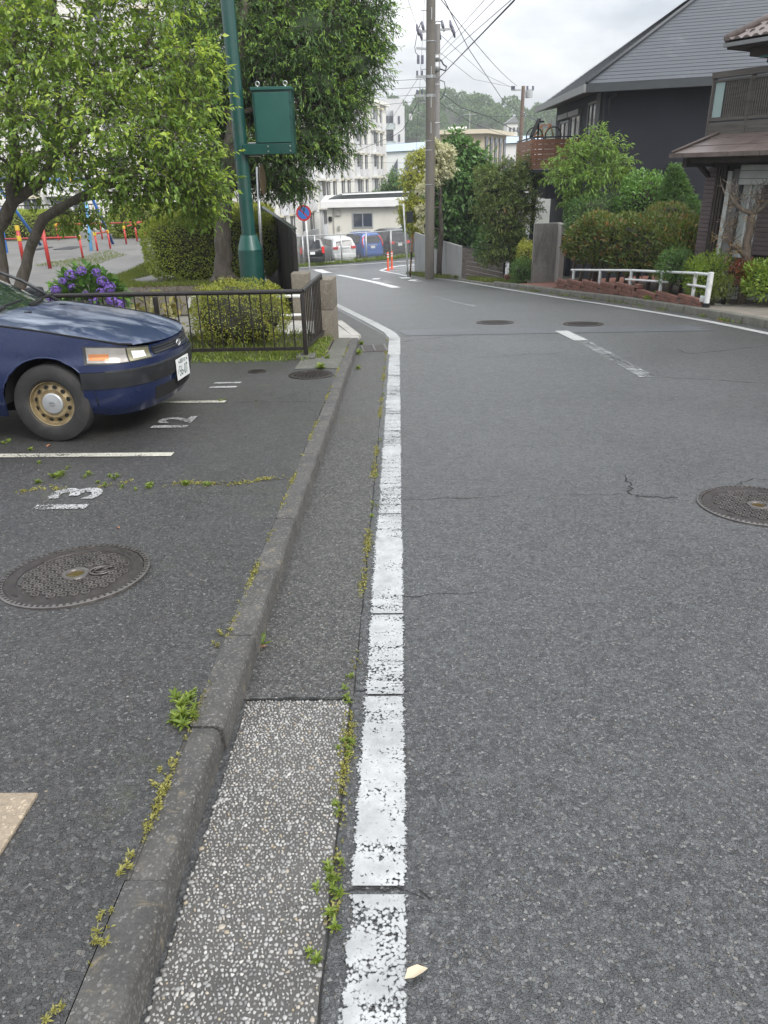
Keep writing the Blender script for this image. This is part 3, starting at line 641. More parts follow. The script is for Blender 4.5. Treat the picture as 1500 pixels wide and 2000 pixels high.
def hedge(name, label, cat, c, size, n, leaf, mat, p=4., rz=0., seed=1, depth=.10, six=False, group=None, rough=.06, zmin=None, outw=.55, up=.25, corec=(.035, .036, .020), core=.86, stems=0, droop=.12, lumps=5.):
    """clipped or rounded shrub: leaves spread through the outer shell of a superellipsoid, dark twiggy inside"""
    g = np.random.default_rng(seed); c = Vector(c); h = np.array(size)/2; t = thing(name, label, cat, (c.x, c.y, c.z-h[2] if zmin is None else zmin), group); org = np.array(t.location)
    ph = g.uniform(0, 6.28, 12); fr = g.uniform(.6, 1.4, (12, 3))*lumps
    def rad(d):
        r_ = (np.abs(d/h)**p).sum(1)**(-1/p); w_ = sum(np.sin((d*fr[i]).sum(1)+ph[i]) for i in range(12))/12; return r_*(1+rough*3*w_)
    cs, sn = math.cos(rz), math.sin(rz); rot = np.array([[cs, -sn, 0], [sn, cs, 0], [0, 0, 1]])
    # sample directions uniformly over the box surface
    m0 = int(n*1.35); ar = np.array([h[1]*h[2], h[1]*h[2], h[0]*h[2], h[0]*h[2], h[0]*h[1], .15*h[0]*h[1]]); fc = g.choice(6, m0, p=ar/ar.sum()); a = g.uniform(-1, 1, (m0, 3)); a[np.arange(m0), fc//2] = np.where(fc % 2 == 0, 1., -1.); a[fc == 4, 2] = 1; a[fc == 5, 2] = -1; a = a*h
    wgt = rng.random(len(a)); d = unit(a+g.normal(0, .1, a.shape)*h.min()); r_ = rad(d); dep = depth*g.random(len(d))**1.6
    nr = unit(np.sign(d)*np.abs(d/h)**(p-1)/h); P = d*r_[:, None]-nr*dep[:, None]+g.normal(0, .012, a.shape)
    P = (P@rot.T)+np.array(c); nr = nr@rot.T
    if zmin is not None: k_ = P[:, 2] > zmin; P, nr = P[k_], nr[k_]
    P, nr = P[:n], nr[:n]; m = len(P)
    D = nr*outw+g.normal(0, .5, (m, 3)); D[:, 2] += up; U = nr*.8+g.normal(0, .5, (m, 3)); U[:, 2] += .6
    V, F = leaf_arr(P-org, D, U, leaf[0]*g.uniform(.6, 1.2, m), leaf[1]*g.uniform(.7, 1.2, m), six, droop)
    stuff(np_mesh('foliage', V, F, mat, t))
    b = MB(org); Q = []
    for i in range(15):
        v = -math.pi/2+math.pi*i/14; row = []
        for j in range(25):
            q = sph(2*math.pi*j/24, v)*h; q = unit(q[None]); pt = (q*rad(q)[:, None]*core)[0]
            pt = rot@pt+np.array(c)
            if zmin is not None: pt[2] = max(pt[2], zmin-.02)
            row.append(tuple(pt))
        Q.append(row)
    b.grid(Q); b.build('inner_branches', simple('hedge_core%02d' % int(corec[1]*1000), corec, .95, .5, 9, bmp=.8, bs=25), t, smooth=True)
    return t
def grass(name, pts, hgt, mat, par=None, seed=1, blade=.006, lean=.45):
    """pts (n,3) feet of blades"""
    g = np.random.default_rng(seed); P = np.array(pts, float); n = len(P); D = np.zeros((n, 3)); D[:, 2] = 1; D += g.normal(0, lean, (n, 3)); D[:, 2] = np.abs(D[:, 2])
    U = rdir(n, g); V, F = leaf_arr(P, D, U, hgt*g.uniform(.4, 1.2, n), blade*g.uniform(.7, 1.3, n), False, .25, .1)
    o = stuff(np_mesh(name, V, F, mat, par)); return o
L_cherry = leafmat('leaf_bright', (.06, .125, .022), (.13, .23, .036), (.25, .36, .06), clump=1.6, trans=.38)
L_oak = leafmat('leaf_oak', (.028, .075, .018), (.06, .135, .03), (.12, .22, .05), clump=1.4, rough=.38, trans=.3)
L_hedge = leafmat('leaf_hedge', (.11, .17, .026), (.23, .31, .045), (.40, .45, .08), clump=2.2, trans=.34)
L_azal = leafmat('leaf_azalea', (.09, .14, .02), (.22, .27, .035), (.40, .40, .07), clump=3.5, trans=.36, red=(.22, .10, .04), redamt=.2)
L_hyd = leafmat('leaf_hydrangea', (.05, .12, .03), (.09, .20, .045), (.17, .31, .07), clump=4)
L_grass = leafmat('grass_blade', (.07, .10, .02), (.13, .18, .035), (.24, .28, .06), clump=3, trans=.35)
L_weed = leafmat('weed_leaf', (.08, .13, .02), (.15, .22, .035), (.26, .32, .06), clump=6, trans=.35)
L_moss = leafmat('moss', (.11, .115, .025), (.22, .215, .05), (.36, .33, .10), clump=8, trans=.2)
B_gray = barkmat('bark_grey', (.045, .036, .028), (.14, .12, .10))
B_dark = barkmat('bark_dark', (.022, .017, .013), (.075, .06, .05))
B_pale = barkmat('bark_pale', (.10, .075, .055), (.25, .20, .16))
# ================================================================== PARK ON THE LEFT
def pz(x, y):
    """park ground level"""
    return -.74+.24*math.exp(-((x+3.2)**2/9+(y-15.5)**2/6))+.02*math.sin(x*1.3+y)+.012*math.sin(2.1*y-x)
b = MB(); xs = [-45, -30, -22, -16]+list(np.arange(-13, -4.5, .7)); ysr = list(np.arange(13.42, 24, .6))+list(np.arange(24, 38.1, 2))
def edge_x(y): return -2.2-.235*(y-13.4)
P = []
for y in ysr:
    e = edge_x(y); r_ = xs+[-4.4+(e+4.4)*k/4 if e > -4.4 else -4.6+(e+4.6)*0 for k in range(0, 5)]; r_ = sorted(r_) if e > -4.4 else sorted([min(x, e) for x in r_])
    P.append([(x, y, pz(x, y)) for x in r_])
b.grid(P); park = struct(b.build('playground_ground', M_sand))
# dark earth of the planting bed, its concrete edge, and the bank down to the street
b = MB(); P = []
for y in np.arange(13.42, 19.3, .45):
    e = edge_x(y); w_ = 4.6 if y < 17 else 4.6-(y-17)*1.5; P.append([(e-.02-w_*k/8, y, pz(e-.02-w_*k/8, y)+.006+.02*math.sin(k*1.7+y*3)*.5+.012) for k in range(9)])
b.grid(P); struct(b.build('planting_bed', M_soil))
b = MB(); P = [[(edge_x(y)-.02, y, pz(edge_x(y), y)+.02), (edge_x(y)+.25, y, pz(edge_x(y), y)-.25), (edge_x(y)+.4, y, gz(y)-.1)] for y in np.arange(13.42, 38, .8)]
b.grid(P); struct(b.build('bank', M_soil))
# path and soil strip behind the fence
b = MB(); b.grid([[(x, y, gz(8.8)+.1-.02*(y-8.6)+.0) for x in (-16, -8, -5, -3, -2, -1.15, -.885)] for y in (8.62, 9.2, 9.8, 10.35)]); struct(b.build('soil_strip', M_soil))
b = MB(); b.grid([[(x, y, gz(8.8)+.06-.075*(y-10.3)) for x in (-16, -10, -6, -3, -2.2)] for y in (10.36, 11.5, 13.4)]); struct(b.build('park_path', concrete('path_concrete', (.27, .255, .225), var=.2, stain=.35, bs=80, moss=.1)))
w0 = at(450, 602, 13.3); w1 = at(450, 574, 13.3)
b = MB()
for i in range(7): pass
t = thing('planter_wall', 'low grey concrete planter wall running behind the black fence', 'low wall', (-5, 13.35, w0.z))
for i in range(6):
    b = MB(t.location); x0 = -2.26-i*1.6; b.bbox((x0-.797, 13.36, (w0.z-.1+w1.z)/2), (1.594, .14, w1.z-w0.z+.1), .012); b.build('wall_block', concrete('wall_concrete', (.30, .27, .225), var=.25, stain=.55, scale=2.5, bs=90), t)
# ---- black railing
M_black = simple('black_powder_coat', (.016, .013, .012), .38, .25, 12, bmp=.05, dirt=.15, dirtc=(.06, .05, .04))
fz = gz(8.7)+.1; ft = at(590, 565, 8.68).z
t = thing('railing', 'black steel bar railing turning the corner between the lot and the park', 'railing', (-1.105, 8.68, fz))
def fpart(nm, fn):
    b = MB(t.location); fn(b); return b.build(nm, M_black, t, smooth=35)
XE = -7.6
fpart('top_rail', lambda b: b.tube([(XE, 8.68, ft-.02), (-1.105, 8.68, ft-.022)], .026, 10)); fpart('bottom_rail', lambda b: b.beam((XE, 8.68, fz+.115), (-1.13, 8.68, fz+.115), .04, .035))
x = -1.105; k = 0
while x > XE:
    if k % 14 == 0: fpart('post', lambda b: b.bbox((x, 8.68, (fz+ft-.05)/2-.01), (.05, .05, ft-fz-.04), .006))
    else: fpart('baluster', lambda b: b.tube([(x, 8.68, fz+.115), (x, 8.68, ft-.03)], .0085, 6))
    x -= .121; k += 1
e2 = Vector((-1.03, 10.08, ft-.01)); g2 = gz(10.1)+.12
fpart('top_rail', lambda b: b.tube([(-1.105, 8.68, ft-.022), (e2.x, e2.y, ft-.022)], .026, 10)); fpart('bottom_rail', lambda b: b.beam((-1.105, 8.71, fz+.115), (e2.x, e2.y, fz+.04), .04, .035))
for i in range(1, 12):
    u = i/12; fpart('baluster', lambda b: b.tube([(-1.105+.075*u, 8.68+1.4*u, fz+.115-.075*u), (-1.105+.075*u, 8.68+1.4*u, ft-.03)], .0085, 6))
fpart('post', lambda b: b.bbox((e2.x, e2.y, (g2+ft)/2-.04), (.05, .05, ft-g2), .006))
for px in (-1.105, -2.8): b = MB(t.location); b.bbox((px, 8.68, fz+.005), (.22, .22, .07), .012); b.build('footing', M_flag, t)
# ---- granite gateposts
M_gran = concrete('granite', (.165, .145, .115), agg=.9, var=.2, stain=.45, scale=2, bs=150)
def gatepost(x, y, wx, wy, z0, z1, seam, label, rz=0.):
    t = thing('granite_gatepost', label, 'gatepost', (x, y, z0), rz=rz)
    for a, c in (((z0-.1), seam-.004), (seam+.004, z1)):
        b = MB((0, 0, 0)); b.bbox((0, 0, (a+c)/2-z0), (wx, wy, c-a), .012); b.build('stone_block', M_gran, t, smooth=30)
    b = MB(); b.box((0, 0, seam-z0), (wx-.02, wy-.02, .012)); b.build('mortar_joint', M_pale, t)
zt = at(640, 547, 10.02).z
gatepost(-1.0, 10.25, .27, .42, gz(10.2)+.08, zt, at(640, 607, 10.02).z, 'tall brown granite gatepost at the end of the black railing', -.06)
zt2 = at(585, 535, 13.2).z; gx = at(584, 535, 13.2).x
gatepost(gx, 13.42, .30, .34, gz(13.4)+.06, zt2, at(585, 575, 13.2).z, 'smaller granite gatepost behind the tall one, at the foot of the planted bank')
# ---- white tubular entrance barrier
M_whitep = simple('white_pipe', (.70, .71, .70), .35, .12, 15, bmp=.05, dirt=.2, dirtc=(.25, .2, .13))
yb = 11.9; a = at(368, 580, yb); c = at(592, 578, yb); zl = at(590, 616, yb).z; zb = at(372, 640, yb).z
t = thing('pipe_barrier', 'white tubular entrance barrier seen behind the railing and azalea', 'barrier', (a.x, yb, zb))
b = MB(t.location); r0 = .06
b.tube([(a.x, yb, zb-.05), (a.x, yb, a.z-.08), (a.x+.03, yb, a.z-.02), (a.x+.1, yb, a.z), (c.x-.1, yb, c.z), (c.x, yb, c.z)], .024, 8); b.build('top_tube', M_whitep, t, smooth=True)
b = MB(t.location); b.tube([(a.x+.1, yb, zl), (c.x, yb, zl+.01)], .02, 8); b.build('lower_tube', M_whitep, t, smooth=True)
b = MB(t.location); b.tube([(c.x, yb, zb-.1), (c.x, yb, c.z+.02)], .024, 8); b.build('post', M_whitep, t, smooth=True)
# ---- green PA pole with cabinet
M_green = simple('green_enamel', (.010, .062, .052), .33, .12, 4, bmp=.03, coat=.3, dirt=.08, dirtc=(.05, .06, .05))
M_green2 = simple('green_sheet', (.016, .085, .072), .38, .1, 3, bmp=.03, coat=.2)
M_zinc = simple('zinc', (.45, .46, .46), .35, .2, 20, metal=.85)
gx, gy = -2.86, 15.0; zb = pz(gx, gy)
t = thing('steel_pole', 'dark green steel pole with a wide base sleeve in the planted bed', 'pole', (gx, gy, zb))
zs = at(491, 487, gy).z; zc = at(489, 459, gy).z
b = MB(t.location); b.lathe([(.235, zb-.1-0), (.235, zs)], (gx, gy, 0), n=28); b.build('base_sleeve', M_green, t, smooth=40)
b = MB(t.location); b.lathe([(.237, zs), (.155, zc), (.132, zc)], (gx, gy, 0), n=28); b.build('sleeve_cone', M_green2, t, smooth=40)
b = MB(t.location); b.lathe([(.132, zs+.1), (.125, zc+1), (.112, 7.5), (.11, 7.6), (.0, 7.63)], (gx, gy, 0), n=28); b.build('shaft', M_green, t, smooth=40)
jb = at(464, 293, gy-.1); b = MB(t.location); b.bbox((jb.x-.0, gy-.02, jb.z), (.13, .12, .38), .01); b.build('junction_box', M_green2, t)
t2 = thing('equipment_cabinet', 'dark green steel cabinet bracketed to the side of the green pole', 'cabinet', (-2.2, 14.95, 2.0))
cl = at(493, 175, 14.85); cr = at(561, 175, 14.85); cb = at(497, 282, 14.85)
cx0, cx1, cz0, cz1 = cl.x+.01, cr.x+.02, cb.z, cl.z-.02; cm = (cx0+cx1)/2; ch = (cz0+cz1)/2
b = MB(t2.location); b.bbox((cm, 15.08, ch), (cx1-cx0+.07, .4, cz1-cz0+.04), .008); b.build('housing', M_green, t2)
b = MB(t2.location); b.bbox((cm, 14.865, ch), (cx1-cx0-.01, .03, cz1-cz0-.05), .006); b.build('door', M_green2, t2)
b = MB(t2.location); b.bbox((cm, 15.07, cz1+.035), (cx1-cx0+.11, .46, .05), .008); b.build('rain_hood', M_green2, t2)
for k in range(3): b = MB(t2.location); b.bbox((cx1+.012, 14.85, cz0+.2+k*(cz1-cz0-.35)/2), (.02, .02, .07), .004); b.build('hinge', M_green, t2)
for xx in (cx0+.06, cx1-.07):
    b = MB(t2.location); b.tube([(xx+.035*math.cos(a_), 15.0+(.0 if xx > cm else .0), cz1+.12+.035*math.sin(a_)) for a_ in np.linspace(0, 6.28, 13)], .011, 6, cap=False); b.tube([(xx, 15.0, cz1+.05), (xx, 15.0, cz1+.09)], .016, 6); b.build('lifting_eye', M_zinc, t2, smooth=True)
bz = at(530, 291, 14.9).z
b = MB(t2.location); b.bbox(((gx+cx1)/2+.06, 14.97, bz), (cx1-gx-.02, .30, .17), .006); b.build('bracket', M_green, t2)
for k in range(4):
    b = MB(t2.location); b.lathe([(.016, 0), (.014, -.012), (.0, -.014)], (cm+(-.12 if k % 2 else .28), 14.82, bz+(-.04 if k < 2 else .04)), 'Y', 8); b.build('bolt', M_zinc, t2)
for dz in (.10, -.11): b = MB(t2.location); b.tube([(gx+.16, 14.9, bz+dz), (gx+.36, 14.9, bz+dz)], .012, 6); b.build('clamp_bolt', M_zinc, t2)
# thin pole with an edge-on plate just behind the green pole
p0 = at(514, 548, 15.6); p1 = at(502, 326, 15.6)
t = thing('mirror_post', 'thin grey post with an edge-on round plate just behind the green pole', 'post', p0)
b = MB(p0); b.tube([p0-Vector((0, 0, .1)), p1], .03, 8); b.build('post', M_zinc, t, smooth=True)
pm = at(506, 352, 15.6); b = MB(p0); b.lathe([(.26, -.02), (.28, 0), (.2, .03), (0, .05)], pm+Vector((.07, .0, 0)), 'X', 24); b.build('plate', simple('back_plate', (.16, .11, .06), .5, .2), t, smooth=30)
# ---- black boundary wall running back from the rear gatepost
t = thing('boundary_wall', 'black panel wall sloping away behind the rear gatepost', 'wall', (-2.3, 14.2, gz(14)))
wt = at(579, 457, 14.2); we = at(508, 403, 24); wk = at(571, 448, 14.2)
M_bw = simple('black_wall', (.012, .010, .009), .55, .35, 5, bmp=.2, dirt=.25, dirtc=(.035, .03, .025), stretch=(1, 1, .2))
n = 9
for i in range(n):
    u0, u1 = i/n, (i+1)/n-.004; a = wk.lerp(we, u0); c = wk.lerp(we, u1); b = MB(t.location)
    b.prism([(a.x, a.y, gz(a.y)-.1), (c.x, c.y, gz(c.y)-.1), c, a], (.06, .015, 0)); b.build('panel', M_bw, t)
b = MB(t.location); b.prism([(wk.x+.004, wk.y-.01, gz(14.2)-.1), wk+Vector((.004, -.01, 0)), wt+Vector((0, -.01, -.0)), (wt.x, wt.y-.01, gz(14.2)-.1)], (.0, -.08, 0)); b.build('end_post', M_bw, t)
b = MB(t.location); b.beam(wk+Vector((.03, 0, .012)), we+Vector((.03, 0, .012)), .10, .022); b.build('coping', simple('dark_green_coping', (.03, .04, .03), .6), t)
# ---- left multi-stem tree
yT = 11.3
bt = at(28, 600, yT); g0 = gz(8.8)+.02
T1 = [(bt.x+.05, yT, g0-.1), at(40, 560, yT), at(62, 480, yT), at(82, 428, yT-.1), at(140, 393, yT-.3), at(200, 362, yT-.5), at(285, 320, yT-.7)]
T2 = [(bt.x-.12, yT+.1, g0-.1), at(5, 545, yT+.1), at(-4, 450, yT+.1), at(22, 395, yT+.1), at(30, 300, yT+.1), at(18, 200, yT), at(30, 60, yT)]
T3 = [at(22, 395, yT+.1), at(75, 360, yT+.2), at(105, 310, yT+.3), at(118, 240, yT+.3), at(100, 100, yT+.2), at(110, -40, yT)]
T4 = [at(105, 310, yT+.3), at(175, 250, yT+.1), at(250, 170, yT-.1), at(300, 60, yT-.1)]
T5 = [at(-4, 450, yT+.1), at(-60, 380, yT), at(-160, 250, yT-.2)]
lob = []
rr = random.Random(4)
spots = [(375, 330, -.6, .5), (345, 270, -.8, .55), (290, 330, -.9, .6), (365, 200, -.4, .45), (330, 130, -.3, .65), (240, 240, -.9, .65), (230, 110, -.3, .7), (160, 180, -.6, .65), (130, 300, -.6, .6), (60, 230, -.7, .65), (60, 110, -.4, .7), (150, 40, 0, .8), (280, 20, 0, .75), (20, 20, .1, .75), (-40, 150, -.2, .75), (-30, 300, -.3, .65), (210, 340, -.8, .5), (60, 340, .5, .55), (330, 360, -.5, .4), (370, 120, 0, .4), (250, -90, .2, .9), (80, -100, .2, .95), (-120, 60, .2, .9), (190, 130, 1.2, .8), (80, 180, 1.4, .9), (300, 230, .8, .75), (0, 60, 1.5, .9), (-100, 330, .3, .7), (405, 375, -.35, .3), (255, 385, -.7, .33), (385, 400, -.2, .28), (150, 420, .8, .3)]
for px, py, dy, rd in spots:
    c = at(px, py, yT+dy); lob.append((c, (rd, rd, rd*.62), int(180*rd**2.0+50)))
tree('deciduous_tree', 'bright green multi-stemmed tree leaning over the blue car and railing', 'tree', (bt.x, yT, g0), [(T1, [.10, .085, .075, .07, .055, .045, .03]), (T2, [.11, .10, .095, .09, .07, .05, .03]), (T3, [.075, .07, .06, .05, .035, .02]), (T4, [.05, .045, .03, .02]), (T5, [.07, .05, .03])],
     lob, (.09, .044), L_cherry, B_gray, (.26, 7), droop=.28, seed=11, limb_r=.03, tip=leafmat('leaf_bright_lit', (.22, .36, .05), (.32, .46, .07), (.48, .58, .11), clump=2, trans=.45))  # second, paler leaf colour makes the outer twigs look lit
# ---- evergreen oak behind the pole
yO = 16.3; ob = at(436, 538, yO); oz = pz(ob.x, yO)
TO = [(ob.x, yO, oz-.1), (ob.x+.01, yO, oz+.25), at(435, 470, yO), at(438, 400, yO), at(450, 300, yO), at(470, 150, yO), at(480, -60, yO)]
lob = []
spots = [(700, 40, .2, .75), (690, 130, 0, .7), (660, 220, -.2, .62), (600, 60, -.6, .9), (610, 170, -.8, .8), (600, 270, -.8, .62), (540, 120, -1., .9), (545, 300, -.9, .62), (560, 350, -.5, .42), (640, 290, -.2, .45), (480, 60, -.9, .9), (430, 150, -.6, .8), (470, 300, -.8, .65), (420, 340, -.3, .6), (380, 60, -.4, .8), (350, 200, 0, .8), (520, 20, 0, 1.0), (640, -20, .3, .95), (500, 200, .8, 1.1), (600, 130, 1.0, 1.1), (420, 240, .9, .9), (560, -90, 0, 1.1), (420, -60, 0, 1.1), (700, -60, .3, .8), (660, 180, .8, .7), (340, 340, .3, .5), (715, 90, .4, .45), (580, 365, .2, .3), (520, 355, 0, .4), (395, 385, .1, .3)]
for px, py, dy, rd in spots:
    c = at(px, py, yO+max(dy, -.6)+.9); rd *= 1.05; lob.append((c, (rd, rd, rd*.72), int(540*rd**2.0+90)))
tr = tree('evergreen_oak', 'dark evergreen oak with drooping narrow leaves behind the green pole', 'tree', (ob.x, yO, oz), [(TO, [.27, .185, .165, .16, .14, .11, .06])], lob, (.098, .027), L_oak, B_gray, (.28, 7), droop=.5, seed=21, limb_r=.06, shell=.42, core=.5, tip=leafmat('leaf_oak_lit', (.12, .24, .04), (.20, .35, .06), (.34, .50, .10), clump=2, trans=.4))  # paler leaf copy puts lit tips against dark gaps into the colour
b = MB(tr.location)
for k in range(7):
    a_ = k*.9+.3; b.tube([(ob.x+.10*math.cos(a_), yO+.10*math.sin(a_), oz+.22), (ob.x+.24*math.cos(a_), yO+.24*math.sin(a_), oz+.06), (ob.x+(.45+.08*(k % 3))*math.cos(a_), yO+.45*math.sin(a_), oz-.03)], [.07, .06, .02], 7)
b.build('root_flare', B_gray, tr, smooth=True)
# ---- clipped hedges
hl, hr = at(285, 475, 18.2), at(548, 480, 18.0); ht = at(380, 420, 17.6).z; hz = pz(-4.5, 18)
hedge('clipped_hedge', 'big rounded clipped hedge behind the oak trunk and green pole', 'hedge', ((hl.x+hr.x)/2+.0, 18.2, (ht+hz)/2-.02), (hr.x-hl.x, 1.7, ht-hz+.1), 20000, (.072, .028), L_hedge, p=3.4, seed=5, depth=.12, zmin=hz, outw=.7, rough=.05)
for px0, px1, py0, py1, Y_, lab, sd in ((640, 0, 0, 0, 0, '', 0),):
    pass
def px_hedge(name, lab, x0, x1, ytop, ybot, Y_, dep, n, leaf, mat, seed, p=3.5, group=None, rough=.05, **kw):
    a = at(x0, (ytop+ybot)/2, Y_); c = at(x1, (ytop+ybot)/2, Y_); zt_ = at((x0+x1)/2, ytop, Y_-dep*.3).z; zb_ = at((x0+x1)/2, ybot, Y_-dep/2).z
    return hedge(name, lab, 'hedge' if 'hedge' in name else 'shrub', ((a.x+c.x)/2, Y_, (zt_+zb_)/2), (c.x-a.x, dep, zt_-zb_+.06), n, leaf, mat, p=p, seed=seed, zmin=zb_-.03, group=group, rough=rough, **kw)
px_hedge('clipped_hedge', 'clipped hedge along the far right side of the playground', 215, 402, 402, 468, 33, 2.0, 9000, (.12, .05), L_hedge, 6)
px_hedge('clipped_hedge', 'clipped hedge along the far left side of the playground', -40, 152, 415, 470, 33, 2.0, 9000, (.12, .05), L_hedge, 7)
px_hedge('clipped_hedge', 'light green hedge piece showing between the oak trunk and green pole', 430, 530, 402, 440, 24, 1.6, 3500, (.09, .04), L_azal, 8)
# azalea at the railing, hydrangeas
px_hedge('azalea_bush', 'round yellow-green azalea bush behind the railing near the gatepost', 374, 566, 560, 692, 9.75, 1.15, 9000, (.034, .016), L_azal, 9, p=2.3, rough=.09, depth=.12, core=.8, up=.5, lumps=6)
def hydrangea():
    Yh = 10.3; c = at(172, 580, Yh); g = np.random.default_rng(31); z0 = gz(8.8)+.03
    t = thing('hydrangea', 'hydrangea bush with purple flower heads behind the railing and car bonnet', 'shrub', (c.x, Yh, z0)); org = np.array(t.location)
    n = 900; d = rdir(n, g); d[:, 2] = np.abs(d[:, 2])*1.0-.25*g.random(n); P = np.array([c.x, Yh, c.z-.10])+d*np.array([.52, .45, .52])*(.55+.45*g.random(n)**.5)[:, None]; P = P[P[:, 2] > z0]
    D = P-np.array([c.x, Yh, c.z-.25]); D = unit(D)+g.normal(0, .35, P.shape); U = np.zeros_like(P); U[:, 2] = 1
    V, F = leaf_arr(P-org, D, U, .13*g.uniform(.6, 1.15, len(P)), .085*g.uniform(.7, 1.1, len(P)), True, .3, .12); stuff(np_mesh('foliage', V, F, L_hyd, t))
    b = MB(t.location)
    for k in range(16):
        q = P[g.integers(len(P))]; b.tube([(c.x+g.uniform(-.1, .1), Yh+g.uniform(-.1, .1), z0-.03), (c.x+(q[0]-c.x)*.5, (Yh+q[1])/2, z0+(q[2]-z0)*.6), tuple(q)], [.009, .007, .005], 5)
    b.build('stems', B_pale, t)
    pm = leafmat('petal_purple', (.10, .045, .30), (.19, .10, .46), (.33, .22, .62), clump=9, trans=.3, rough=.6)
    for (px, py, s) in ((138, 537, 1.2), (159, 529, 1), (188, 532, .95), (122, 549, .8), (200, 549, 1.15), (213, 561, 1.3), (110, 566, 1.1), (182, 588, 1), (218, 586, 1.2), (235, 594, 1.1), (188, 604, 1.05), (214, 611, .9), (140, 560, .8), (97, 587, .8), (196, 570, .9), (166, 574, .7)):
        q = at(px, py, Yh-.35+.12*(s-1)); r_ = .062*s; dd = rdir(80, g); P_ = np.array(q)+dd*r_*np.array([1, 1, .82]); VV = []; FF = []
        A_ = unit(np.cross(dd, rdir(80, g))); Bq = np.cross(dd, A_); cnt = 0
        for k in range(4):
            a_ = k*math.pi/2; o = A_*math.cos(a_)+Bq*math.sin(a_); v, f = leaf_arr(P_-org, o+dd*.35, dd, .0155*s, .016*s, False, .05, .05); VV.append(v); FF.append(f+cnt); cnt += len(v)
        np_mesh('flower_head', np.concatenate(VV), np.concatenate(FF), pm, t)['kind'] = 'stuff'
    return t
hydrangea()
def white_hyd():
    Yh = 10.0; g = np.random.default_rng(33); c = at(300, 625, Yh); z0 = gz(8.8)+.03; t = thing('oakleaf_hydrangea', 'pale plant with cream flower cones behind the railing beside the purple hydrangea', 'shrub', (c.x, Yh, z0)); org = np.array(t.location)
    n = 240; P = np.array([c.x, Yh, c.z])+g.normal(0, 1, (n, 3))*np.array([.22, .12, .17]); P = P[P[:, 2] > z0]; D = g.normal(0, .6, P.shape); D[:, 2] -= .1; U = np.zeros_like(P); U[:, 2] = 1
    V, F = leaf_arr(P-org, D, U, .11, .075, True, .3, .15); stuff(np_mesh('foliage', V, F, leafmat('leaf_pale', (.10, .12, .03), (.18, .2, .05), (.32, .26, .09), clump=5, red=(.26, .13, .05), redamt=.3), t))
    b = MB(t.location)
    for k in range(9): q = P[k]; b.tube([(c.x+g.uniform(-.15, .15), Yh, z0-.02), tuple(q)], [.006, .004], 5)
    b.build('stems', B_pale, t); pm = leafmat('petal_cream', (.40, .38, .22), (.52, .50, .32), (.62, .6, .44), clump=9, trans=.3, rough=.7)
    for (px, py, h_) in ((268, 640, .2), (300, 593, .12), (331, 612, .16), (337, 640, .22), (316, 655, .14), (262, 610, .1)):
        q = np.array(at(px, py, Yh-.25)); m = 120; u = g.random(m); a_ = g.random(m)*6.28; r_ = .045*(1-u*.8); dd = np.stack([np.cos(a_), np.sin(a_), .3+0*a_], 1); P_ = q+np.stack([r_*np.cos(a_), r_*np.sin(a_), (u-.5)*h_], 1)
        v, f = leaf_arr(P_-org, dd, rdir(m, g), .022, .02, False, .1, .1); np_mesh('flower_cone', v, f, pm, t)['kind'] = 'stuff'
white_hyd()
# ---- grass, weeds and ground cover in the park
g = np.random.default_rng(40)
def ground_pts(n, poly, zf):
    p = np.array(poly); lo, hi = p.min(0), p.max(0); out = []
    while len(out) < n:
        q = lo+(hi-lo)*g.random((n, 2)); ins = np.zeros(n, bool); j = len(p)-1
        for i in range(len(p)):
            c_ = ((p[i, 1] > q[:, 1]) != (p[j, 1] > q[:, 1])) & (q[:, 0] < (p[j, 0]-p[i, 0])*(q[:, 1]-p[i, 1])/(p[j, 1]-p[i, 1]+1e-12)+p[i, 0]); ins ^= c_; j = i
        out += [(a, c, zf(a, c)) for a, c in q[ins]]
    return np.array(out[:n])
XY = lambda *pp, z: [tuple(gr(*p, z=z)[:2]) for p in pp]
gp = ground_pts(11000, XY((195, 545), (285, 512), (300, 530), (250, 545), (300, 560), (480, 566), (470, 575), (200, 570), z=-.68), pz)
tag(grass('lawn_grass', gp, .10, L_grass, seed=2, blade=.010), 'strip of short bright grass between playground and planted bed', 'grass')
gp = ground_pts(2200, XY((130, 505), (215, 490), (250, 497), (170, 520), (60, 520), z=-.72), pz); tag(grass('thin_grass', gp, .06, L_grass, seed=3, blade=.012), 'thin grass patch in the dirt under the red playground bars', 'grass')
def fzf(x, y): return gz(8.8)+.1-.02*(y-8.6)
gp = ground_pts(2600, [(-3.0, 8.45), (-1.15, 8.45), (-.9, 8.7), (-.9, 10.0), (-1.0, 10.0), (-1.2, 9.4), (-3.2, 9.3)], fzf); tag(grass('fence_grass', gp, .075, L_weed, seed=4, blade=.016, lean=.8), 'low weeds growing along the foot of the black railing', 'weeds')
gp = ground_pts(2600, [(-5.5, 9.0), (-1.2, 8.9), (-1.2, 10.3), (-5.5, 10.3)], fzf); tag(grass('bed_grass', gp, .13, L_grass, seed=5, blade=.01, lean=.5), 'grass growing in the bed behind the black railing', 'grass')
# leaf litter on the bank
gp = ground_pts(1500, [(-3.4, 13.6), (-2.3, 13.6), (-3.3, 18), (-5.2, 18), (-6, 15)], lambda x, y: pz(x, y)+.03)
V, F = leaf_arr(gp, rdir(len(gp), g)*np.array([1, 1, .15]), np.tile([[0, 0, 1.]], (len(gp), 1)), .055, .03, False, .1, .2); tag(stuff(np_mesh('leaf_litter', V, F, leafmat('dry_leaf', (.06, .035, .02), (.14, .085, .045), (.24, .16, .09), clump=5, trans=.05))), 'brown fallen leaves on the bare earth around the oak trunk', 'leaf litter')
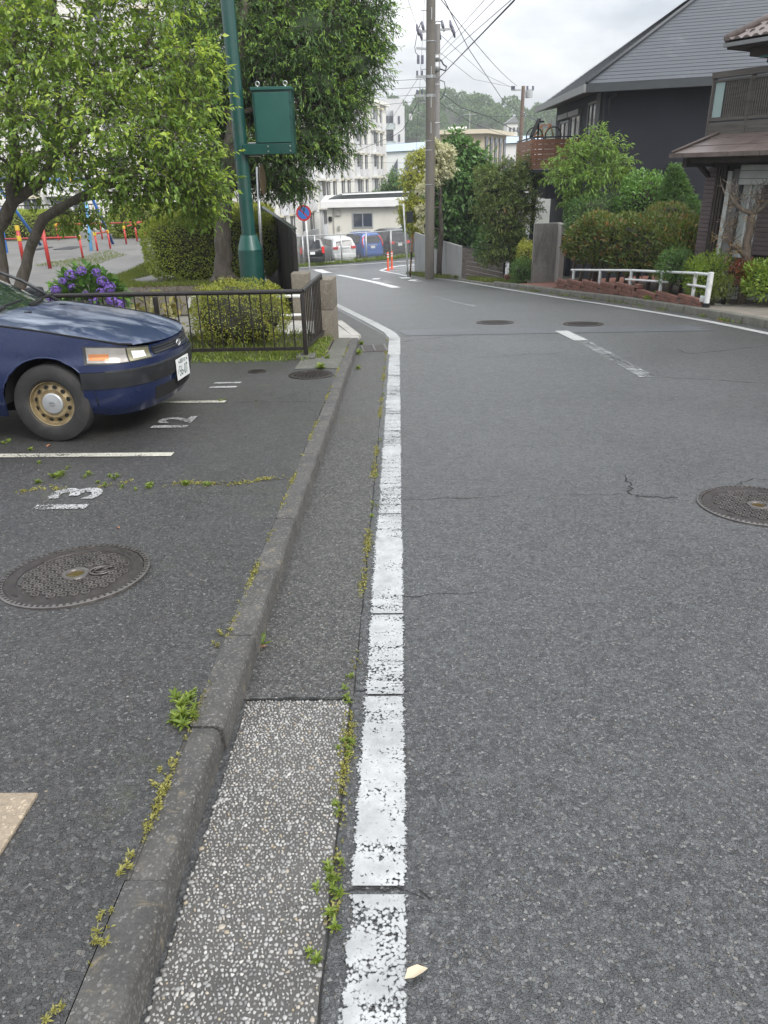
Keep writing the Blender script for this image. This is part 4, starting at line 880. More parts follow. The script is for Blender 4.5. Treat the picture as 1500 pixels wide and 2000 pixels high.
# ---- playground equipment
M_red = simple('red_pipe', (.42, .035, .03), .4, .15, 8, dirt=.15); M_yel = simple('yellow_cap', (.62, .42, .04), .45, .12, 8); M_blue = simple('blue_pipe', (.04, .16, .48), .4, .15, 6, dirt=.1); M_lblue = simple('light_blue_pipe', (.12, .36, .62), .4, .15, 6)
def bars(lab, posts, rail, top, r=.034, yel=True):
    """posts: foot pixels with level z; one rail over them"""
    f = [gr(*p, z=-.75) for p in posts]; t = thing('play_bar', lab, 'play bar', f[0])
    tops = []
    for q, (tx, ty) in zip(f, top):
        e = at(tx, ty, q.y); e = Vector((q.x, q.y, e.z)); tops.append(e); b = MB(t.location); b.tube([q-Vector((0, 0, .1)), e], r, 8); b.build('post', M_red, t, smooth=True)
        if yel: b = MB(t.location); b.bbox(e, (r*2.6, r*2.6, r*3.2), r*.5); b.build('cap', M_yel, t)
    for a, c in zip(tops[:-1], tops[1:]): b = MB(t.location); b.tube([a, c], r*.75, 8); b.build('rail', M_red, t, smooth=True)
bars('red low safety bar near the swing, with two yellow-capped posts toward the hedge', [(247, 477), (268, 471), (285, 468)], None, [(244, 444), (264, 437), (283, 433)])
bars('long red safety bar across the back of the playground', [(115, 470), (200, 467), (285, 467)], None, [(110, 438), (198, 437), (283, 433)])
bars('short red bar beside the swing leg in the grass', [(191, 492), (216, 487)], None, [(186, 457), (212, 452)])
bars('red safety bar running left from the thin grass patch', [(162, 504), (-30, 500)], None, [(155, 463), (-34, 468)])
f0 = gr(98, 525, z=-.75); f1 = gr(46, 512, z=-.75)
t = thing('red_post', 'thick leaning red post in front of the playground bars', 'post', f0); b = MB(f0); b.tube([f0-Vector((0, 0, .1)), at(82, 444, f0.y)], .055, 8); b.build('shaft', M_red, t, smooth=True)
t = thing('red_post', 'thick red post with yellow bands beside the tree stem', 'post', f1); e1 = at(33, 443, f1.y); b = MB(f1); b.tube([f1-Vector((0, 0, .1)), e1], .055, 8); b.build('shaft', M_red, t, smooth=True)
for u in (.97, .68): b = MB(f1); q = f1.lerp(e1, u); b.tube([q-Vector((0, 0, .07)), q+Vector((0, 0, .07))], .064, 8); b.build('band', M_yel, t)
Ys = gr(178, 491, z=-.75).y; s0 = gr(178, 491, z=-.75); top1 = at(164, 352, Ys+1.0); 
t = thing('swing_frame', 'blue swing frame with light blue front leg in the playground', 'swing', s0)
def sw(nm, a, c, r, m): b = MB(s0); b.tube([a, c], r, 8); b.build(nm, m, t, smooth=True)
tb = at(-120, 352, Ys+1.0); sw('leg', s0-Vector((0, 0, .1)), top1, .055, M_lblue); s1 = gr(221, 477, z=-.75); sw('leg', s1, top1, .055, M_blue)
sw('top_beam', top1+Vector((.3, 0, -.0)), tb, .075, M_blue); s2 = at(46, 440, Ys); s2.z = -.75; mt = top1.lerp(tb, .62); sw('leg', mt, Vector((mt.x+.4, s0.y, -.8)), .055, M_blue); sw('leg', mt, Vector((mt.x+.4, s1.y, -.8)), .055, M_blue)
for u in (.08, .35): q = top1.lerp(tb, u); b = MB(s0); b.tube([q-Vector((.06, 0, 0)), q+Vector((.06, 0, 0))], .09, 8); b.build('collar', M_yel, t)
for k, (px, py, px2, py2) in enumerate(((110, 487, 165, 482), (62, 488, 100, 483))):
    a = gr(px, py, z=-.735); c = gr(px2, py2, z=-.735); b = MB(a); b.box(((a.x+c.x)/2, a.y+.4, -.735), (abs(c.x-a.x), 1.1, .03), rz=-.1); o = b.build('rubber_mat', simple('rubber', (.03, .032, .035), .8), None)
    tag(o, 'black rubber mat under the swing, %s one' % ('right' if k == 0 else 'left'), 'mat', 'mats under the swing')
# far park fence
t = thing('park_fence', 'thin black picket fence behind the far playground hedges', 'fence', (-14, 36, -.75)); a = at(-60, 404, 36); c = at(425, 391, 36); zl = -.7
b = MB(t.location); b.beam((a.x, 36, a.z), (c.x, 36, a.z), .04, .05); b.build('top_rail', M_black, t); b = MB(t.location); b.beam((a.x, 36, zl+.2), (c.x, 36, zl+.2), .04, .05); b.build('bottom_rail', M_black, t)
n = int((c.x-a.x)/.14)
me0 = None
for i in range(n):
    x = a.x+(c.x-a.x)*i/n
    if me0 is None: b = MB(); b.tube([(0, 0, zl+.1), (0, 0, a.z)], .012, 4); o = b.build('picket', M_black, t); me0 = o.data; o.location = (x+14, 0, .75)
    else: o = bpy.data.objects.new('picket', me0); COL.objects.link(o); o.parent = t; o.location = (x+14, 0, .75)
# ================================================================== BLUE ESTATE CAR (foreground)
def carpaint(name, col, faded=None, fade=.0, metal=.35, rough=.28):
    if name in _MC: return _MC[name]
    m, nt, b = newmat(name); tcn = NODE(nt, 'ShaderNodeTexCoord'); p = tcn.outputs['Object']
    n1 = noise(nt, p, 3, 4, .6); c = mixc(nt, n1, tuple(x*.8 for x in col), tuple(min(1, x*1.25) for x in col))
    if faded:
        mp = NODE(nt, 'ShaderNodeMapping', {0: p, 3: (1.0, 2.0, 1)}); n2 = noise(nt, mp.outputs[0], 1.7, 6, .7, .6); f = mrange(nt, n2, .62-fade*.35, .75-fade*.2, 0, .92); c = mixc(nt, f, c, faded)
        nt.links.new(mrange(nt, f, 0, 1, rough, rough+.22), b.inputs['Roughness'])
    else: b.inputs['Roughness'].default_value = rough
    n3 = noise(nt, p, 30, 4, .7); c = mixc(nt, mrange(nt, n3, .55, .8, 0, .25), c, (.10, .10, .10))
    nt.links.new(c, b.inputs['Base Color']); b.inputs['Metallic'].default_value = metal; b.inputs['Coat Weight'].default_value = .5; b.inputs['Coat Roughness'].default_value = .12
    _MC[name] = m; return m
M_tyre = simple('tyre_rubber', (.018, .018, .018), .75, .3, 12, bmp=.3, bs=90, dirt=.3, dirtc=(.06, .055, .05))
M_trim = simple('black_trim', (.022, .024, .028), .48, .3, 9, bmp=.15, dirt=.2, dirtc=(.09, .09, .09))
M_dark = simple('dark_void', (.004, .004, .004), .9, bmp=0)
def lensmat(name, col, dark, sc=140., metal=.35):
    m, nt, b = newmat(name); p = NODE(nt, 'ShaderNodeTexCoord').outputs['Object']; wv = NODE(nt, 'ShaderNodeTexWave', {'Vector': p, 'Scale': sc, 'Distortion': .3}, bands_direction='Y'); wz = NODE(nt, 'ShaderNodeTexWave', {'Vector': p, 'Scale': sc*.55, 'Distortion': 1.}, bands_direction='Z'); n = noise(nt, p, 14, 4)
    f = math_(nt, 'MULTIPLY', wv.outputs['Fac'], wz.outputs['Fac']); c = mixc(nt, mrange(nt, f, .1, .7), dark, col); c = mixc(nt, mrange(nt, n, .4, .7, 0, .5), c, dark); nt.links.new(c, b.inputs['Base Color']); b.inputs['Metallic'].default_value = metal; b.inputs['Roughness'].default_value = .3; b.inputs['Coat Weight'].default_value = 1; b.inputs['Coat Roughness'].default_value = .04; bump(nt, b, wv.outputs['Fac'], .3, .003); return m
M_lens = lensmat('clear_lens', (.46, .45, .42), (.20, .18, .16)); M_lens2 = lensmat('yellowed_lens', (.36, .34, .20), (.16, .15, .09)); M_amber = lensmat('amber_lens', (.60, .24, .05), (.40, .13, .04)); M_redl = glassmat('red_lens', (.5, .015, .015), .12)
M_chrome = simple('dull_chrome', (.55, .55, .56), .22, .15, 10, metal=1)
M_plate = simple('plate_white', (.72, .73, .72), .4, .08, 8); M_ink = simple('plate_green', (.02, .10, .06), .5, .1)
M_cglass = glassmat('car_glass', (.012, .022, .018), .03)
OUT = [(0, 0), (.2, -.008), (.4, -.035), (.52, -.068), (.62, -.115), (.69, -.165), (.745, -.235), (.785, -.33), (.812, -.45), (.828, -.6), (.838, -.8), (.845, -1.2), (.845, -2.1), (.845, -3.0), (.832, -3.7), (.80, -4.02), (.7, -4.18), (.4, -4.25), (0, -4.26)]
def out_pt(u):
    """u in 0..1 along the half outline -> (x, y, nx, ny)"""
    L = [0]
    for a, c in zip(OUT[:-1], OUT[1:]): L.append(L[-1]+math.hypot(c[0]-a[0], c[1]-a[1]))
    s = u*L[-1]; i = max(0, min(len(OUT)-2, int(np.searchsorted(L, s))-1)); t = (s-L[i])/(L[i+1]-L[i])
    def P(k): k = abs(k); k = min(k, len(OUT)-1); return np.array(OUT[k])
    p0 = np.array([-OUT[1][0], OUT[1][1]]) if i == 0 else P(i-1); p1, p2 = P(i), P(i+1); p3 = P(i+2) if i+2 < len(OUT) else np.array([-OUT[-2][0], OUT[-2][1]])
    q = .5*((2*p1)+(-p0+p2)*t+(2*p0-5*p1+4*p2-p3)*t*t+(-p0+3*p1-3*p2+p3)*t**3); d = .5*((-p0+p2)+2*(2*p0-5*p1+4*p2-p3)*t+3*(-p0+3*p1-3*p2+p3)*t*t)
    d /= np.linalg.norm(d); n = np.array([-d[1], d[0]]); return q[1], q[0], n[1], n[0]     # x, y, nx, ny
_UT = [(u, out_pt(u)) for u in np.linspace(0, 1, 400)]
def u_at_x(x): return min(_UT[8:], key=lambda q: abs(q[1][0]-x))[0]
def zsh(x): return float(np.interp(-x, [0, .06, .15, .35, .7, 1.15, 2, 3.5, 4.26], [.61, .64, .672, .725, .79, .855, .90, .91, .89]))
def dins(z, x):
    f = np.interp(-x, [0, .3, .8], [1, 1, .55])
    return float(np.interp(z, [.18, .24, .34, .45, .56, .60, .66, .75, .95], [-.07, -.022, 0, .006, 0, -.022*f, -.028*f, -.030, -.07]))
def S(u, z, d=0., side=-1):
    x, y, nx, ny = out_pt(u); k = dins(z, x)+d; return Vector((x+nx*k, side*(y+ny*k), z))
WX = (-.71, -3.175); WR = .335; WZ = .283
def zbot(x, z0=.19):
    for wx in WX:
        if abs(x-wx) < WR: return max(z0, WZ+math.sqrt(WR**2-(x-wx)**2))
    return z0
def patch(name, mat, par, u0, u1, z0f, z1f, d, side, nu=24, nz=6, us=None, thick=0., smooth=True):
    us = us if us is not None else np.linspace(u0, u1, nu); b = MB(); P = []
    for u in us:
        x = out_pt(u)[0]; a = z0f(x) if callable(z0f) else z0f; c = z1f(x) if callable(z1f) else z1f
        row = [S(u, a+(c-a)*k/(nz-1), d, side) for k in range(nz)]
        if thick: row = [S(u, a, d-thick, side)]+row+[S(u, c, d-thick, side)]
        P.append(row)
    b.grid(P)
    if thick:
        m = len(P[0]); b.f += [tuple(range(m)), tuple(range((len(P)-1)*m, len(P)*m))]; b.mi += [0, 0]
    return b.build(name, mat, par, smooth=35 if thick else smooth)
P_blue = carpaint('blue_paint', (.006, .015, .062), metal=.25, rough=.25); P_hood = carpaint('blue_paint_faded', (.010, .022, .085), (.30, .34, .42), .46, metal=.15, rough=.3)
def wheel(par, x, y, side, rad=.283, wd=.17, rim=.165, gold=True):
    t = bpy.data.objects.new('wheel', None); COL.objects.link(t); t.parent = par; t.location = (x, y, rad)
    def add(nm, b, m, sm=30): return b.build(nm, m, t, smooth=sm)
    w2 = wd/2; s = side
    b = MB(); b.lathe([(rim*.98, -w2*.8*s), (rim*1.05, -w2*s), (rad*.86, -w2*1.02*s), (rad*.97, -w2*.86*s), (rad, -w2*.6*s), (rad, w2*.6*s), (rad*.97, w2*.86*s), (rad*.86, w2*1.02*s), (rim*1.12, w2*1.0*s), (rim*1.04, w2*.95*s), (rim*.98, w2*.8*s)], (0, 0, 0), 'Y', 48, cap=False); add('tyre', b, M_tyre, 40)
    Mr = simple('rusty_gold_rim', (.30, .235, .13), .42, .35, 18, metal=.55, dirt=.35, dirtc=(.09, .045, .02)) if gold else simple('alloy_rim', (.45, .45, .46), .35, .2, 10, metal=.8)
    b = MB(); b.lathe([(rim*1.03, w2*.95*s), (rim*1.02, w2*.84*s), (rim*.95, w2*.80*s), (rim*.90, w2*.5*s), (rim*.82, w2*.48*s), (rim*.62, w2*.66*s), (rim*.5, w2*.62*s), (0, w2*.6*s)], (0, 0, 0), 'Y', 48, cap=False); add('rim', b, Mr)
    n = 12 if gold else 5
    for k in range(n):
        a = 2*math.pi*(k+.5)/n; r_ = rim*.745; b = MB(); c = Vector((r_*math.cos(a), 0, r_*math.sin(a))); e1 = Vector((-math.sin(a), 0, math.cos(a))); e2 = Vector((math.cos(a), 0, math.sin(a)))
        yy0 = w2*.575*s; pts = [c+e1*(rim*.105*math.cos(q))+e2*(rim*.075*math.sin(q))+Vector((0, yy0+.006*s-math.sin(q)*rim*.045*s*.9, 0)) for q in np.linspace(0, 6.283, 15)[:-1]]
        b.add(pts, [tuple(range(14))]); add('vent_hole', b, M_dark)
    b = MB(); b.lathe([(rim*.47, w2*.6*s), (rim*.46, w2*.74*s), (rim*.41, w2*.80*s), (rim*.39, w2*.80*s), (rim*.3, w2*.83*s), (0, w2*.85*s)], (0, 0, 0), 'Y', 36, cap=False); add('hub_cap', b, simple('silver_cap', (.42, .43, .44), .35, .12, 12, metal=.6))
    if gold:
        b = MB()
        for rx, rz_, dz in ((.022, .015, 0), (.007, .015, 0), (.017, .006, .008)): b.tube([(rx*math.cos(q), w2*.862*s, rz_*math.sin(q)+dz) for q in np.linspace(0, 6.283, 17)], .0015, 4, cap=False)
        add('emblem', b, M_chrome)
    return t
cy = 5.11+.815
car = thing('estate_car', 'old dark blue estate car with faded bonnet parked in the bay at left', 'car', (-1.80, cy, gz(cy)+.1)); car.rotation_euler = (math.atan(-.062), 0, R(-1.0))
usA = sorted(set(list(np.linspace(0, u_at_x(-.40), 26))+[u_at_x(x) for x in np.arange(-.4, -1.2, -.022)]+[u_at_x(x) for x in np.arange(-1.2, -2.9, -.15)]+[u_at_x(x) for x in np.arange(-2.9, -3.64, -.03)]+list(np.linspace(u_at_x(-3.65), 1, 14))))
uF = u_at_x(-1.32)
for side in (-1, 1):
    patch('front_wing', P_blue, car, 0, 0, lambda x: max(zbot(x), .555 if x > -.44 else 0), zsh, 0, side, nz=9, us=[u for u in usA if u_at_x(-.12) <= u <= uF])
    patch('side_panel', P_blue, car, 0, 0, zbot, zsh, 0, side, nz=9, us=[max(u for u in usA if u <= uF)]+[u for u in usA if u > uF])
    for xd in (-1.325, -2.42, -3.0):
        b = MB(); ud = u_at_x(xd); b.tube([S(ud, z, .001, side) for z in np.linspace(max(.24, zbot(xd)), zsh(xd), 8)], .005, 5); b.build('door_gap', M_dark, car)
    for xd in (-2.2, -2.85): b = MB(); b.bbox(S(u_at_x(xd), .76, .02, side), (.17, .03, .035), .01); b.build('door_handle', M_trim, car)
    for wx in WX:
        b = MB(); pts = []
        for q in np.linspace(-.08, math.pi+.08, 30):
            x = wx+WR*math.cos(q); z = WZ+WR*math.sin(q); z = max(z, .2); u = u_at_x(x); pts.append(S(u, z, .001, side))
        b.tube(pts, .007, 5); b.build('arch_lip', P_blue, car, smooth=True)
        b = MB(); P = []
        for q in np.linspace(0, math.pi, 20): x = wx+(WR+.004)*math.cos(q); z = WZ+(WR+.004)*math.sin(q); P.append([(x, side*.81, z), (x, side*.42, z)])
        b.grid(P); n = len(P); b.f.append(tuple(2*i+1 for i in range(n))); b.mi.append(0); b.build('wheel_well', M_dark, car)
    # headlamp: corner lamp with amber bulb, main lamp
    uh0, uh1 = u_at_x(-.055), u_at_x(-.40); um = u_at_x(-.155)
    zl0 = lambda x: float(np.interp(-x, [.05, .2, .4], [.565, .562, .572])); zl1 = lambda x: float(np.interp(-x, [.05, .12, .25, .4], [.635, .65, .668, .678]))
    patch('headlamp_surround', M_trim, car, 0, 0, lambda x: zl0(x)-.012, lambda x: zl1(x)+.008, .004, side, nz=5, us=np.linspace(uh0-.004, uh1+.004, 16), thick=.02)
    patch('main_lamp', M_lens2, car, 0, 0, zl0, zl1, .012, side, nz=6, us=np.linspace(uh0, um-.0012, 10), thick=.02)
    patch('corner_lamp', M_lens, car, 0, 0, zl0, zl1, .012, side, nz=6, us=np.linspace(um+.0012, uh1, 12), thick=.02)
    patch('indicator', M_amber, car, 0, 0, lambda x: zl0(x)+.018, lambda x: zl0(x)+.062, .0145, side, nz=4, us=np.linspace(u_at_x(-.265), u_at_x(-.385), 8), thick=.004)
    patch('lamp_reflector', M_plate, car, 0, 0, lambda x: zl0(x)+.014, lambda x: zl1(x)-.02, .0135, side, nz=4, us=np.linspace(u_at_x(-.075), u_at_x(-.13), 6), thick=.003)
# bumper wraps the nose
uB = u_at_x(-.455)
def wrap(name, mat, z0, z1, d, u1, nz=5, thick=.03, n=40):
    b = MB(); us = [-q for q in np.linspace(u1, 0, n)][:-1]+list(np.linspace(0, u1, n)); P = []
    for u in us:
        sd = -1 if u < 0 else 1; u_ = abs(u); x = out_pt(u_)[0]; a = z0(x) if callable(z0) else z0; c = z1(x) if callable(z1) else z1
        row = [S(u_, a+(c-a)*k/(nz-1), d, sd) for k in range(nz)]; row = [S(u_, a, d-thick, sd)]+row+[S(u_, c, d-thick, sd)]; P.append(row)
    b.grid(P); m = len(P[0]); b.f += [tuple(range(m)), tuple(range((len(P)-1)*m, len(P)*m))]; b.mi += [0, 0]; return b.build(name, mat, car, smooth=35)
fb = wrap('lower_bumper', P_blue, lambda x: float(np.interp(-x, [0, .3, .46], [.175, .175, .20])), .385, .004, uB, 8)
wrap('bumper_strip', simple('bumper_black', (.009, .010, .012), .42, .3, 9, bmp=.2, dirt=.12, dirtc=(.05, .05, .05)), .387, .505, .016, uB, 6); wrap('bumper_top', P_blue, .507, .555, .012, uB, 4, .06)
wrap('bumper_ridge', M_trim, .497, .512, .024, u_at_x(-.3), 3)
wrap('air_intake', M_dark, .40, .432, .0175, u_at_x(-.075), 3, .006); wrap('air_intake', M_dark, .235, .335, .006, u_at_x(-.05), 3, .004)
ug = u_at_x(-.046)
wrap('grille_frame', P_blue, .557, .640, .000, ug+.004, 5, .05); wrap('grille_opening', M_dark, .570, .626, .003, ug-.002, 4, .01)
for z in (.578, .595, .612): wrap('grille_bar', M_trim, z, z+.009, .010, ug-.004, 3, .012)
b = MB()
for rx, rz_, dz in ((.05, .033, 0), (.016, .033, 0), (.038, .013, .018)): b.tube([(.014, rx*math.cos(q),   .598+rz_*math.sin(q)*.8+dz*.8) for q in np.linspace(0, 6.283, 21)], .004, 5, cap=False)
b.build('badge', M_chrome, car, smooth=True)
# number plate
pl = bpy.data.objects.new('number_plate', None); COL.objects.link(pl); pl.parent = car; pl.location = (.028, 0, .40)
b = MB(); b.bbox((0, 0, 0), (.006, .33, .165), .002); b.build('plate_sheet', M_plate, pl)
mt = Matrix.Translation((.0042, 0, -.022)) @ Matrix.Rotation(R(90), 4, 'Z') @ Matrix.Rotation(R(90), 4, 'X')
text_mesh('digits', '56-07', .115, M_ink, pl, mt, sx=.85)
text_mesh('class_line', '湘南 501', .042, M_ink, pl, Matrix.Translation((.0042, 0, .053)) @ Matrix.Rotation(R(90), 4, 'Z') @ Matrix.Rotation(R(90), 4, 'X'))
text_mesh('kana', 'そ', .04, M_ink, pl, Matrix.Translation((.0042, -.14, -.022)) @ Matrix.Rotation(R(90), 4, 'Z') @ Matrix.Rotation(R(90), 4, 'X'))
for sy in (-1, 1): b = MB(); b.lathe([(.008, 0), (.006, .004), (0, .005)], (.004, sy*.105, .055), 'X', 8); b.build('plate_bolt', M_dark, pl)
# bonnet
b = MB(); P = []
for x in list(np.linspace(-.035, -.16, 6))+list(np.linspace(-.2, -1.16, 16)):
    # half width follows the wing tops; nose is rounded in plan
    row = []
    for k in range(-10, 11):
        v = k/10; w_ = .775 if x < -.35 else float(np.interp(-x, [.03, .10, .2, .35], [.60, .66, .71, .765]))
        y = v*w_; xe = x-(.10*(abs(v)**2.4) if x > -.35 else .10*(abs(v)**2.4)*max(0, 1-(-x-.35)/.5)); z = zsh(xe)+.010+.034*(1-abs(v)**2.3)*np.interp(-x, [0, .12, .4, 1.2], [.22, .55, 1, .95])-.008*abs(v)**8
        row.append((xe+.004, y, z))
    P.append(row)
b.grid(P); b.build('bonnet', P_hood, car, smooth=True)
for sd in (-1, 1):
    b = MB(); b.tube([(xe, sd*w_, zsh(xe)+.004) for xe, w_ in ((-.14, .60), (-.2, .70), (-.45, .772), (-.8, .784), (-1.16, .784))], .008, 5); b.build('panel_gap', M_dark, car)
    b = MB(); b.bbox((-1.02, sd*.3, zsh(-1.02)+.044), (.05, .03, .012), .004); b.build('washer_nozzle', M_trim, car)
# greenhouse: windscreen, roof, side glass, pillars
RF = [(-1.12, .865, .76), (-1.35, .985, .735), (-1.6, 1.115, .69), (-1.88, 1.255, .63), (-2.05, 1.31, .61), (-2.6, 1.345, .60), (-3.4, 1.335, .59), (-3.85, 1.30, .58), (-4.2, .93, .70)]
def roofP(x):
    xs_ = [-q[0] for q in RF]; return float(np.interp(-x, xs_, [q[1] for q in RF])), float(np.interp(-x, xs_, [q[2] for q in RF]))
b = MB(); P = []
for x in np.linspace(-1.13, -1.9, 10):
    z, w_ = roofP(x); P.append([(x-.16*abs(k/8)**2+.0, k/8*w_, z-.035*abs(k/8)**2) for k in range(-8, 9)])
b.grid(P); b.build('windscreen', M_cglass, car, smooth=True)
b = MB(); P = []
for x in np.linspace(-1.88, -4.22, 20):
    z, w_ = roofP(x); P.append([(x-(.16*abs(k/8)**2 if x > -2.2 else 0), k/8*w_*1.01, z-.035*abs(k/8)**2+.004) for k in range(-8, 9)])
b.grid(P); b.build('roof', P_blue, car, smooth=True)
for sd in (-1, 1):
    b = MB(); P = []
    for x in np.linspace(-1.3, -4.2, 22):
        z, w_ = roofP(x); P.append([(x-.12, sd*.785, zsh(x)-.01), (x-.16, sd*(w_+.012), z-.04)])
    b.grid(P); b.build('side_glass', M_cglass, car, smooth=True)
    for x0, x1 in ((-1.16, -1.92), (-2.35, -2.4), (-3.35, -3.4)):
        b = MB()
        if x0 > -1.2: b.tube([(x0-.10, sd*.77, .86), (-1.55, sd*.722, 1.05), (-2.06, sd*.626, 1.275), (-2.6, sd*.612, 1.315), (-3.8, sd*.6, 1.27), (-4.22, sd*.7, .91)], .015, 6); b.build('pillar', M_trim, car, smooth=True)
        else: z, w_ = roofP(x0); b.beam((x0-.1, sd*.79, .93), (x1-.1, sd*(w_+.014), z-.04), .03, .07); b.build('pillar', M_trim, car)
    b = MB(); b.bbox((-1.55, sd*.92, .93), (.12, .16, .10), .03); b.build('door_mirror', M_trim, car)
    for wx in WX: wheel(car, wx, sd*.735, sd)
b = MB(); b.box((-2.1, 0, .24), (3.4, 1.2, .10)); b.build('underside', M_dark, car)
b = MB(); b.grid([[(x, y, .858+.03*(1-(y/.78)**2)+(x+1.13)*-.1) for y in np.linspace(-.77, .77, 9)] for x in (-1.10, -1.16, -1.24)]); b.build('cowl', M_trim, car, smooth=True)
for y0, y1 in ((-.62, -.05), (-.02, .5)):
    b = MB(); b.tube([(-1.14, y0, .91), (-1.165, (y0+y1)/2, .935), (-1.19, y1, .945)], .010, 5); b.tube([(-1.135, y0, .895), (-1.14, y0+.22, .925)], .016, 5); b.build('wiper', M_dark, car)
# ================================================================== RIGHT SIDE: kerb, garden, houses
KP = [(6.4, 3.0), (6.05, 6.5), (5.75, 9.3), (5.48, 11.34), (5.18, 13.4), (4.68, 16.3), (4.0, 18.85), (3.57, 21.2), (3.05, 23.4), (2.55, 26.2), (2.1, 28.9)]
_kl = [0]
for a, c in zip(KP[:-1], KP[1:]): _kl.append(_kl[-1]+math.dist(a, c))
def kp(s): return Vector((float(np.interp(s, _kl, [p[0] for p in KP])), float(np.interp(s, _kl, [p[1] for p in KP]))))
def kfr(s):
    p = kp(s); d = (kp(s+.1)-kp(s-.1)).normalized(); return p, d, Vector((d.y, -d.x))     # point, along, outward to the houses
rk = thing('kerb', 'x', 'x'); del rk['label']; del rk['category']; rk['kind'] = 'structure'
M_kerb2 = concrete('kerb_mossy', (.13, .125, .105), agg=.5, var=.3, moss=.45, stain=.35, scale=4, bs=80)
s = 0; i = 0
while s < _kl[-1]-.6:
    b = MB(); P = []
    for q, ins in ((s+.004, 1), (s+.014, 0), (s+.30, 0), (s+.586, 0), (s+.596, 1)):
        p, d, o = kfr(q); h = .13 if p.y < 24 else .06; row = []
        for (x, z) in ((0, -.15), (.006, h-.02), (.018, h-.004), (.034, h), (.13, h), (.13, -.15)):
            x_ = x if not ins else .065+(x-.065)*.93; w_ = p+o*x_; row.append((w_.x, w_.y, gz(p.y)+(z if not ins or z < 0 else z-.006)))
        P.append(row)
    b.grid(P); n = 6; b.f += [tuple(range(n)), tuple(range(4*n, 5*n))]; b.mi += [0, 0]; b.build('kerb_block', M_kerb2, rk, smooth=40); s += .6; i += 1
def yard(name, mat, s0, s1, w0, w1, dz0, dz1, nz=8, level=None):
    b = MB(); P = []
    for s in np.linspace(s0, s1, 16):
        p, d, o = kfr(s); P.append([((p+o*(w0+(w1-w0)*k/5)).x, (p+o*(w0+(w1-w0)*k/5)).y, gz(p.y)+dz0+(dz1-dz0)*k/5) for k in range(6)])
    b.grid(P); return struct(b.build(name, mat))
sB0 = float(np.interp(13.45, [p[1] for p in KP], _kl)); sB1 = float(np.interp(19.6, [p[1] for p in KP], _kl)); sG = float(np.interp(22.2, [p[1] for p in KP], _kl))
yard('driveway', concrete('drive_concrete', (.24, .215, .18), var=.2, stain=.5, bs=70, moss=.1), 0, sB0+.1, .131, 9, .127, .16)
yard('garden_ground', M_soil, sB0+.1, sB1+.3, .131, 9, .10, .35); yard('entry_paving', simple('brick_paving', (.20, .085, .06), .75, .3, 7, bmp=.6, bs=30, dirt=.3), sB1+.3, sG+.1, .131, 9, .126, .2)
yard('verge_ground', M_soil, sG+.1, _kl[-1], .131, 9, .05, .1)
# ---- stepped brick edging: every brick its own piece
M_brick = simple('red_brick', (.20, .092, .068), .85, .3, 7, bmp=.5, bs=40, dirt=.3, dirtc=(.10, .06, .05))
be = thing('brick_edging', 'stepped red brick edging along the kerb under the photinia hedge', 'brick wall', (4.8, 16.3, gz(16.3)+.1))
me_b = None; CH_ = .082; BL = .205
L = sB1-sB0; nb = int(L/BL); rr = random.Random(9)
for c in range(9):
    for i in range(nb+1):
        s = sB0+(i+(.5 if c % 2 else 0))*BL
        if s > sB1: continue
        p, d, o = kfr(s); sq = sB0+(int((s-sB0)/.82)+.5)*.82; z = gz(kp(sq).y)+.115+c*CH_
        if c > 1.2+1.3*min(1, (s-sB0)/L*1.6): continue
        if me_b is None: bb = MB(); bb.bbox((0, 0, 0), (.10, BL-.008, CH_-.008), .006); me_b = bb.build('brick', M_brick, be); ob = me_b; me_b = ob.data
        else: ob = bpy.data.objects.new('brick', me_b); COL.objects.link(ob); ob.parent = be
        w_ = p+o*(.20+rr.uniform(-.006, .006)); ob.location = Vector((w_.x, w_.y, z+CH_/2+rr.uniform(-.001, .001)))-be.location; ob.rotation_euler = (0, rr.uniform(-.01, .01), math.atan2(-d.x, d.y)+rr.uniform(-.015, .015))
b = MB(be.location); P = []
for s in np.linspace(sB0, sB1, 20):
    p, d, o = kfr(s); top = gz(p.y)+.10+CH_*1.5; P.append([((p+o*.165).x, (p+o*.165).y, gz(p.y)+.1), ((p+o*.165).x, (p+o*.165).y, top-.01), ((p+o*.245).x, (p+o*.245).y, top-.01)])
b.grid(P); b.build('mortar', simple('brick_mortar', (.12, .10, .085), .9, .3, 10), be)
# ---- white guard rail
def rp(s, off, z): p, d, o = kfr(s); w_ = p+o*off; return Vector((w_.x, w_.y, z))
t = thing('guard_rail', 'white pipe guard rail in front of the photinia hedge', 'guard rail', rp(sB0-.1, .2, gz(13.4)+.13))
b = MB(t.location); p0 = rp(sB0-.12, .18, 0); b.tube([(p0.x, p0.y, gz(13.4)+.2), (p0.x, p0.y, -.145)], .050, 14); b.build('post', M_whitep, t, smooth=40); b = MB(t.location); b.tube([(p0.x, p0.y, gz(13.4)+.05), (p0.x, p0.y, gz(13.4)+.21)], .064, 12); b.build('post_foot', M_crack, t)
for s, zt_ in ((sB0+.55, -.22), (sB0+1.75, -.335), (sB0+3.0, -.45), (sB0+4.3, -.59), (sB0+5.6, -.74)):
    q = rp(s, .3, 0); b = MB(t.location); b.tube([(q.x, q.y, gz(q.y)+.1), (q.x, q.y, zt_)], .034, 12); b.build('post', M_whitep, t, smooth=40)
b = MB(t.location); b.tube([rp(sB0-.12, .18, -.185), rp(sB0+.55, .29, -.245), rp(sB0+3.0, .3, -.475), rp(sB0+5.75, .3, -.76)], .026, 10); b.build('top_rail', M_whitep, t, smooth=40)
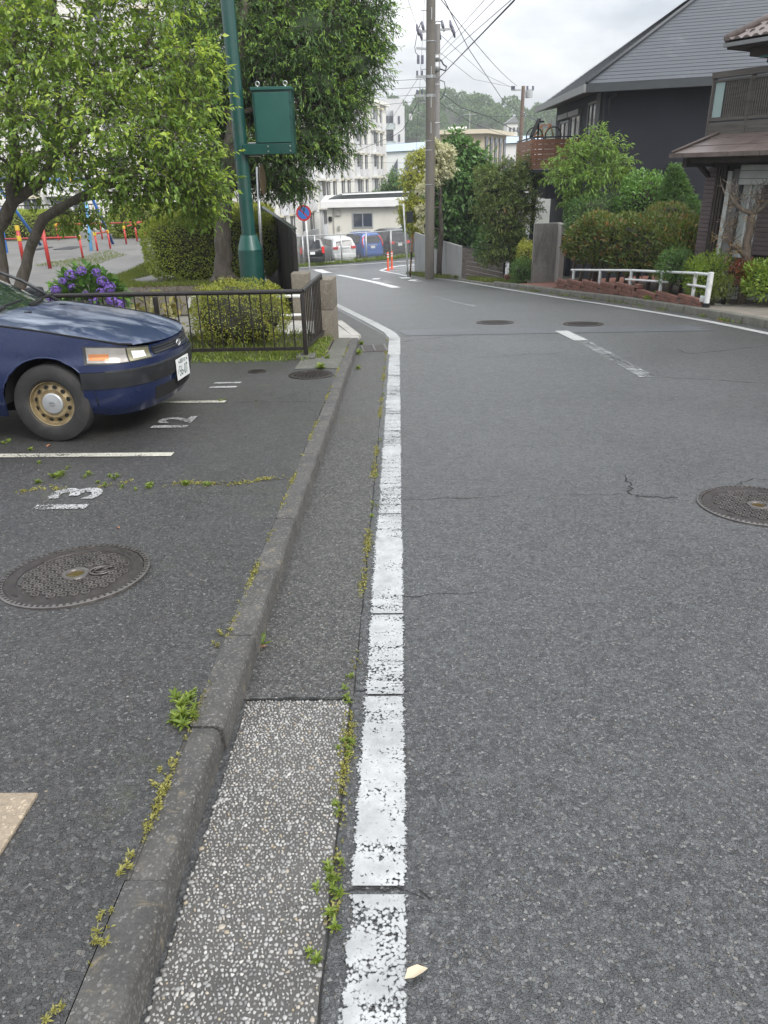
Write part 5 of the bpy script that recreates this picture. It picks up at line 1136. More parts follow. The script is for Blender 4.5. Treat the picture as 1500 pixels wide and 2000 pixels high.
b = MB(t.location); b.tube([rp(sB0-.12, .18, -.40), rp(sB0+.75, .29, -.47)], .023, 10); b.build('lower_rail', M_whitep, t, smooth=40); b = MB(t.location); b.tube([rp(sB0+1.5, .3, -.52), rp(sB0+3.2, .3, -.68)], .023, 10); b.build('lower_rail', M_whitep, t, smooth=40)
b = MB(t.location); q = rp(sB0-.03, .14, -.60); b.bbox(q, (.06, .07, .10), .008); b.build('reflector_box', M_whitep, t)
# ---- concrete gate wall
a = gr(1040, 556, .1); c = gr(1088, 556, .1); zt_ = at(1060, 440, 22.5).z
t = thing('gate_wall', 'stained grey concrete gate wall left of the photinia hedge', 'wall', ((a.x+c.x)/2, 22.5, gz(22.5)))
b = MB(t.location); b.bbox(((a.x+c.x)/2+.02, 22.62, (zt_+gz(22.5))/2), (c.x-a.x, .16, zt_-gz(22.5)+.1), .012); b.build('wall_face', concrete('stained_wall', (.27, .26, .235), var=.25, stain=.85, scale=1.6, bs=40, moss=.15), t)
b = MB(t.location); b.bbox((c.x+.09, 22.4, (zt_+gz(22.5))/2), (.14, .75, zt_-gz(22.5)+.1), .012); b.build('return_wall', concrete('return_wall', (.38, .36, .33), var=.15, stain=.4, scale=2), t)
b = MB(t.location); b.bbox((c.x+.08, 22.0, zt_-.35), (.06, .03, .26), .006); b.build('letter_box', M_dark, t)
# ---- plank fence and grey panel wall
t = thing('plank_fence', 'low grey-brown horizontal plank fence beside the concrete panel wall', 'fence', (3.1, 28.8, gz(28.8))); f0, f1 = Vector((2.40, 29.4, 0)), Vector((3.72, 27.4, 0)); M_plank = simple('weathered_plank', (.15, .125, .105), .75, .3, 9, bmp=.4, bs=30, stretch=(1, 1, 6), dirt=.3)
for i in range(8):
    z = -1.10-.005-i*.155; u1 = 1.0
    if z-.15 < gz(28.5)-.25: continue
    b = MB(t.location); d1 = -.02-.0*i; b.beam(f0.lerp(f1, .01)+Vector((0, 0, z-.072)), f0.lerp(f1, .99)+Vector((0, 0, z-.072-.10)), .03, .142); b.build('plank', M_plank, t)
b = MB(t.location); b.beam(f0+Vector((0, 0, -1.09)), f1+Vector((.0, 0, -1.19)), .06, .03); b.build('cap_rail', M_trim, t)
b = MB(t.location); b.box((f1.x, f1.y, -1.7), (.07, .07, 1.05)); b.build('post', M_trim, t)
t = thing('panel_wall', 'light grey concrete panel wall behind the utility pole', 'wall', (1.5, 33, gz(33))); pts = [Vector((2.39, 29.5, 0)), Vector((1.93, 31.6, 0)), Vector((1.75, 32.3, 0)), Vector((1.62, 33.0, 0)), Vector((1.32, 34.2, 0)), Vector((1.02, 35.7, 0)), Vector((.75, 37.2, 0))]
M_pan = concrete('panel_concrete', (.33, .335, .33), var=.12, stain=.45, scale=1.5, bs=50); M_pan2 = concrete('panel_concrete_pale', (.42, .42, .41), var=.1, stain=.3, scale=1.5, bs=50)
for i in range(6):
    a, c = pts[i], pts[i+1]; b = MB(t.location); a2 = a.lerp(c, .008); c2 = a.lerp(c, .985); zb_ = min(gz(a.y), gz(c.y))-.2; b.prism([(a2.x, a2.y, zb_), (c2.x, c2.y, zb_), (c2.x, c2.y, -1.105), (a2.x, a2.y, -1.105)], (.11, .03, 0)); b.build('panel', M_pan2 if i == 0 else M_pan, t)
# ================================================================== NAVY HOUSE
M_navy = concrete('navy_stucco', (.020, .022, .032), var=.18, stain=.3, scale=.7, bs=60, rough=.8); M_slate = simple('roof_slate', (.052, .058, .068), .55, .14, 2.2, bmp=.25, bs=30, dirt=.12, dirtc=(.10, .11, .12)); M_fasc = simple('grey_gutter', (.20, .205, .205), .5, .1, 3, dirt=.1); M_fasc2 = simple('dark_fascia', (.055, .06, .065), .55, .15, 3); M_sof = simple('soffit', (.13, .10, .075), .7, .15, 4)
nh = thing('navy_house', 'dark navy two-storey house with a grey slate hip roof', 'house', (9, 27, gz(24)))
Cx = Vector((5.325, 24, 3.641)); ea = Vector((.938, -.346, 0)).normalized(); n1 = Vector((.346, .938, 0)).normalized(); tp = math.tan(R(33)); hd = Vector((1, (1-n1.x)/n1.y, 0))
b = MB(nh.location); W0 = Vector((5.99, 24.3, 0)); W1 = W0+ea*8; zb_ = gz(26)-.5
b.prism([(W0.x, W0.y, zb_), (W1.x, W1.y, zb_), (W1.x+2.8, W1.y+8, zb_), (5.99, 31.6, zb_)], (0, 0, 3.60-zb_)); b.build('wall', M_navy, nh)
# roof planes with slate courses; front plane along ea rising along n1, hip at left
rt_ = bpy.data.objects.new('roof', None); COL.objects.link(rt_); rt_.parent = nh
b = MB(nh.location); top = 5.0; LN = 9.5
apex = Cx+hd*top+Vector((0, 0, tp*top)); b.add([Cx-Vector((0, 0, .05)), Cx+ea*LN-Vector((0, 0, .05)), Cx+ea*LN+n1*top+Vector((0, 0, tp*top-.05)), apex-Vector((0, 0, .05))], [(0, 1, 2, 3)]); b.add([Cx-Vector((0, 0, .05)), apex-Vector((0, 0, .05)), Vector((5.325+top, 31.9, 3.641+tp*top-.05)), Vector((5.3, 31.9, 3.591))], [(0, 1, 2, 3)]); b.build('roof_deck', M_fasc2, rt_)
ex = .155; nc = int(top/ex); rr = random.Random(3)
hip_s = hd.dot(ea)   # how far the hip moves along the eave per metre inward
for c in range(nc):
    d0, d1 = c*ex, (c+1)*ex+.02; s0 = hip_s*(d0/hd.dot(n1)); s1_ = hip_s*(d1/hd.dot(n1)); st = s0+.02; first = True; off = rr.uniform(.3, .9)
    while st < 6.6:
        en = st+(off if first else .91)
        b = MB(nh.location); u0, u1 = st+.0012, en-.0012; k0 = u0 if not first else s0+.03; k1 = u0 if not first else s1_+.03
        lift0 = .022+rr.uniform(-.002, .002); q = lambda s_, d_, l: Cx+ea*s_+n1*d_+Vector((0, 0, tp*d_+l))
        if u1 > max(k0, k1)+.02:
            A_ = [q(k0, d0, lift0), q(u1, d0, lift0), q(u1, d1, .010), q(k1, d1, .010)]; Bq = [q(k0, d0, lift0-.014), q(u1, d0, lift0-.014), q(u1, d1, -.004), q(k1, d1, -.004)]
            b.add(A_+Bq, [(0, 1, 2, 3), (4, 5, 1, 0), (5, 6, 2, 1), (6, 7, 3, 2), (7, 4, 0, 3), (7, 6, 5, 4)]); b.build('slate', M_slate, rt_, recalc=False)
        st = en; first = False
b = MB(nh.location)
b.tube([Cx+Vector((0, 0, .05)), apex+Vector((0, 0, .05))], .055, 6); b.build('hip_cap', M_fasc2, rt_, smooth=True)
b = MB(nh.location); P = []
for c in range(nc):
    d0 = c*ex; b.add([Vector((5.325+d0, 24+d0*hd.y+.05, 3.641+tp*d0+.02)), Vector((5.325+d0+ex+.02, 24+(d0+ex)*hd.y+.05, 3.641+tp*(d0+ex)+.008)), Vector((5.325+d0+ex+.02, 31.8, 3.641+tp*(d0+ex)+.008)), Vector((5.325+d0, 31.8, 3.641+tp*d0+.02))], [(0, 1, 2, 3)])
b.build('slate_side', M_slate, rt_)
b = MB(nh.location); b.beam(Cx+ea*-.02+Vector((0, 0, -.10)), Cx+ea*LN+Vector((0, 0, -.10)), .10, .20); b.build('gutter', M_fasc2, rt_)
b = MB(nh.location); b.beam(Vector((5.30, 23.95, 3.54)), Vector((5.28, 31.9, 3.54)), .10, .20); b.build('gutter', M_fasc, rt_)
b = MB(nh.location); b.add([(5.33, 24.02, 3.45), Vector((W0.x+.0, W0.y+.1, 3.56)), (5.99, 31.7, 3.56), (5.3, 31.9, 3.45)], [(0, 1, 2, 3)]); b.add([(5.33, 24.02, 3.45), Cx+ea*LN+Vector((0, 0, -.19)), W1+Vector((0, .1, 3.56)), Vector((W0.x, W0.y+.1, 3.56))], [(0, 1, 2, 3)]); b.build('soffit', M_sof, rt_)
# windows on the left face
def side_win(y0, y1, z0, z1, nm='window'):
    w_ = bpy.data.objects.new(nm, None); COL.objects.link(w_); w_.parent = nh
    b = MB(nh.location); b.box((5.985, (y0+y1)/2, (z0+z1)/2), (.05, y1-y0, z1-z0)); b.build('pane', glassmat('house_glass', (.02, .025, .03), .05), w_)
    for k in range(4):
        b = MB(nh.location)
        if k < 2: b.box((5.965, y0 if k else y1, (z0+z1)/2), (.07, .06, z1-z0+.06))
        else: b.box((5.965, (y0+y1)/2, z0 if k == 2 else z1), (.07, y1-y0-.07, .06))
        b.build('frame', M_fasc, w_)
    b = MB(nh.location); b.box((5.962, (y0+y1)/2, (z0+z1)/2), (.06, .05, z1-z0-.07)); b.build('mullion', M_fasc, w_)
zf = 2.15
side_win(27.3, 28.75, 1.5, 3.08); side_win(29.05, 30.5, 1.5, 3.0); side_win(25.2, 26.2, 1.3, 3.3)
for y0 in (27.2, 28.95): b = MB(nh.location); b.bbox((5.93, y0+.85, 3.17), (.16, 1.65, .16), .01); b.build('shutter_box', M_fasc, nh)
b = MB(nh.location); b.bbox((5.98, 24.95, 1.2), (.10, .5, 4.6), .01); b.build('corner_panel', simple('charcoal_panel', (.05, .052, .058), .6, .15, 3), nh)
b = MB(nh.location); b.tube([W0+Vector((.25, -.15, 3.4)), W0+Vector((.1, -.05, 3.3)), W0+Vector((.12, -.03, 2.9))], .03, 6); b.build('downpipe', M_fasc2, nh, smooth=True)
q = Vector(at(1350, 331, 23.0)); b = MB(nh.location); b.bbox(W0+ea*2.0+Vector((0, -.12, q.z)), (.26, .2, .26), .02); b.build('vent_hood', M_dark, nh)
# deck with brown slats
dk = bpy.data.objects.new('deck', None); COL.objects.link(dk); dk.parent = nh; M_slat = simple('brown_slat', (.20, .085, .045), .55, .22, 5, bmp=.3, bs=25, stretch=(1, 1, 7)); D0 = Vector((4.40, 27.0, 0)); zd0, zd1 = 1.50, 2.39
for k in range(6):
    z = zd0+.07+k*.149; b = MB(nh.location); b.beam(D0+Vector((0, 0, z)), Vector((5.93, 27.0, z)), .025, .138); b.build('slat', M_slat, dk); b = MB(nh.location); b.beam(D0+Vector((.0, .03, z)), Vector((4.5, 31.2, z)), .025, .138); b.build('slat', M_slat, dk)
for x_, y_ in ((4.42, 27.05), (5.2, 27.06), (4.5, 29.1), (4.53, 31.1)): b = MB(nh.location); b.box((x_+.04, y_+.03, (zd0+zd1)/2), (.06, .06, zd1-zd0+.05)); b.build('deck_post', M_trim, dk)
b = MB(nh.location); b.beam(D0+Vector((0, .04, zd1+.05)), Vector((5.93, 27.04, zd1+.05)), .07, .04); b.beam(D0+Vector((.03, .0, zd1+.05)), Vector((4.53, 31.2, zd1+.05)), .07, .04); b.build('handrail', M_trim, dk)
b = MB(nh.location); b.box((5.2, 29.1, zd0-.06), (1.6, 4.3, .1)); b.build('deck_floor', M_trim, dk)
b = MB(nh.location); b.box((5.5, 29.0, (zd0-.12+.58)/2), (1.0, 3.6, zd0-.12-.58)); b.build('underdeck_wall', M_navy, dk)
for x_ in (4.6, 5.9): b = MB(nh.location); b.box((x_, 27.3, (zd0+gz(27))/2-.05), (.14, .14, zd0-gz(27))); b.build('deck_pillar', M_navy, dk)
# bicycle hung on the deck rail
by = 28.4; bc = thing('bicycle', 'small orange and white bicycle standing on the brown deck', 'bicycle', (4.95, by, zd0)); M_or = simple('orange_frame', (.55, .18, .04), .4)
def bp(nm, m, f): b = MB(bc.location); f(b); return b.build(nm, m, bc, smooth=True)
for x_ in (4.68, 5.32):
    bp('wheel', M_tyre, lambda b: b.tube([(x_+.27*math.cos(a_), by, zd0+1.02+.27*math.sin(a_)) for a_ in np.linspace(0, 6.283, 25)], .02, 6, cap=False)); bp('spokes', M_chrome, lambda b: [b.tube([(x_, by, zd0+1.02), (x_+.26*math.cos(a_), by, zd0+1.02+.26*math.sin(a_))], .004, 4) for a_ in np.linspace(0, 5.7, 10)])
bp('frame', M_or, lambda b: [b.tube(p_, .022, 6) for p_ in ([(4.68, by, zd0+1.02), (4.9, by, zd0+1.34), (5.2, by, zd0+1.38), (5.32, by, zd0+1.02)], [(4.9, by, zd0+1.36), (4.98, by, zd0+1.02), (5.2, by, zd0+1.36)], [(4.68, by, zd0+1.02), (4.98, by, zd0+1.02)])])
bp('saddle', M_dark, lambda b: b.bbox((4.88, by, zd0+1.46), (.22, .12, .05), .02)); bp('handlebar', M_chrome, lambda b: b.tube([(5.2, by-.22, zd0+1.5), (5.22, by, zd0+1.48), (5.2, by+.22, zd0+1.5)], .014, 6)); bp('stand', M_dark, lambda b: b.tube([(5.0, by, zd0+1.0), (5.0, by, zd0-.0)], .03, 6))
b = MB((4.5, 28, zd0)); 
for k in range(2): b.beam((4.42, 27.3+.3*k, zd1+.08), (4.75, 27.9+.3*k, zd1+.62), .07, .05)
for k in range(5): b.beam((4.45+.06*k, 27.33+.12*k, zd1+.12+.1*k), (4.45+.06*k, 27.75+.12*k, zd1+.12+.1*k), .05, .05)
b.beam((4.42, 27.28, zd0), (4.42, 27.28, zd1+.12), .05, .05); b.beam((4.75, 28.1, zd0), (4.75, 28.1, zd1+.64), .05, .05)
tag(b.build('rack', M_dark, None), 'black slanted rack leaning on the corner of the brown deck', 'rack')
# ================================================================== OLD TIMBER HOUSE (right edge)
O2 = Vector((5.9, 15.6, 0)); u2 = Vector((.55, -.835, 0)).normalized(); v2 = Vector((-u2.y, u2.x, 0)); rzh = math.atan2(u2.y, u2.x)
def HF(s, off, z): return O2+u2*s+v2*off+Vector((0, 0, z))
M_timb = simple('dark_timber', (.045, .034, .027), .7, .35, 8, bmp=.4, bs=30, stretch=(1, 1, .3)); M_timb2 = simple('grey_timber', (.095, .085, .075), .75, .35, 7, bmp=.5, bs=25, stretch=(.4, .4, 4)); M_shut = simple('mauve_shutter', (.15, .115, .115), .55, .15, 6); M_wh = simple('offwhite_metal', (.50, .51, .49), .5, .1, 5, dirt=.12); M_rooft = simple('brown_metal_roof', (.13, .10, .088), .45, .25, 4, bmp=.15, dirt=.2); M_frost = glassmat('frosted_panel', (.20, .26, .25), .35)
th = thing('timber_house', 'old brown timber house with balcony and mauve louvred shutters at right', 'house', (8, 15, gz(15)))
def hb(nm, m, s0, s1, o0, o1, z0, z1, par=None, bev=0):
    b = MB(th.location); c = HF((s0+s1)/2, (o0+o1)/2, (z0+z1)/2); d = (abs(s1-s0), abs(o1-o0), abs(z1-z0))
    (b.bbox(c, d, bev, rz=rzh) if bev else b.box(c, d, rz=rzh)); return b.build(nm, m, par or th)
zg = gz(15)-.2
hb('wall', M_timb, 0, 7, .06, 6, zg, 2.0); hb('base_wall', concrete('white_base', (.45, .45, .44), var=.1, stain=.4), .62, 7, -.06, .055, zg, -.15, bev=.01)
def louvre(s0, s1, z0, z1):
    w_ = bpy.data.objects.new('shutter', None); COL.objects.link(w_); w_.parent = th; hb('shutter_back', M_shut, s0, s1, -.02, .05, z0, z1, w_)
    n = int((z1-z0)/.075)
    for k in range(n): b = MB(th.location); z = z0+(k+.5)*(z1-z0)/n; b.box(HF((s0+s1)/2, -.035, z), (s1-s0-.01, .022, .060), rz=rzh, rx=.22); b.build('louvre', M_shut, w_)
louvre(0.0, .235, -.25, 1.48); louvre(1.2, 2.6, .0, 1.12)
for s0 in (.26, .32, .38): hb('rain_shutter_edge', M_timb, s0, s0+.04, -.05+.02*s0, .05, -.25, 1.5)
hb('sash', M_wh, .475, .565, -.05, .05, -.2, 1.42, bev=.006); hb('jamb', simple('grey_jamb', (.16, .155, .15), .6), .58, .74, -.03, .05, -.2, 1.45)
w_ = bpy.data.objects.new('window', None); COL.objects.link(w_); w_.parent = th
hb('pane', glassmat('curtain_glass', (.30, .32, .31), .12), .745, 1.19, .0, .05, -.1, 1.2, w_)
for s0, s1, z0, z1 in ((.745, .80, -.12, 1.2), (.955, .995, -.07, 1.2), (1.14, 1.19, -.07, 1.2), (.80, 1.19, -.12, -.07), (.745, 1.19, -.16, -.125)): hb('frame', M_trim if s0 < .9 else M_wh, s0, s1, -.035, .0, z0, z1, w_)
bx_ = hb('shutter_housing', M_wh, .79, 2.6, -.16, .05, 1.19, 1.52, bev=.012); 
for z in (1.29, 1.42): hb('housing_seam', M_fasc2, .792, 2.598, -.1625, -.1, z, z+.008)
# lower roof with batten-lapped metal sheets
zr0, zr1 = 1.72, 2.2; 
b = MB(th.location); b.add([HF(-.12, -.95, zr0-.03), HF(7, -.95, zr0-.03), HF(7, .1, zr1-.03), HF(.55, .1, zr1-.03)], [(0, 1, 2, 3)]); b.add([HF(-.12, -.95, zr0-.03), HF(.55, .1, zr1-.03), HF(.8, 3, zr1-.05), HF(-.12, 3, zr0-.05)], [(0, 1, 2, 3)]); b.build('eave_board', M_timb, th)
for c in range(4):
    f0, f1 = c/4, (c+1)/4+.03
    for k in range(6):
        s0, s1 = -.12+k*1.2, -.12+(k+1)*1.2-.006; h0 = .67*f0 if k == 0 else 0; h1 = .67*f1 if k == 0 else 0; b = MB(th.location); z_ = lambda f: zr0+(zr1-zr0)*f
        q = [HF(s0+h0, -.95+1.05*f0, z_(f0)+.012), HF(s1, -.95+1.05*f0, z_(f0)+.012), HF(s1, -.95+1.05*f1, z_(f1)), HF(s0+h1, -.95+1.05*f1, z_(f1))]; b.prism(q, (0, 0, -.014)); b.build('roof_sheet', M_rooft, th)
n = 22
for k in range(n): hb('eave_tile', M_rooft, -.14+k*.3, -.14+(k+1)*.3-.008, -1.0, -.955, zr0-.06, zr0+.012)
b = MB(th.location); b.tube([HF(-.12, -.95, zr0+.03), HF(.55, .1, zr1+.03)], .03, 6); b.build('hip_cap', M_rooft, th, smooth=True)
hb('soffit_beam', M_timb, .05, 7, -.75, -.68, zr0-.16, zr0-.05); hb('eave_bracket', M_timb, .02, .1, -.8, .05, zr0-.22, zr0-.08)
b = MB(th.location); b.beam(HF(.06, -.5, zr0-.1), HF(.06, .03, zr0-.42), .07, .07); b.build('eave_brace', M_timb, th)
# balcony
bl = bpy.data.objects.new('balcony', None); COL.objects.link(bl); bl.parent = th; of = -.25; zq = 1.84
for s in (.06, .82, 1.6, 2.4, 3.2): b = MB(th.location); b.beam(HF(s, of, zq-.02), HF(s, of, 3.0), .055, .07); b.build('post', M_timb2, bl); b = MB(th.location); b.bbox(HF(s, of, zq-.0), (.2, .14, .03), .005, rz=rzh); b.build('post_shoe', M_dark, bl)
hb('top_rail', M_timb2, .02, 4.5, of-.06, of+.04, 2.93, 3.03, bl, .008); hb('sub_rail', M_timb2, .06, 4.5, of-.03, of+.02, 2.87, 2.90, bl); hb('bottom_rail', M_timb2, .06, 4.5, of-.03, of+.03, 2.25, 2.30, bl)
for z0 in (2.03, 2.13): hb('fascia_plank', M_timb2, .04, 4.5, of-.035, of-.005, z0, z0+.096, bl)
hb('frosted_panel', M_frost, .10, .285, of-.008, of+.004, 2.31, 2.86, bl); hb('panel_edge', M_fasc2, .285, .30, of-.015, of+.012, 2.30, 2.87, bl)
k = 0; s = .315
while s < 2.2:
    if not any(abs(s-q) < .04 for q in (.82, 1.6)): hb('slat', M_timb2, s, s+.026, of-.012, of+.012, 2.30, 2.87, bl)
    s += .043; k += 1
hb('balcony_floor', M_timb, .06, 4.5, of+.04, 1.3, 2.05, 2.12, bl)
for i in range(12): hb('inner_panel', M_wh, 1.0+i*.06, 1.05+i*.06, .30, .32, 2.15, 2.72, bl)
hb('inner_panel_rail', M_wh, .7, 1.75, .29, .33, 2.72, 2.75, bl)
hb('upper_wall', simple('upper_shutter', (.12, .08, .075), .6, .2, 6), .95, 7, 1.3, 6, 2.0, 3.6)
for k in range(14): hb('upper_louvre', M_shut, .95, 3, 1.27, 1.298, 2.3+k*.085, 2.36+k*.085)
# upper roof with ribbed tiles
zu = 3.42; sl_ = .42
b = MB(th.location); b.add([HF(.42, -.55, zu), HF(7, -.55, zu), HF(7, 3, zu+1.5), HF(1.6, 3, zu+1.5)], [(0, 1, 2, 3)]); b.add([HF(.42, -.55, zu-.10), HF(7, -.55, zu-.10), HF(7, 3, zu-.10), HF(.42, 3, zu-.10)], [(0, 1, 2, 3)]); b.add([HF(.42, -.55, zu-.10), HF(.42, -.55, zu), HF(7, -.55, zu), HF(7, -.55, zu-.10)], [(0, 1, 2, 3)]); b.add([HF(.42, -.55, zu-.10), HF(.42, -.55, zu), HF(1.6, 3, zu+1.5), HF(.42, 3, zu-.10)], [(0, 1, 2, 3)]); b.build('upper_roof_deck', M_timb, th)
M_tile = simple('glazed_tile', (.11, .085, .075), .35, .25, 9, bmp=.1)
for c in range(5):
    for k in range(18):
        s = .46+c*.10+k*.17; f0 = c*.26; b = MB(th.location); a = HF(s, -.6+f0, zu+.03+f0*sl_); e = HF(s, -.6+f0+.30, zu+.012+(f0+.30)*sl_); pts_ = []
        b.add([a+u2*(x_*.085)+Vector((0, 0, h_)) for x_, h_ in ((-1, 0), (-.5, .035), (.1, .04), (.6, .01), (1, 0))]+[e+u2*(x_*.085)+Vector((0, 0, h_)) for x_, h_ in ((-1, 0), (-.5, .035), (.1, .04), (.6, .01), (1, 0))], [(0, 1, 6, 5), (1, 2, 7, 6), (2, 3, 8, 7), (3, 4, 9, 8), (0, 4, 3, 2, 1)]); b.build('roof_tile', M_tile, th, recalc=False)
b = MB(th.location); b.tube([HF(.40, -.58, zu+.06), HF(.9, .9, zu+.70), HF(1.5, 2.7, zu+1.46)], .07, 8); b.build('hip_tiles', M_tile, th, smooth=True)
hb('gutter', M_fasc, .40, 7, -.64, -.57, zu-.07, zu-.01); hb('upper_soffit', M_timb, .7, 7, -.3, 1.3, zu-.22, zu-.10)
b = MB(th.location); b.beam(HF(.9, -.3, zu-.25), HF(2.2, -.3, zu-.22), .03, .03); b.build('laundry_pole', simple('green_pole', (.02, .12, .10), .4), th); b = MB(th.location); b.beam(HF(1.0, -.2, zu-.30), HF(1.05, .9, zu-.55), .05, .06); b.build('roof_brace', M_timb, th)
# ================================================================== PLANTS ON THE RIGHT
L_phot = leafmat('leaf_photinia', (.045, .085, .02), (.10, .155, .035), (.20, .26, .06), clump=3.6, red=(.45, .14, .06), redamt=.45, trans=.3)
L_cam = leafmat('leaf_camellia', (.05, .13, .028), (.11, .24, .045), (.22, .38, .08), clump=2.4, rough=.3)
L_con = leafmat('leaf_conifer', (.045, .11, .03), (.09, .19, .05), (.17, .29, .075), clump=2.2)
L_peach = leafmat('leaf_peach', (.07, .16, .03), (.15, .28, .05), (.30, .43, .09), clump=2., trans=.38)
L_dark = leafmat('leaf_broad', (.04, .11, .028), (.085, .19, .05), (.18, .32, .09), clump=1.4, rough=.33)
L_map = leafmat('leaf_maple', (.055, .10, .025), (.11, .18, .04), (.22, .27, .07), clump=1.3, trans=.34, red=(.28, .16, .06), redamt=.15)
L_yel = leafmat('leaf_yellow', (.17, .21, .03), (.32, .36, .05), (.52, .52, .10), clump=1.6, trans=.36)
L_lime = leafmat('leaf_lime', (.10, .18, .02), (.20, .32, .04), (.36, .46, .08), clump=3, trans=.36)
L_red = leafmat('leaf_nandina_red', (.10, .02, .015), (.24, .05, .03), (.36, .16, .06), clump=5, trans=.3)
L_wht = leafmat('blossom_cream', (.45, .45, .28), (.62, .62, .42), (.75, .74, .58), clump=3, trans=.3, rough=.7)
# photinia hedge along the kerb, turned with it
pL = at(1100, 470, 20.2); pR = at(1392, 470, 15.4); cc = (pL+pR)/2; ang_ = math.atan2(pR.y-pL.y, pR.x-pL.x); zt_ = .47; zb_ = -.72
hd_ = hedge('photinia_hedge', 'long hedge with reddish young leaves behind the white guard rail', 'hedge', (cc.x+.25, cc.y+.15, (zt_+zb_)/2), ((pR-pL).length*1.0, 1.25, zt_-zb_), 17000, (.115, .05), L_phot, p=3.0, rz=ang_, seed=51, depth=.30, zmin=zb_, rough=.17, up=.5, core=.76, lumps=7)
b = MB(hd_.location); rr = random.Random(5)
for k in range(14):
    u = (k+.5)/14; q = pL.lerp(pR, u); b.tube([(q.x+.2, q.y+.1, gz(q.y)+.1), (q.x+.25+rr.uniform(-.05, .05), q.y+.1, zb_+.1), (q.x+.25, q.y+.12, zb_+.4)], [.05, .035, .03], 6)
b.build('stems', B_pale, hd_, smooth=True)
# peach tree in front of the navy wall
yP = 21.5; pb = at(1172, 440, yP)
TP = [(pb.x, yP, gz(yP)+.2), at(1176, 420, yP), at(1172, 385, yP), at(1150, 350, yP), at(1140, 310, yP)]; TP2 = [at(1172, 385, yP), at(1195, 365, yP), at(1215, 340, yP)]; TP3 = [at(1172, 400, yP), at(1120, 385, yP), at(1085, 365, yP), at(1065, 345, yP)]
lob = [(at(px, py, yP+dy), (r_, r_, r_*.6), n) for px, py, dy, r_, n in ((1160, 280, 0, .42, 70), (1120, 300, -.2, .42, 70), (1190, 290, -.2, .4, 65), (1215, 320, 0, .4, 65), (1180, 330, -.4, .42, 75), (1110, 345, -.3, .42, 75), (1085, 335, .2, .35, 50), (1150, 360, -.4, .4, 70), (1140, 320, .4, .45, 70), (1205, 352, 0, .3, 40), (1165, 255, 0, .15, 14), (1125, 385, -.2, .35, 50))]
tree('peach_tree', 'light green peach tree in front of the navy wall and brown deck', 'tree', (pb.x, yP, gz(yP)+.2), [(TP, [.07, .06, .05, .04, .025]), (TP2, [.04, .03, .02]), (TP3, [.045, .04, .03, .015])], lob, (.13, .036), L_peach, B_dark, (.22, 7), droop=.5, seed=61, limb_r=.022)
def bush(name, lab, x0, x1, y0, y1, Y_, dep, n, leaf, mat, seed, p=2.2, **kw): return px_hedge(name, lab, x0, x1, y0, y1, Y_, dep, n, leaf, mat, seed, p=p, **{**dict(rough=.10, depth=.25, core=.72, lumps=4, up=.4), **kw})
bush('camellia_bush', 'glossy green rounded shrub between the peach tree and the conifer', 1205, 1312, 338, 470, 20.2, 1.5, 4200, (.10, .045), L_cam, 62)
bush('garden_shrub', 'dark grey-green shrub behind the left end of the photinia hedge', 1098, 1225, 382, 470, 20.9, 1.4, 4200, (.07, .028), L_con, 63)
bush('garden_shrub', 'grey-green shrub poking above the right half of the photinia hedge', 1255, 1350, 400, 460, 18.3, 1.1, 3200, (.07, .028), L_phot, 64)
# conifer: whorled cone
def conifer():
    Yc = 19.2; g = np.random.default_rng(71); tp_ = at(1318, 322, Yc); bt_ = at(1335, 440, Yc); t = thing('conifer', 'small pointed conifer with dense dark green sprays by the timber house', 'tree', (bt_.x, Yc, gz(Yc)+.2)); org = np.array(t.location); H_ = tp_.z-bt_.z
    n = 2600; u = g.random(n)**.75; a_ = g.random(n)*6.28; tier = .82+.25*np.abs(np.sin(u*26)); r_ = (.015+.66*u**1.15)*tier*g.uniform(.55, 1.0, n)**.6; P = np.stack([tp_.x+(bt_.x-tp_.x)*u*.6+r_*np.cos(a_), Yc+r_*np.sin(a_), tp_.z-H_*u+.1*r_], 1)
    D = np.stack([np.cos(a_), np.sin(a_), .15+0*a_], 1)+g.normal(0, .3, (n, 3)); o = sprays(P, D, 5, .06, .02, .12, g, .1, 45, .2); U = np.zeros((len(o[0]), 3)); U[:, 2] = 1; U += g.normal(0, .4, U.shape); V, F = leaf_arr(o[0]-org, o[1], U, o[2], o[3]); stuff(np_mesh('crown', V, F, L_con, t))
    b = MB(t.location); b.tube([(bt_.x, Yc, gz(Yc)+.1), (tp_.x, Yc, tp_.z-.05)], [.07, .01], 7); b.build('trunk', B_dark, t)
conifer()
# pruned tree with a few dry leaves in front of the shutters
yQ = 13.9
q0 = gr(1455, 560, .1); qb = at(1457, 545, yQ)
TQ = [(qb.x, yQ, gz(yQ)+.05), at(1458, 520, yQ), at(1460, 470, yQ), at(1466, 440, yQ), at(1470, 418, yQ)]; TQ2 = [at(1470, 418, yQ), at(1450, 410, yQ), at(1432, 395, yQ), at(1425, 380, yQ)]; TQ3 = [at(1470, 418, yQ), at(1482, 400, yQ), at(1478, 385, yQ)]; TQ4 = [at(1457, 500, yQ), at(1440, 485, yQ), at(1425, 478, yQ)]; TQ5 = [at(1470, 418, yQ), at(1490, 405, yQ), at(1510, 380, yQ)]
lob = [(at(px, py, yQ+dy), (r_, r_, r_*.8), n) for px, py, dy, r_, n in ((1415, 465, -.05, .16, 16), (1428, 490, -.1, .17, 22), (1440, 395, 0, .16, 8), (1480, 380, 0, .16, 8), (1420, 450, .1, .14, 10), (1450, 415, 0, .16, 10))]
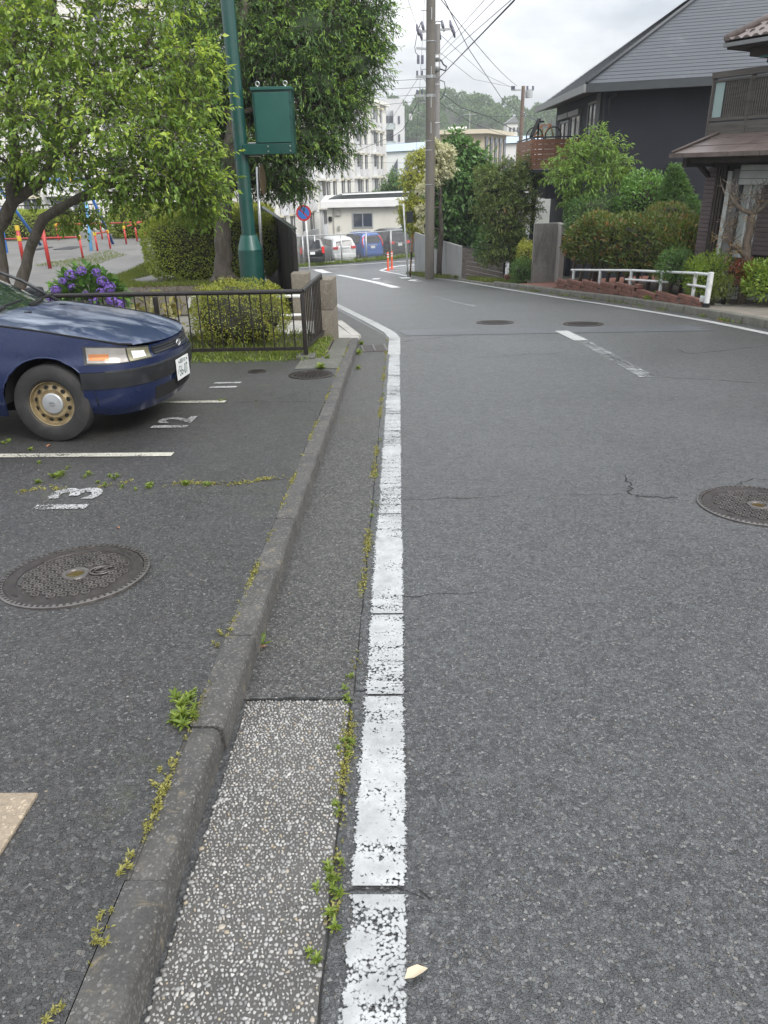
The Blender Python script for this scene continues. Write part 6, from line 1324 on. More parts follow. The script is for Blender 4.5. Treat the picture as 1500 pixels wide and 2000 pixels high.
tr = tree('pruned_tree', 'hard-pruned small tree with bare twigs and a few dry leaves at the timber house', 'tree', (qb.x, yQ, gz(yQ)+.05), [(TQ, [.085, .075, .07, .075, .06]), (TQ2, [.05, .04, .03, .02]), (TQ3, [.05, .035, .03]), (TQ4, [.06, .045, .03]), (TQ5, [.045, .035, .02])], lob, (.055, .028), leafmat('leaf_dry', (.10, .05, .02), (.30, .20, .07), (.45, .36, .16), clump=6, trans=.25, red=(.3, .06, .03), redamt=.4), B_pale, (.13, 3), droop=.3, seed=65, limb_r=.016)
g = np.random.default_rng(66); tips = []
for c_, n in (((1427, 378), 12), ((1445, 392), 14), ((1470, 408), 12), ((1480, 382), 14), ((1418, 440), 14), ((1430, 470), 16), ((1500, 385), 10)):
    for k in range(n): a = np.array(at(c_[0]+g.normal(0, 4), c_[1]+g.normal(0, 4), yQ+g.normal(0, .06))); d = g.normal(0, 1, 3); d[2] = abs(d[2])+.3; d /= np.linalg.norm(d); e = a+d*g.uniform(.1, .28); tips.append((a, e)); f = e+unit((d+g.normal(0, .8, 3))[None])[0]*.1; tips.append((e, f))
twig_mesh('bare_twigs', np.array([x[0] for x in tips])-np.array(tr.location), np.array([x[1] for x in tips])-np.array(tr.location), .006, .003, B_pale, tr)
bush('nandina_bush', 'feathery bright green nandina crowding the end post of the white guard rail', 1338, 1428, 500, 592, 14.35, .9, 3200, (.075, .022), L_lime, 67, core=.5, depth=.35, rough=.14)
bush('dark_fern_bush', 'dark feathery shrub hanging over the guard rail in front of the hedge', 1285, 1345, 488, 560, 15.1, .7, 2400, (.07, .02), L_con, 68, core=.5, depth=.3)
bush('red_nandina', 'red-leaved nandina shrub below the pruned tree', 1425, 1478, 512, 565, 13.75, .6, 1500, (.06, .026), L_red, 69, core=.5, depth=.25)
bush('lime_shrub', 'lime green leafy shrub at the right frame edge by the driveway', 1452, 1560, 515, 596, 13.3, 1.1, 3000, (.085, .034), L_lime, 70, core=.6, depth=.28)
bush('dry_stem_clump', 'pale dry stems and leaves beside the guard rail end post', 1385, 1432, 540, 598, 13.6, .4, 900, (.08, .012), L_grass, 72, core=.3, depth=.25, outw=.1, up=1.2)
t = thing('mesh_fence', 'leaning black mesh fence post at the driveway edge', 'fence', gr(1412, 597, .12)); f0 = Vector(t.location); f1 = at(1420, 530, f0.y)
b = MB(f0); b.tube([f0, f1], .04, 8); b.build('post', M_dark, t, smooth=True); b = MB(f0); e = f1+Vector((.9, .5, -.02)); e0 = f0+Vector((.9, .5, .05))
for k in range(7): u = k/6; b.tube([f0.lerp(f1, .1+.85*u), e0.lerp(e, .1+.85*u)], .005, 4)
for k in range(8): u = k/7; b.tube([f0.lerp(e0, u)+Vector((0, 0, .05)), f1.lerp(e, u)], .004, 4)
stuff(b.build('wire_mesh', M_dark, t)); b = MB(f0); b.bbox(f0+Vector((.0, 0, -.0)), (.24, .2, .05), .01); b.build('footing', M_pale, t)
# low weeds on the brick edging and verge
def weed(x, y, z, s, lab, grp, mat=None, n=None, kind='rosette', seed=0, cat='weed', name='weed'):
    g = np.random.default_rng(seed); n = n or int(14+10*s); a_ = g.random(n)*6.28; t_ = g.random(n)
    P = np.stack([x+.25*s*.06*np.cos(a_)*t_, y+.25*s*.06*np.sin(a_)*t_, z+0*t_], 1); D = np.stack([np.cos(a_), np.sin(a_), .35+.9*g.random(n)], 1)
    V, F = leaf_arr(P-np.array([x, y, z]), D, np.tile([[0, 0, 1.]], (n, 1))+g.normal(0, .3, (n, 3)), .06*s*g.uniform(.5, 1.2, n), .017*s*g.uniform(.6, 1.3, n), True, .3, .15)
    o = np_mesh(name, V, F, mat or L_weed); o['kind'] = 'stuff'; del o['kind']; o.location = (x, y, z); return tag(o, lab, cat, grp)
bush('verge_weeds', 'low weeds sprouting between brick edging and kerb', 1258, 1310, 578, 596, 15.35, .35, 900, (.06, .03), L_weed, 73, core=.4, depth=.15)
gp = ground_pts(4200, [(2.4, 27.3), (2.95, 24.6), (3.55, 22.9), (3.9, 23.2), (3.4, 25.5), (2.7, 28.2)], lambda x, y: gz(y)+.06); tag(grass('verge_grass', gp, .13, L_grass, seed=8, blade=.012), 'green grass verge below the plank fence', 'grass')
gp = ground_pts(1500, [(.3, 36.5), (1.1, 30.6), (2.3, 29.2), (2.3, 29.6), (1.6, 32), (.75, 37)], lambda x, y: gz(y)+.02); tag(grass('wall_grass', gp, .16, L_grass, seed=9, blade=.02), 'weeds along the foot of the grey panel wall', 'weeds')
bush('lavender_bush', 'low blue-green shrub beside the concrete gate wall', 995, 1042, 508, 562, 23.0, .8, 2200, (.09, .02), L_con, 74, core=.5, depth=.3, up=.8)
bush('yellow_shrub', 'yellow-green shrub left of the concrete gate wall', 1010, 1042, 470, 530, 23.9, .8, 1500, (.07, .035), L_yel, 75, core=.5, depth=.3)
t = thing('plant_pot', 'terracotta pot on the verge by the plank fence', 'pot', gr(992, 553, .06)); b = MB(); b.lathe([(.09, 0), (.13, .2), (.15, .2), (.15, .25), (.12, .25), (.11, .18), (0, .18)], (0, 0, 0), n=16); b.build('pot', M_brick, t, smooth=40)
# trees behind the panel wall
MULT = {'maple_tree': 2.2, 'yellow_tree': 2.4, 'flowering_shrub': 1.4, 'broadleaf_tree': 1.5}
def lobtree(name, lab, base, Y_, spots, leaf, mat, seed, bark=B_dark, tw=(.3, 6), droop=.4, **kw):
    zb_ = gz(Y_)+.05; bx_ = at(base[0], 500, Y_).x; mid = at(base[0], base[1], Y_)
    lob = [(at(px, py, Y_+dy), (r_, r_, r_*.75), int(n*MULT.get(name, 1.))) for px, py, dy, r_, n in spots]; return tree(name, lab, 'tree', (bx_, Y_, zb_), [([(bx_, Y_, zb_-.1), (bx_+.05, Y_, (zb_+mid.z)/2), (bx_, Y_, mid.z)], [.12, .10, .05])], lob, leaf, mat, bark, tw, droop, seed, limb_r=.04, **kw)
lobtree('broadleaf_tree', 'dense dark green broadleaf tree right of the utility pole', (905, 340), 33.0, [(900, 300, 0, .6, 90), (875, 330, -.3, .65, 110), (930, 315, 0, .6, 90), (900, 350, -.6, .7, 120), (860, 375, -.4, .6, 100), (945, 345, 0, .55, 80), (880, 400, -.6, .7, 120), (925, 390, -.5, .7, 110), (860, 425, -.4, .55, 90), (895, 445, -.5, .65, 100), (930, 440, -.2, .6, 80), (905, 475, -.2, .45, 60), (870, 470, -.2, .3, 35), (900, 380, .7, .9, 110), (890, 275, .2, .35, 40)], (.19, .12), L_dark, 81, six=False, droop=.5, core=.55)
lobtree('maple_tree', 'olive green feathery maple between the broadleaf tree and gate wall', (1000, 400), 27.0, [(990, 340, 0, .5, 90), (965, 370, -.2, .55, 100), (1010, 370, -.2, .55, 100), (985, 400, -.4, .6, 120), (1030, 405, 0, .45, 70), (955, 410, 0, .45, 80), (1005, 440, -.3, .5, 90), (975, 445, -.3, .5, 80), (1030, 350, .3, .4, 60), (1025, 320, .2, .25, 30), (985, 480, -.3, .45, 60), (1015, 480, -.2, .4, 50), (945, 345, .2, .3, 40), (960, 500, 0, .35, 40)], (.095, .04), L_map, 82, tw=(.26, 8), droop=.25, core=.45)
lobtree('yellow_tree', 'yellow-green feathery tree left of the utility pole', (815, 380), 38, [(818, 310, 0, .45, 70), (805, 350, -.2, .5, 80), (800, 400, -.2, .45, 70), (822, 400, 0, .5, 80), (815, 440, 0, .45, 60), (792, 420, 0, .3, 35), (830, 350, .2, .4, 60), (826, 445, -.2, .35, 40)], (.15, .06), L_yel, 83, tw=(.3, 6), core=.4)
lobtree('flowering_shrub', 'tall shrub covered in cream white blossom behind the utility pole', (858, 360), 31.2, [(858, 300, 0, .42, 110), (868, 330, 0, .4, 100), (850, 345, -.1, .35, 80), (875, 300, .2, .3, 60), (828, 370, -.3, .22, 50), (827, 410, -.3, .2, 45), (826, 440, -.3, .18, 35), (845, 285, 0, .25, 50)], (.10, .06), L_wht, 84, tw=(.16, 7), droop=.1, crown_name='blossom')
bush('wall_creeper', 'dark shrub spilling over the left end of the grey panel wall', 783, 832, 385, 470, 39.5, 1.6, 2600, (.13, .07), L_dark, 85, core=.6)
bush('background_shrub', 'dark shrub filling the gap between maple trunk and plank fence', 925, 1030, 440, 525, 28.6, 1.4, 4200, (.11, .055), L_dark, 86, core=.7)
# ================================================================== FAR STREET: fence, cars, poles, buildings, hill
# cross-street parking lot beyond the fence, apron of the flats
zl = gz(56)
b = MB(); b.add([(-40, 50.6, zl-.03), (14, 57.9, zl-.03), (14, 75, zl+.1), (-14, 78, zl-.1), (-40, 60, zl)], [(0, 1, 2, 3, 4)]); struct(b.build('far_parking', simple('far_asphalt', (.075, .077, .08), .5, .2, .8, bmp=0)))
b = MB(); b.add([(-40, 57, zl+.05), (-6.2, 62, zl+.12), (-6.0, 130, zl+.2), (-60, 130, zl+.2)], [(0, 1, 2, 3)]); struct(b.build('courtyard', simple('far_asphalt2', (.10, .10, .098), .6, .2, .8, bmp=0)))
fp = [gr(x, y) for x, y in ((578, 521), (594, 519.5), (617, 517.5), (668, 513.5), (716, 509.5), (764, 505), (812, 499.5))]; M_galv = simple('galvanised', (.42, .43, .43), .4, .12, 5, metal=.5)
t = thing('chain_link_fence', 'grey chain-link fence in front of the distant parked cars', 'fence', fp[2])
FH = 1.85
for q in fp[1:]: b = MB(t.location); b.tube([q, q+Vector((0, 0, FH))], .055, 8); b.build('post', M_galv, t, smooth=True)
b = MB(t.location); b.tube([q+Vector((0, 0, FH)) for q in fp], .03, 6); b.build('top_rail', M_galv, t, smooth=True); b = MB(t.location); b.tube([q+Vector((0, 0, .12)) for q in fp], .045, 6); b.build('bottom_rail', M_galv, t, smooth=True)
A_, B_ = [], []
for a, c in zip(fp[:-1], fp[1:]):
    L = (c-a).length; d = (c-a)/L; n = int(L/.13)
    for k in range(-14, n):
        for sg in (0, 1):
            s0, s1 = k*.13, k*.13+FH-.15; z0, z1 = (.15, FH) if sg == 0 else (FH, .15)
            if s0 < 0: z0 += (z1-z0)*(-s0)/(s1-s0); s0 = 0
            if s1 > L: z1 = z0+(z1-z0)*(L-s0)/(s1-s0); s1 = L
            if s1 > s0+.01: A_.append(np.array(a+d*s0)+[0, 0, z0]); B_.append(np.array(a+d*s1)+[0, 0, z1])
o = twig_mesh('wire_mesh', np.array(A_)-np.array(t.location), np.array(B_)-np.array(t.location), .006, .006, M_galv, t)
gp = []
g = np.random.default_rng(90)
for a, c in zip(fp[:-1], fp[1:]):
    n = int((c-a).length*160)
    for k in range(n): q = a.lerp(c, g.random()); gp.append((q.x+g.normal(0, .12), q.y-abs(g.normal(0, .25)), q.z))
tag(grass('fence_weeds', gp, .28, L_weed, seed=91, blade=.05, lean=.5), 'strip of weeds along the foot of the chain-link fence', 'weeds')
# ---- parked cars (rear views)
def parked(lab, px, py, Y_, rz, col, L=4.0, W=1.69, H=1.72, hood=.75, lamp='low', seed=0, white_top=False, metal=.3):
    p = at(px, py, Y_); t = thing('parked_car', lab, 'car', (p.x, Y_, zl), 'cars parked behind the chain-link fence', rz); pm = carpaint('car_paint%d' % seed, col, metal=metal, rough=.22)
    # x forward; stations rear -> front: (x, z belt, z roof, half width at belt, half width at roof)
    st = [(-L/2, .52, .60, .80, .78), (-L/2+.04, .9, 1.0, .95, .93), (-L/2+.10, 1.0, 1.12, 1, .93), (-L/2+.28, 1.02, H-.10, 1, .80), (-L/2+.45, 1.02, H-.02, 1, .79), (0, 1.0, H, 1, .79), (L/2-1.6, .98, H-.05, 1, .78), (L/2-1.35, .97, H-.12, 1, .78), (L/2-.85, .95, 1.05, .99, .90), (L/2-.3, .86, .93, .95, .9), (L/2-.05, .68, .72, .85, .82), (L/2, .5, .52, .75, .74)]
    hw = W/2; P = []
    for (x, zb_, zr_, wb, wr) in st:
        half = [(0, .2), (.82*wb, .2), (.97*wb, .28), (wb, .5 if zb_ > .6 else .35), (wb, zb_-.12 if zb_ > .7 else zb_-.05), (.975*wb, zb_), ((wr+.97*wb)/2 if zr_ > 1.2 else wr, (zb_+zr_)/2), (wr, zr_-.08 if zr_ > 1.2 else zr_-.02), (wr*.86, zr_), (0, zr_+.02)]
        P.append([(x, y*hw, z) for y, z in half]+[(x, -y*hw, z) for y, z in half[::-1][1:]])
    b = MB(); b.grid(P); n = len(P[0]); b.f += [tuple(range(n)), tuple(range((len(P)-1)*n, len(P)*n))]; b.mi += [0, 0]; b.build('body', pm, t, smooth=38)
    g_ = glassmat('car_window', (.015, .017, .02), .05)
    xr = -L/2
    b = MB(); b.add([(xr+.085, -.60, 1.08), (xr+.085, .60, 1.08), (xr+.255, .54, H-.17), (xr+.255, -.54, H-.17)], [(0, 1, 2, 3)]); 
    for v in b.v: v.x -= .035
    b.build('rear_window', g_, t)
    for sd in (-1, 1):
        for x0, x1, x2, x3 in ((xr+.5, -.55, xr+.55, -.55), (-.47, .45, -.47, .38), (.53, 1.15, .46, .75)):
            b = MB(); y0 = hw*.995; y1 = hw*.815; b.add([(x0, sd*y0, 1.05), (x1, sd*y0, 1.05), (x3, sd*y1, H-.16), (x2, sd*y1, H-.16)], [(0, 1, 2, 3)])
            for v in b.v: v.y += sd*.012
            b.build('side_window', g_, t)
        if lamp == 'low': b = MB(); b.bbox((xr+.05, sd*(hw-.20), .96), (.16, .36, .17), .03, rz=-sd*.25); b.build('tail_lamp', M_redl, t)
        elif lamp == 'ring':
            b = MB(); b.tube([(xr-.005, sd*(hw-.12), .86), (xr+.0, sd*(hw-.05), 1.0), (xr+.10, sd*(hw-.10), 1.25), (xr+.2, sd*(hw-.2), 1.48), (xr+.21, sd*(hw-.32), 1.5)], .045, 7); b.build('tail_lamp', M_redl, t, smooth=True)
        else: b = MB(); b.bbox((xr+.04, sd*(hw-.12), 1.0), (.12, .18, .42), .03); b.build('tail_lamp', M_redl, t)
        for wx in (-L/2+.72, L/2-.78): wheel(t, wx, sd*(hw-.10), sd, .30, .18, .19, gold=False)
    b = MB(); b.box((xr-.015, 0, .82), (.02, .33, .165)); b.build('number_plate', M_plate, t); b = MB(); b.bbox((xr+.02, 0, .42), (.12, W*.93, .26), .04); b.build('bumper', pm if not white_top else M_trim, t)
    b = MB(); b.bbox((xr-.005, 0, .95), (.03, .7, .05), .008); b.build('tailgate_trim', M_chrome, t)
    return t
YC = 55.0; rzc = R(118)
parked('black van parked at the left end behind the chain-link fence', 600, 500, 53.6, R(106), (.010, .012, .013), H=1.78, L=4.5, lamp='tall', seed=1)
parked('white compact wagon with low red tail lamps behind the fence', 655, 497, 55.2, R(114), (.70, .72, .72), H=1.60, lamp='low', seed=2, metal=.05)
parked('bright blue compact van with tall red lamp arcs behind the fence', 705, 493, 56.8, R(118), (.030, .10, .34), H=1.75, lamp='ring', seed=3)
parked('black boxy van parked right of the blue van behind the fence', 757, 490, 58.4, R(118), (.012, .013, .015), H=1.82, lamp='low', seed=4)
parked('dark navy van at the right end of the row beside the panel wall', 803, 487, 60.0, R(118), (.015, .02, .035), H=1.85, lamp='tall', seed=5)
# ---- orange delineators, sign, stake
M_oran = simple('orange_plastic', (.72, .10, .03), .45, .1, 5); M_refl = simple('white_band', (.75, .75, .73), .4)
for (px, py, lab) in ((758, 528.5, 'orange flexible road post, nearer one of the pair'), (765.5, 525, 'orange flexible road post, farther one of the pair')):
    q = gr(px, py); t = thing('delineator_post', lab, 'road post', q, 'orange road posts'); b = MB(); b.lathe([(.13, 0), (.12, .04), (.055, .06), (.05, 1.0), (.03, 1.03), (0, 1.03)], (0, 0, 0), n=12); b.build('post', M_oran, t, smooth=40)
    for z in (.72, .86): b = MB(); b.lathe([(.056, z), (.056, z+.07)], (0, 0, 0), n=12); b.build('reflective_band', M_refl, t)
def npsign():
    Yn = 31.5; c = at(593, 416, Yn); pb_ = Vector((at(607, 545, Yn).x-.02, Yn+.02, gz(Yn))); t = thing('no_parking_sign', 'round blue and red no-parking sign on a white post', 'road sign', pb_)
    b = MB(pb_); b.tube([pb_-Vector((0, 0, .2)), pb_+Vector((-.02, 0, 1.2)), Vector((c.x+.06, Yn+.05, c.z+.25))], .034, 10); b.build('post', M_whitep, t, smooth=True)
    def disc(r0, r1, m, nm, yo, par=t): b = MB(pb_); b.lathe([(r0, yo), (r1, yo)], c, 'Y', 40, cap=(r1 == 0)); return b.build(nm, m, par)
    b = MB(pb_); b.lathe([(.30, 0), (.30, .02), (0, .02)], c, 'Y', 40, cap=False); b.build('sign_back', M_galv, t)
    R_ = simple('sign_red', (.42, .025, .035), .4, .08); disc(.30, .0001, R_, 'red_rim', 0); disc(.225, .0001, simple('sign_blue', (.03, .14, .42), .4, .08), 'blue_face', -.004)
    b = MB(pb_); b.box(c+Vector((0, -.008, 0)), (.46, .003, .052), ry=R(45)); b.build('red_bar', R_, t); b = MB(pb_); b.box(c+Vector((.05, .035, -.1)), (.05, .03, .05)); b.build('clamp', M_galv, t)
npsign()
q = gr(797, 541); tq = at(788, 398, q.y); t = thing('sign_post', 'thin white post with a dark sign plate at the end of the panel wall', 'sign post', q); b = MB(q); b.tube([q, tq], .035, 8); b.build('post', M_whitep, t, smooth=True); c = at(795, 432, q.y); b = MB(q); b.bbox(c+Vector((.12, .06, .15)), (.26, .03, .45), .01); b.build('plate', simple('sign_dark', (.04, .045, .05), .5), t)
q = gr(801, 540); tq = at(806, 458, q.y); t = thing('wooden_stake', 'brown leaning wooden stake with a black band beside the panel wall', 'stake', q); b = MB(q); b.tube([q, tq], .035, 7); b.build('stake', simple('stake_wood', (.22, .10, .03), .7, .3, 6), t, smooth=True); b = MB(q); b.tube([q.lerp(tq, .42), q.lerp(tq, .58)], .04, 7); b.build('band', M_dark, t)
# ---- utility poles
M_cpole = concrete('pole_concrete', (.155, .14, .12), var=.15, stain=.4, scale=1.5, bs=60); M_cpole2 = concrete('pole_concrete_far', (.24, .23, .22), var=.15, stain=.4, scale=1.5, bs=60); M_wire = simple('cable', (.06, .058, .07), .6, .1, 3, bmp=0); M_ins = simple('insulator', (.13, .13, .17), .3, .2, 9)
Yp = 30.0; up = gr(839, 545); up = Vector((1.19, Yp, gz(Yp)))
t = thing('utility_pole', 'tall brown-grey concrete utility pole at the panel wall', 'utility pole', up)
b = MB(up); b.lathe([(.178, -.2), (.172, 3), (.150, 12.3), (0, 12.35)], up, 'Z', 20); b.build('shaft', M_cpole, t, smooth=40)
def band(px, py, w_=.05): z = at(px, py, Yp).z; b = MB(up); b.lathe([(.172, z-w_/2-up.z), (.172, z+w_/2-up.z)], up, 'Z', 20); b.build('band', M_zinc, t, smooth=40)
for py in (81, 275, 293, 360): band(839, py, .03)
for py in (150, 187): band(839, py, .09)
for k, py in enumerate((20, 47, 78, 108, 135, 165, 200, 240)): z = at(839, py, Yp).z; b = MB(up); sg = 1 if k % 2 else -1; b.tube([(up.x+sg*.15, Yp, z), (up.x+sg*.34, Yp, z)], .013, 5); b.build('step_bolt', M_zinc, t)
for k, py in enumerate((28, 142, 200, 250)): z = at(839, py, Yp).z; b = MB(up); b.box((up.x+.02, Yp-.165, z), (.03, .02, .35)); b.build('plate_strip', M_galv, t)
for py, xl in ((150, 812), (187, 812)):
    a = at(xl, py, Yp); b = MB(up); b.beam((a.x, Yp, a.z), (up.x, Yp, a.z), .07, .07); b.build('crossarm', M_galv, t); b = MB(up); b.beam((a.x+.25, Yp, a.z), (up.x-.1, Yp, a.z-.25), .03, .03); b.build('arm_brace', M_galv, t)
    for xx in (.05, .22): b = MB(up); b.tube([(a.x+xx, Yp, a.z+.03), (a.x+xx, Yp, a.z+.18)], .035, 7); b.build('insulator', M_ins, t)
Y2 = 38.0; zb_ = gz(Y2); p2 = at(853, 265, Y2); u2_ = Vector((p2.x, Y2, zb_)); t2 = thing('utility_pole', 'slimmer pale utility pole with transformer arms just behind the tall pole', 'utility pole', u2_); zt_ = at(852, 47, Y2).z
b = MB(u2_); b.lathe([(.15, -.2), (.115, zt_-zb_), (0, zt_-zb_+.02)], u2_, 'Z', 16); b.build('shaft', M_cpole2, t2, smooth=40)
def P2(px, py): return at(px, py, Y2)
b = MB(u2_); b.beam(P2(818, 62), P2(884, 56), .09, .09); b.build('crossarm', M_galv, t2); b = MB(u2_); b.beam(P2(813, 94), P2(852, 97), .08, .08); b.build('crossarm', M_galv, t2)
for px, py in ((816, 58), (822, 68), (826, 52), (858, 66), (865, 50), (881, 50), (886, 62), (848, 48)):
    b = MB(u2_); q = P2(px, py); b.tube([q+Vector((-.05, 0, .2)), q, q+Vector((.06, 0, -.22))], [.04, .075, .04], 7); b.build('insulator', M_ins, t2, smooth=True)
for px in (817, 825): q = P2(px, 108); b = MB(u2_); b.tube([q, P2(px, 125)], .06, 8); b.build('cutout', M_ins, t2)
for py0, py1 in ((108, 118), (122, 140)): b = MB(u2_); a, c = P2(852, py0), P2(852, py1); b.tube([a, c], .17, 10); b.build('sleeve', M_galv, t2, smooth=True)
b = MB(u2_); b.tube([P2(855, 115), P2(862, 118), P2(866, 126), P2(872, 130), P2(870, 138), P2(860, 135), P2(857, 128)], .035, 6); b.tube([P2(856, 155), P2(868, 160), P2(870, 175), P2(864, 190), P2(856, 196)], .02, 6); b.build('cable_loop', M_wire, t2, smooth=True)
b = MB(u2_); b.tube([P2(849, 46), P2(853, 41), P2(860, 42), P2(866, 48)], .02, 6); b.tube([P2(818, 55), P2(822, 44), P2(826, 44), P2(827, 60)], .02, 6); b.tube([P2(815, 65), P2(810, 92), P2(812, 103), P2(817, 108)], .015, 5); b.build('jumper_cable', M_wire, t2, smooth=True)
Y3 = 62.0; p3 = at(1017, 270, Y3); u3 = Vector((p3.x, Y3, gz(Y3)-2)); t3 = thing('utility_pole', 'distant brown utility pole with a transformer above the brown deck', 'utility pole', u3); z3 = at(1020, 168, Y3).z
b = MB(u3); b.lathe([(.17, 0), (.13, z3-u3.z), (0, z3-u3.z+.01)], u3, 'Z', 12); b.build('shaft', simple('rusty_pole', (.16, .11, .085), .7, .25), t3, smooth=40)
P3 = lambda px, py: at(px, py, Y3)
b = MB(u3); b.beam(P3(999, 176), P3(1042, 176), .1, .1); b.build('crossarm', M_galv, t3)
for px in (1000, 1004, 1030, 1041): b = MB(u3); b.tube([P3(px, 176), P3(px, 168)], .08, 7); b.build('insulator', M_ins, t3)
b = MB(u3); b.tube([P3(1033, 178), P3(1033, 191)], .26, 12); b.build('transformer', M_galv, t3, smooth=40)
# wires: (photo pixels, distances, radius)
wires = thing('overhead_wires', 'bundle of overhead wires strung between the utility poles', 'wires', (1.2, 30, 6))
def wire(pts, r=.012, sag=0.):
    P = [at(*p) for p in pts]; o = []
    for a, c in zip(P[:-1], P[1:]):
        for k in range(8): u = k/8; q = a.lerp(c, u); q.z -= sag*4*u*(1-u); o.append(q)
    o.append(P[-1]); b = MB(wires.location); b.tube(o, r*.62, 5); b.build('wire', M_wire, wires, smooth=True)
wire([(862, 0, 26), (1010, 168, 62)], .022, .2); wire([(868, 0, 25), (915, 95, 34), (985, 200, 42), (1055, 240, 34)], .022)
wire([(855, 155, 38), (1005, 0, 16)], .026); wire([(858, 100, 38), (946, 0, 22)], .012); wire([(860, 108, 38), (966, 0, 22)], .012); wire([(860, 120, 38), (998, 0, 20)], .014)
wire([(858, 66, 38), (945, 145, 52), (1002, 172, 62)], .016); wire([(856, 100, 38), (925, 155, 52), (1000, 170, 62)], .016)
wire([(854, 175, 38), (900, 210, 38), (955, 228, 38), (1020, 262, 45)], .026); wire([(855, 198, 38), (920, 240, 40), (990, 265, 45), (1022, 268, 45)], .018); wire([(955, 228, 38), (1050, 226, 38)], .014)
wire([(797, 0, 24), (815, 52, 38)], .012); wire([(829, 0, 28), (826, 60, 38), (818, 200, 38), (812, 300, 40)], .010)
for y0, y1 in ((160, 154), (176, 170), (191, 184), (207, 196)): wire([(730, y0, 44), (832, y1, 30.3)], .014)
wire([(560, 290, 50), (690, 298, 46), (770, 265, 36), (787, 253, 34), (790, 247, 33), (800, 233, 32), (815, 200, 30)], .018); wire([(818, 150, 30), (760, 240, 36), (735, 290, 40)], .010); wire([(560, 318, 60), (832, 318, 60)], .016); wire([(560, 282, 60), (760, 282, 60), (832, 276, 55)], .014); wire([(560, 356, 60), (760, 355, 60)], .014)
b = MB(wires.location); q = at(802, 229, 32); b.bbox(q, (.12, .1, .22), .03); b.build('splice_box', M_whitep, wires)
# ---- guard house
M_gh = concrete('cream_stucco', (.72, .70, .62), var=.06, stain=.15, scale=.8, bs=20); Yg = 66.0
ghl, ghr = at(641, 440, Yg), at(795, 440, Yg); z0 = zl-.2; z1 = at(700, 404, Yg).z; t = thing('guard_house', 'low cream guard house with flat roof behind the parked cars', 'building', ((ghl.x+ghr.x)/2, Yg, z0))
b = MB(t.location); b.box(((ghl.x+ghr.x)/2, Yg+2, (z0+z1)/2), (ghr.x-ghl.x, 4, z1-z0)); b.build('wall', M_gh, t)
rl, rr_ = at(632, 398, Yg), at(800, 393, Yg); b = MB(t.location); b.prism([(rl.x-.2, Yg-.5, z1+.002), (rr_.x, Yg-.5, z1+.002), (rr_.x, Yg-.5, z1+.55), (rl.x-.2, Yg-.5, z1+.45)], (0, 5, .35)); b.build('roof_slab', simple('white_fascia', (.74, .74, .72), .6, .06, 1.5), t)
b = MB(t.location); b.prism([(rl.x+.3, Yg+1, z1+.60), (rr_.x-.1, Yg+1, z1+.70), (rr_.x-.1, Yg+1, z1+.98), (rl.x+1.6, Yg+1, z1+.9)], (0, 3, .1)); b.build('parapet', M_fasc2, t); b = MB(t.location); b.beam((rl.x+1.5, Yg+.9, z1+.95), (rr_.x, Yg+.9, z1+1.06), .2, .1); b.build('roof_edge', M_whitep, t)
a, c = at(690, 444, Yg), at(727, 416, Yg); w_ = bpy.data.objects.new('window', None); COL.objects.link(w_); w_.parent = t
b = MB(t.location); b.box(((a.x+c.x)/2, Yg-.02, (a.z+c.z)/2), (c.x-a.x, .06, c.z-a.z)); b.build('pane', glassmat('dark_pane', (.03, .035, .04), .1), w_)
for x_ in (a.x, (a.x+c.x)/2, c.x): b = MB(t.location); b.box((x_, Yg-.06, (a.z+c.z)/2), (.08, .05, c.z-a.z+.1)); b.build('frame', M_galv, w_)
for z_ in (a.z, c.z): b = MB(t.location); b.box(((a.x+c.x)/2, Yg-.055, z_), (c.x-a.x, .05, .07)); b.build('frame', M_galv, w_)
for (px0, py0, px1, py1, nm, m) in ((655, 411, 665, 421, 'meter_box', M_pale), (642, 423, 648, 432, 'notice_plate', M_dark), (661, 441, 664, 449, 'gas_meter', M_pale)): a, c = at(px0, py1, Yg), at(px1, py0, Yg); b = MB(t.location); b.box(((a.x+c.x)/2, Yg-.08, (a.z+c.z)/2), (c.x-a.x, .15, c.z-a.z)); b.build(nm, m, t)
b = MB(t.location); a = at(653, 460, Yg); c = at(653, 407, Yg); b.tube([(a.x, Yg-.05, a.z), (a.x, Yg-.05, c.z)], .05, 6); b.build('pipe', M_pale, t)
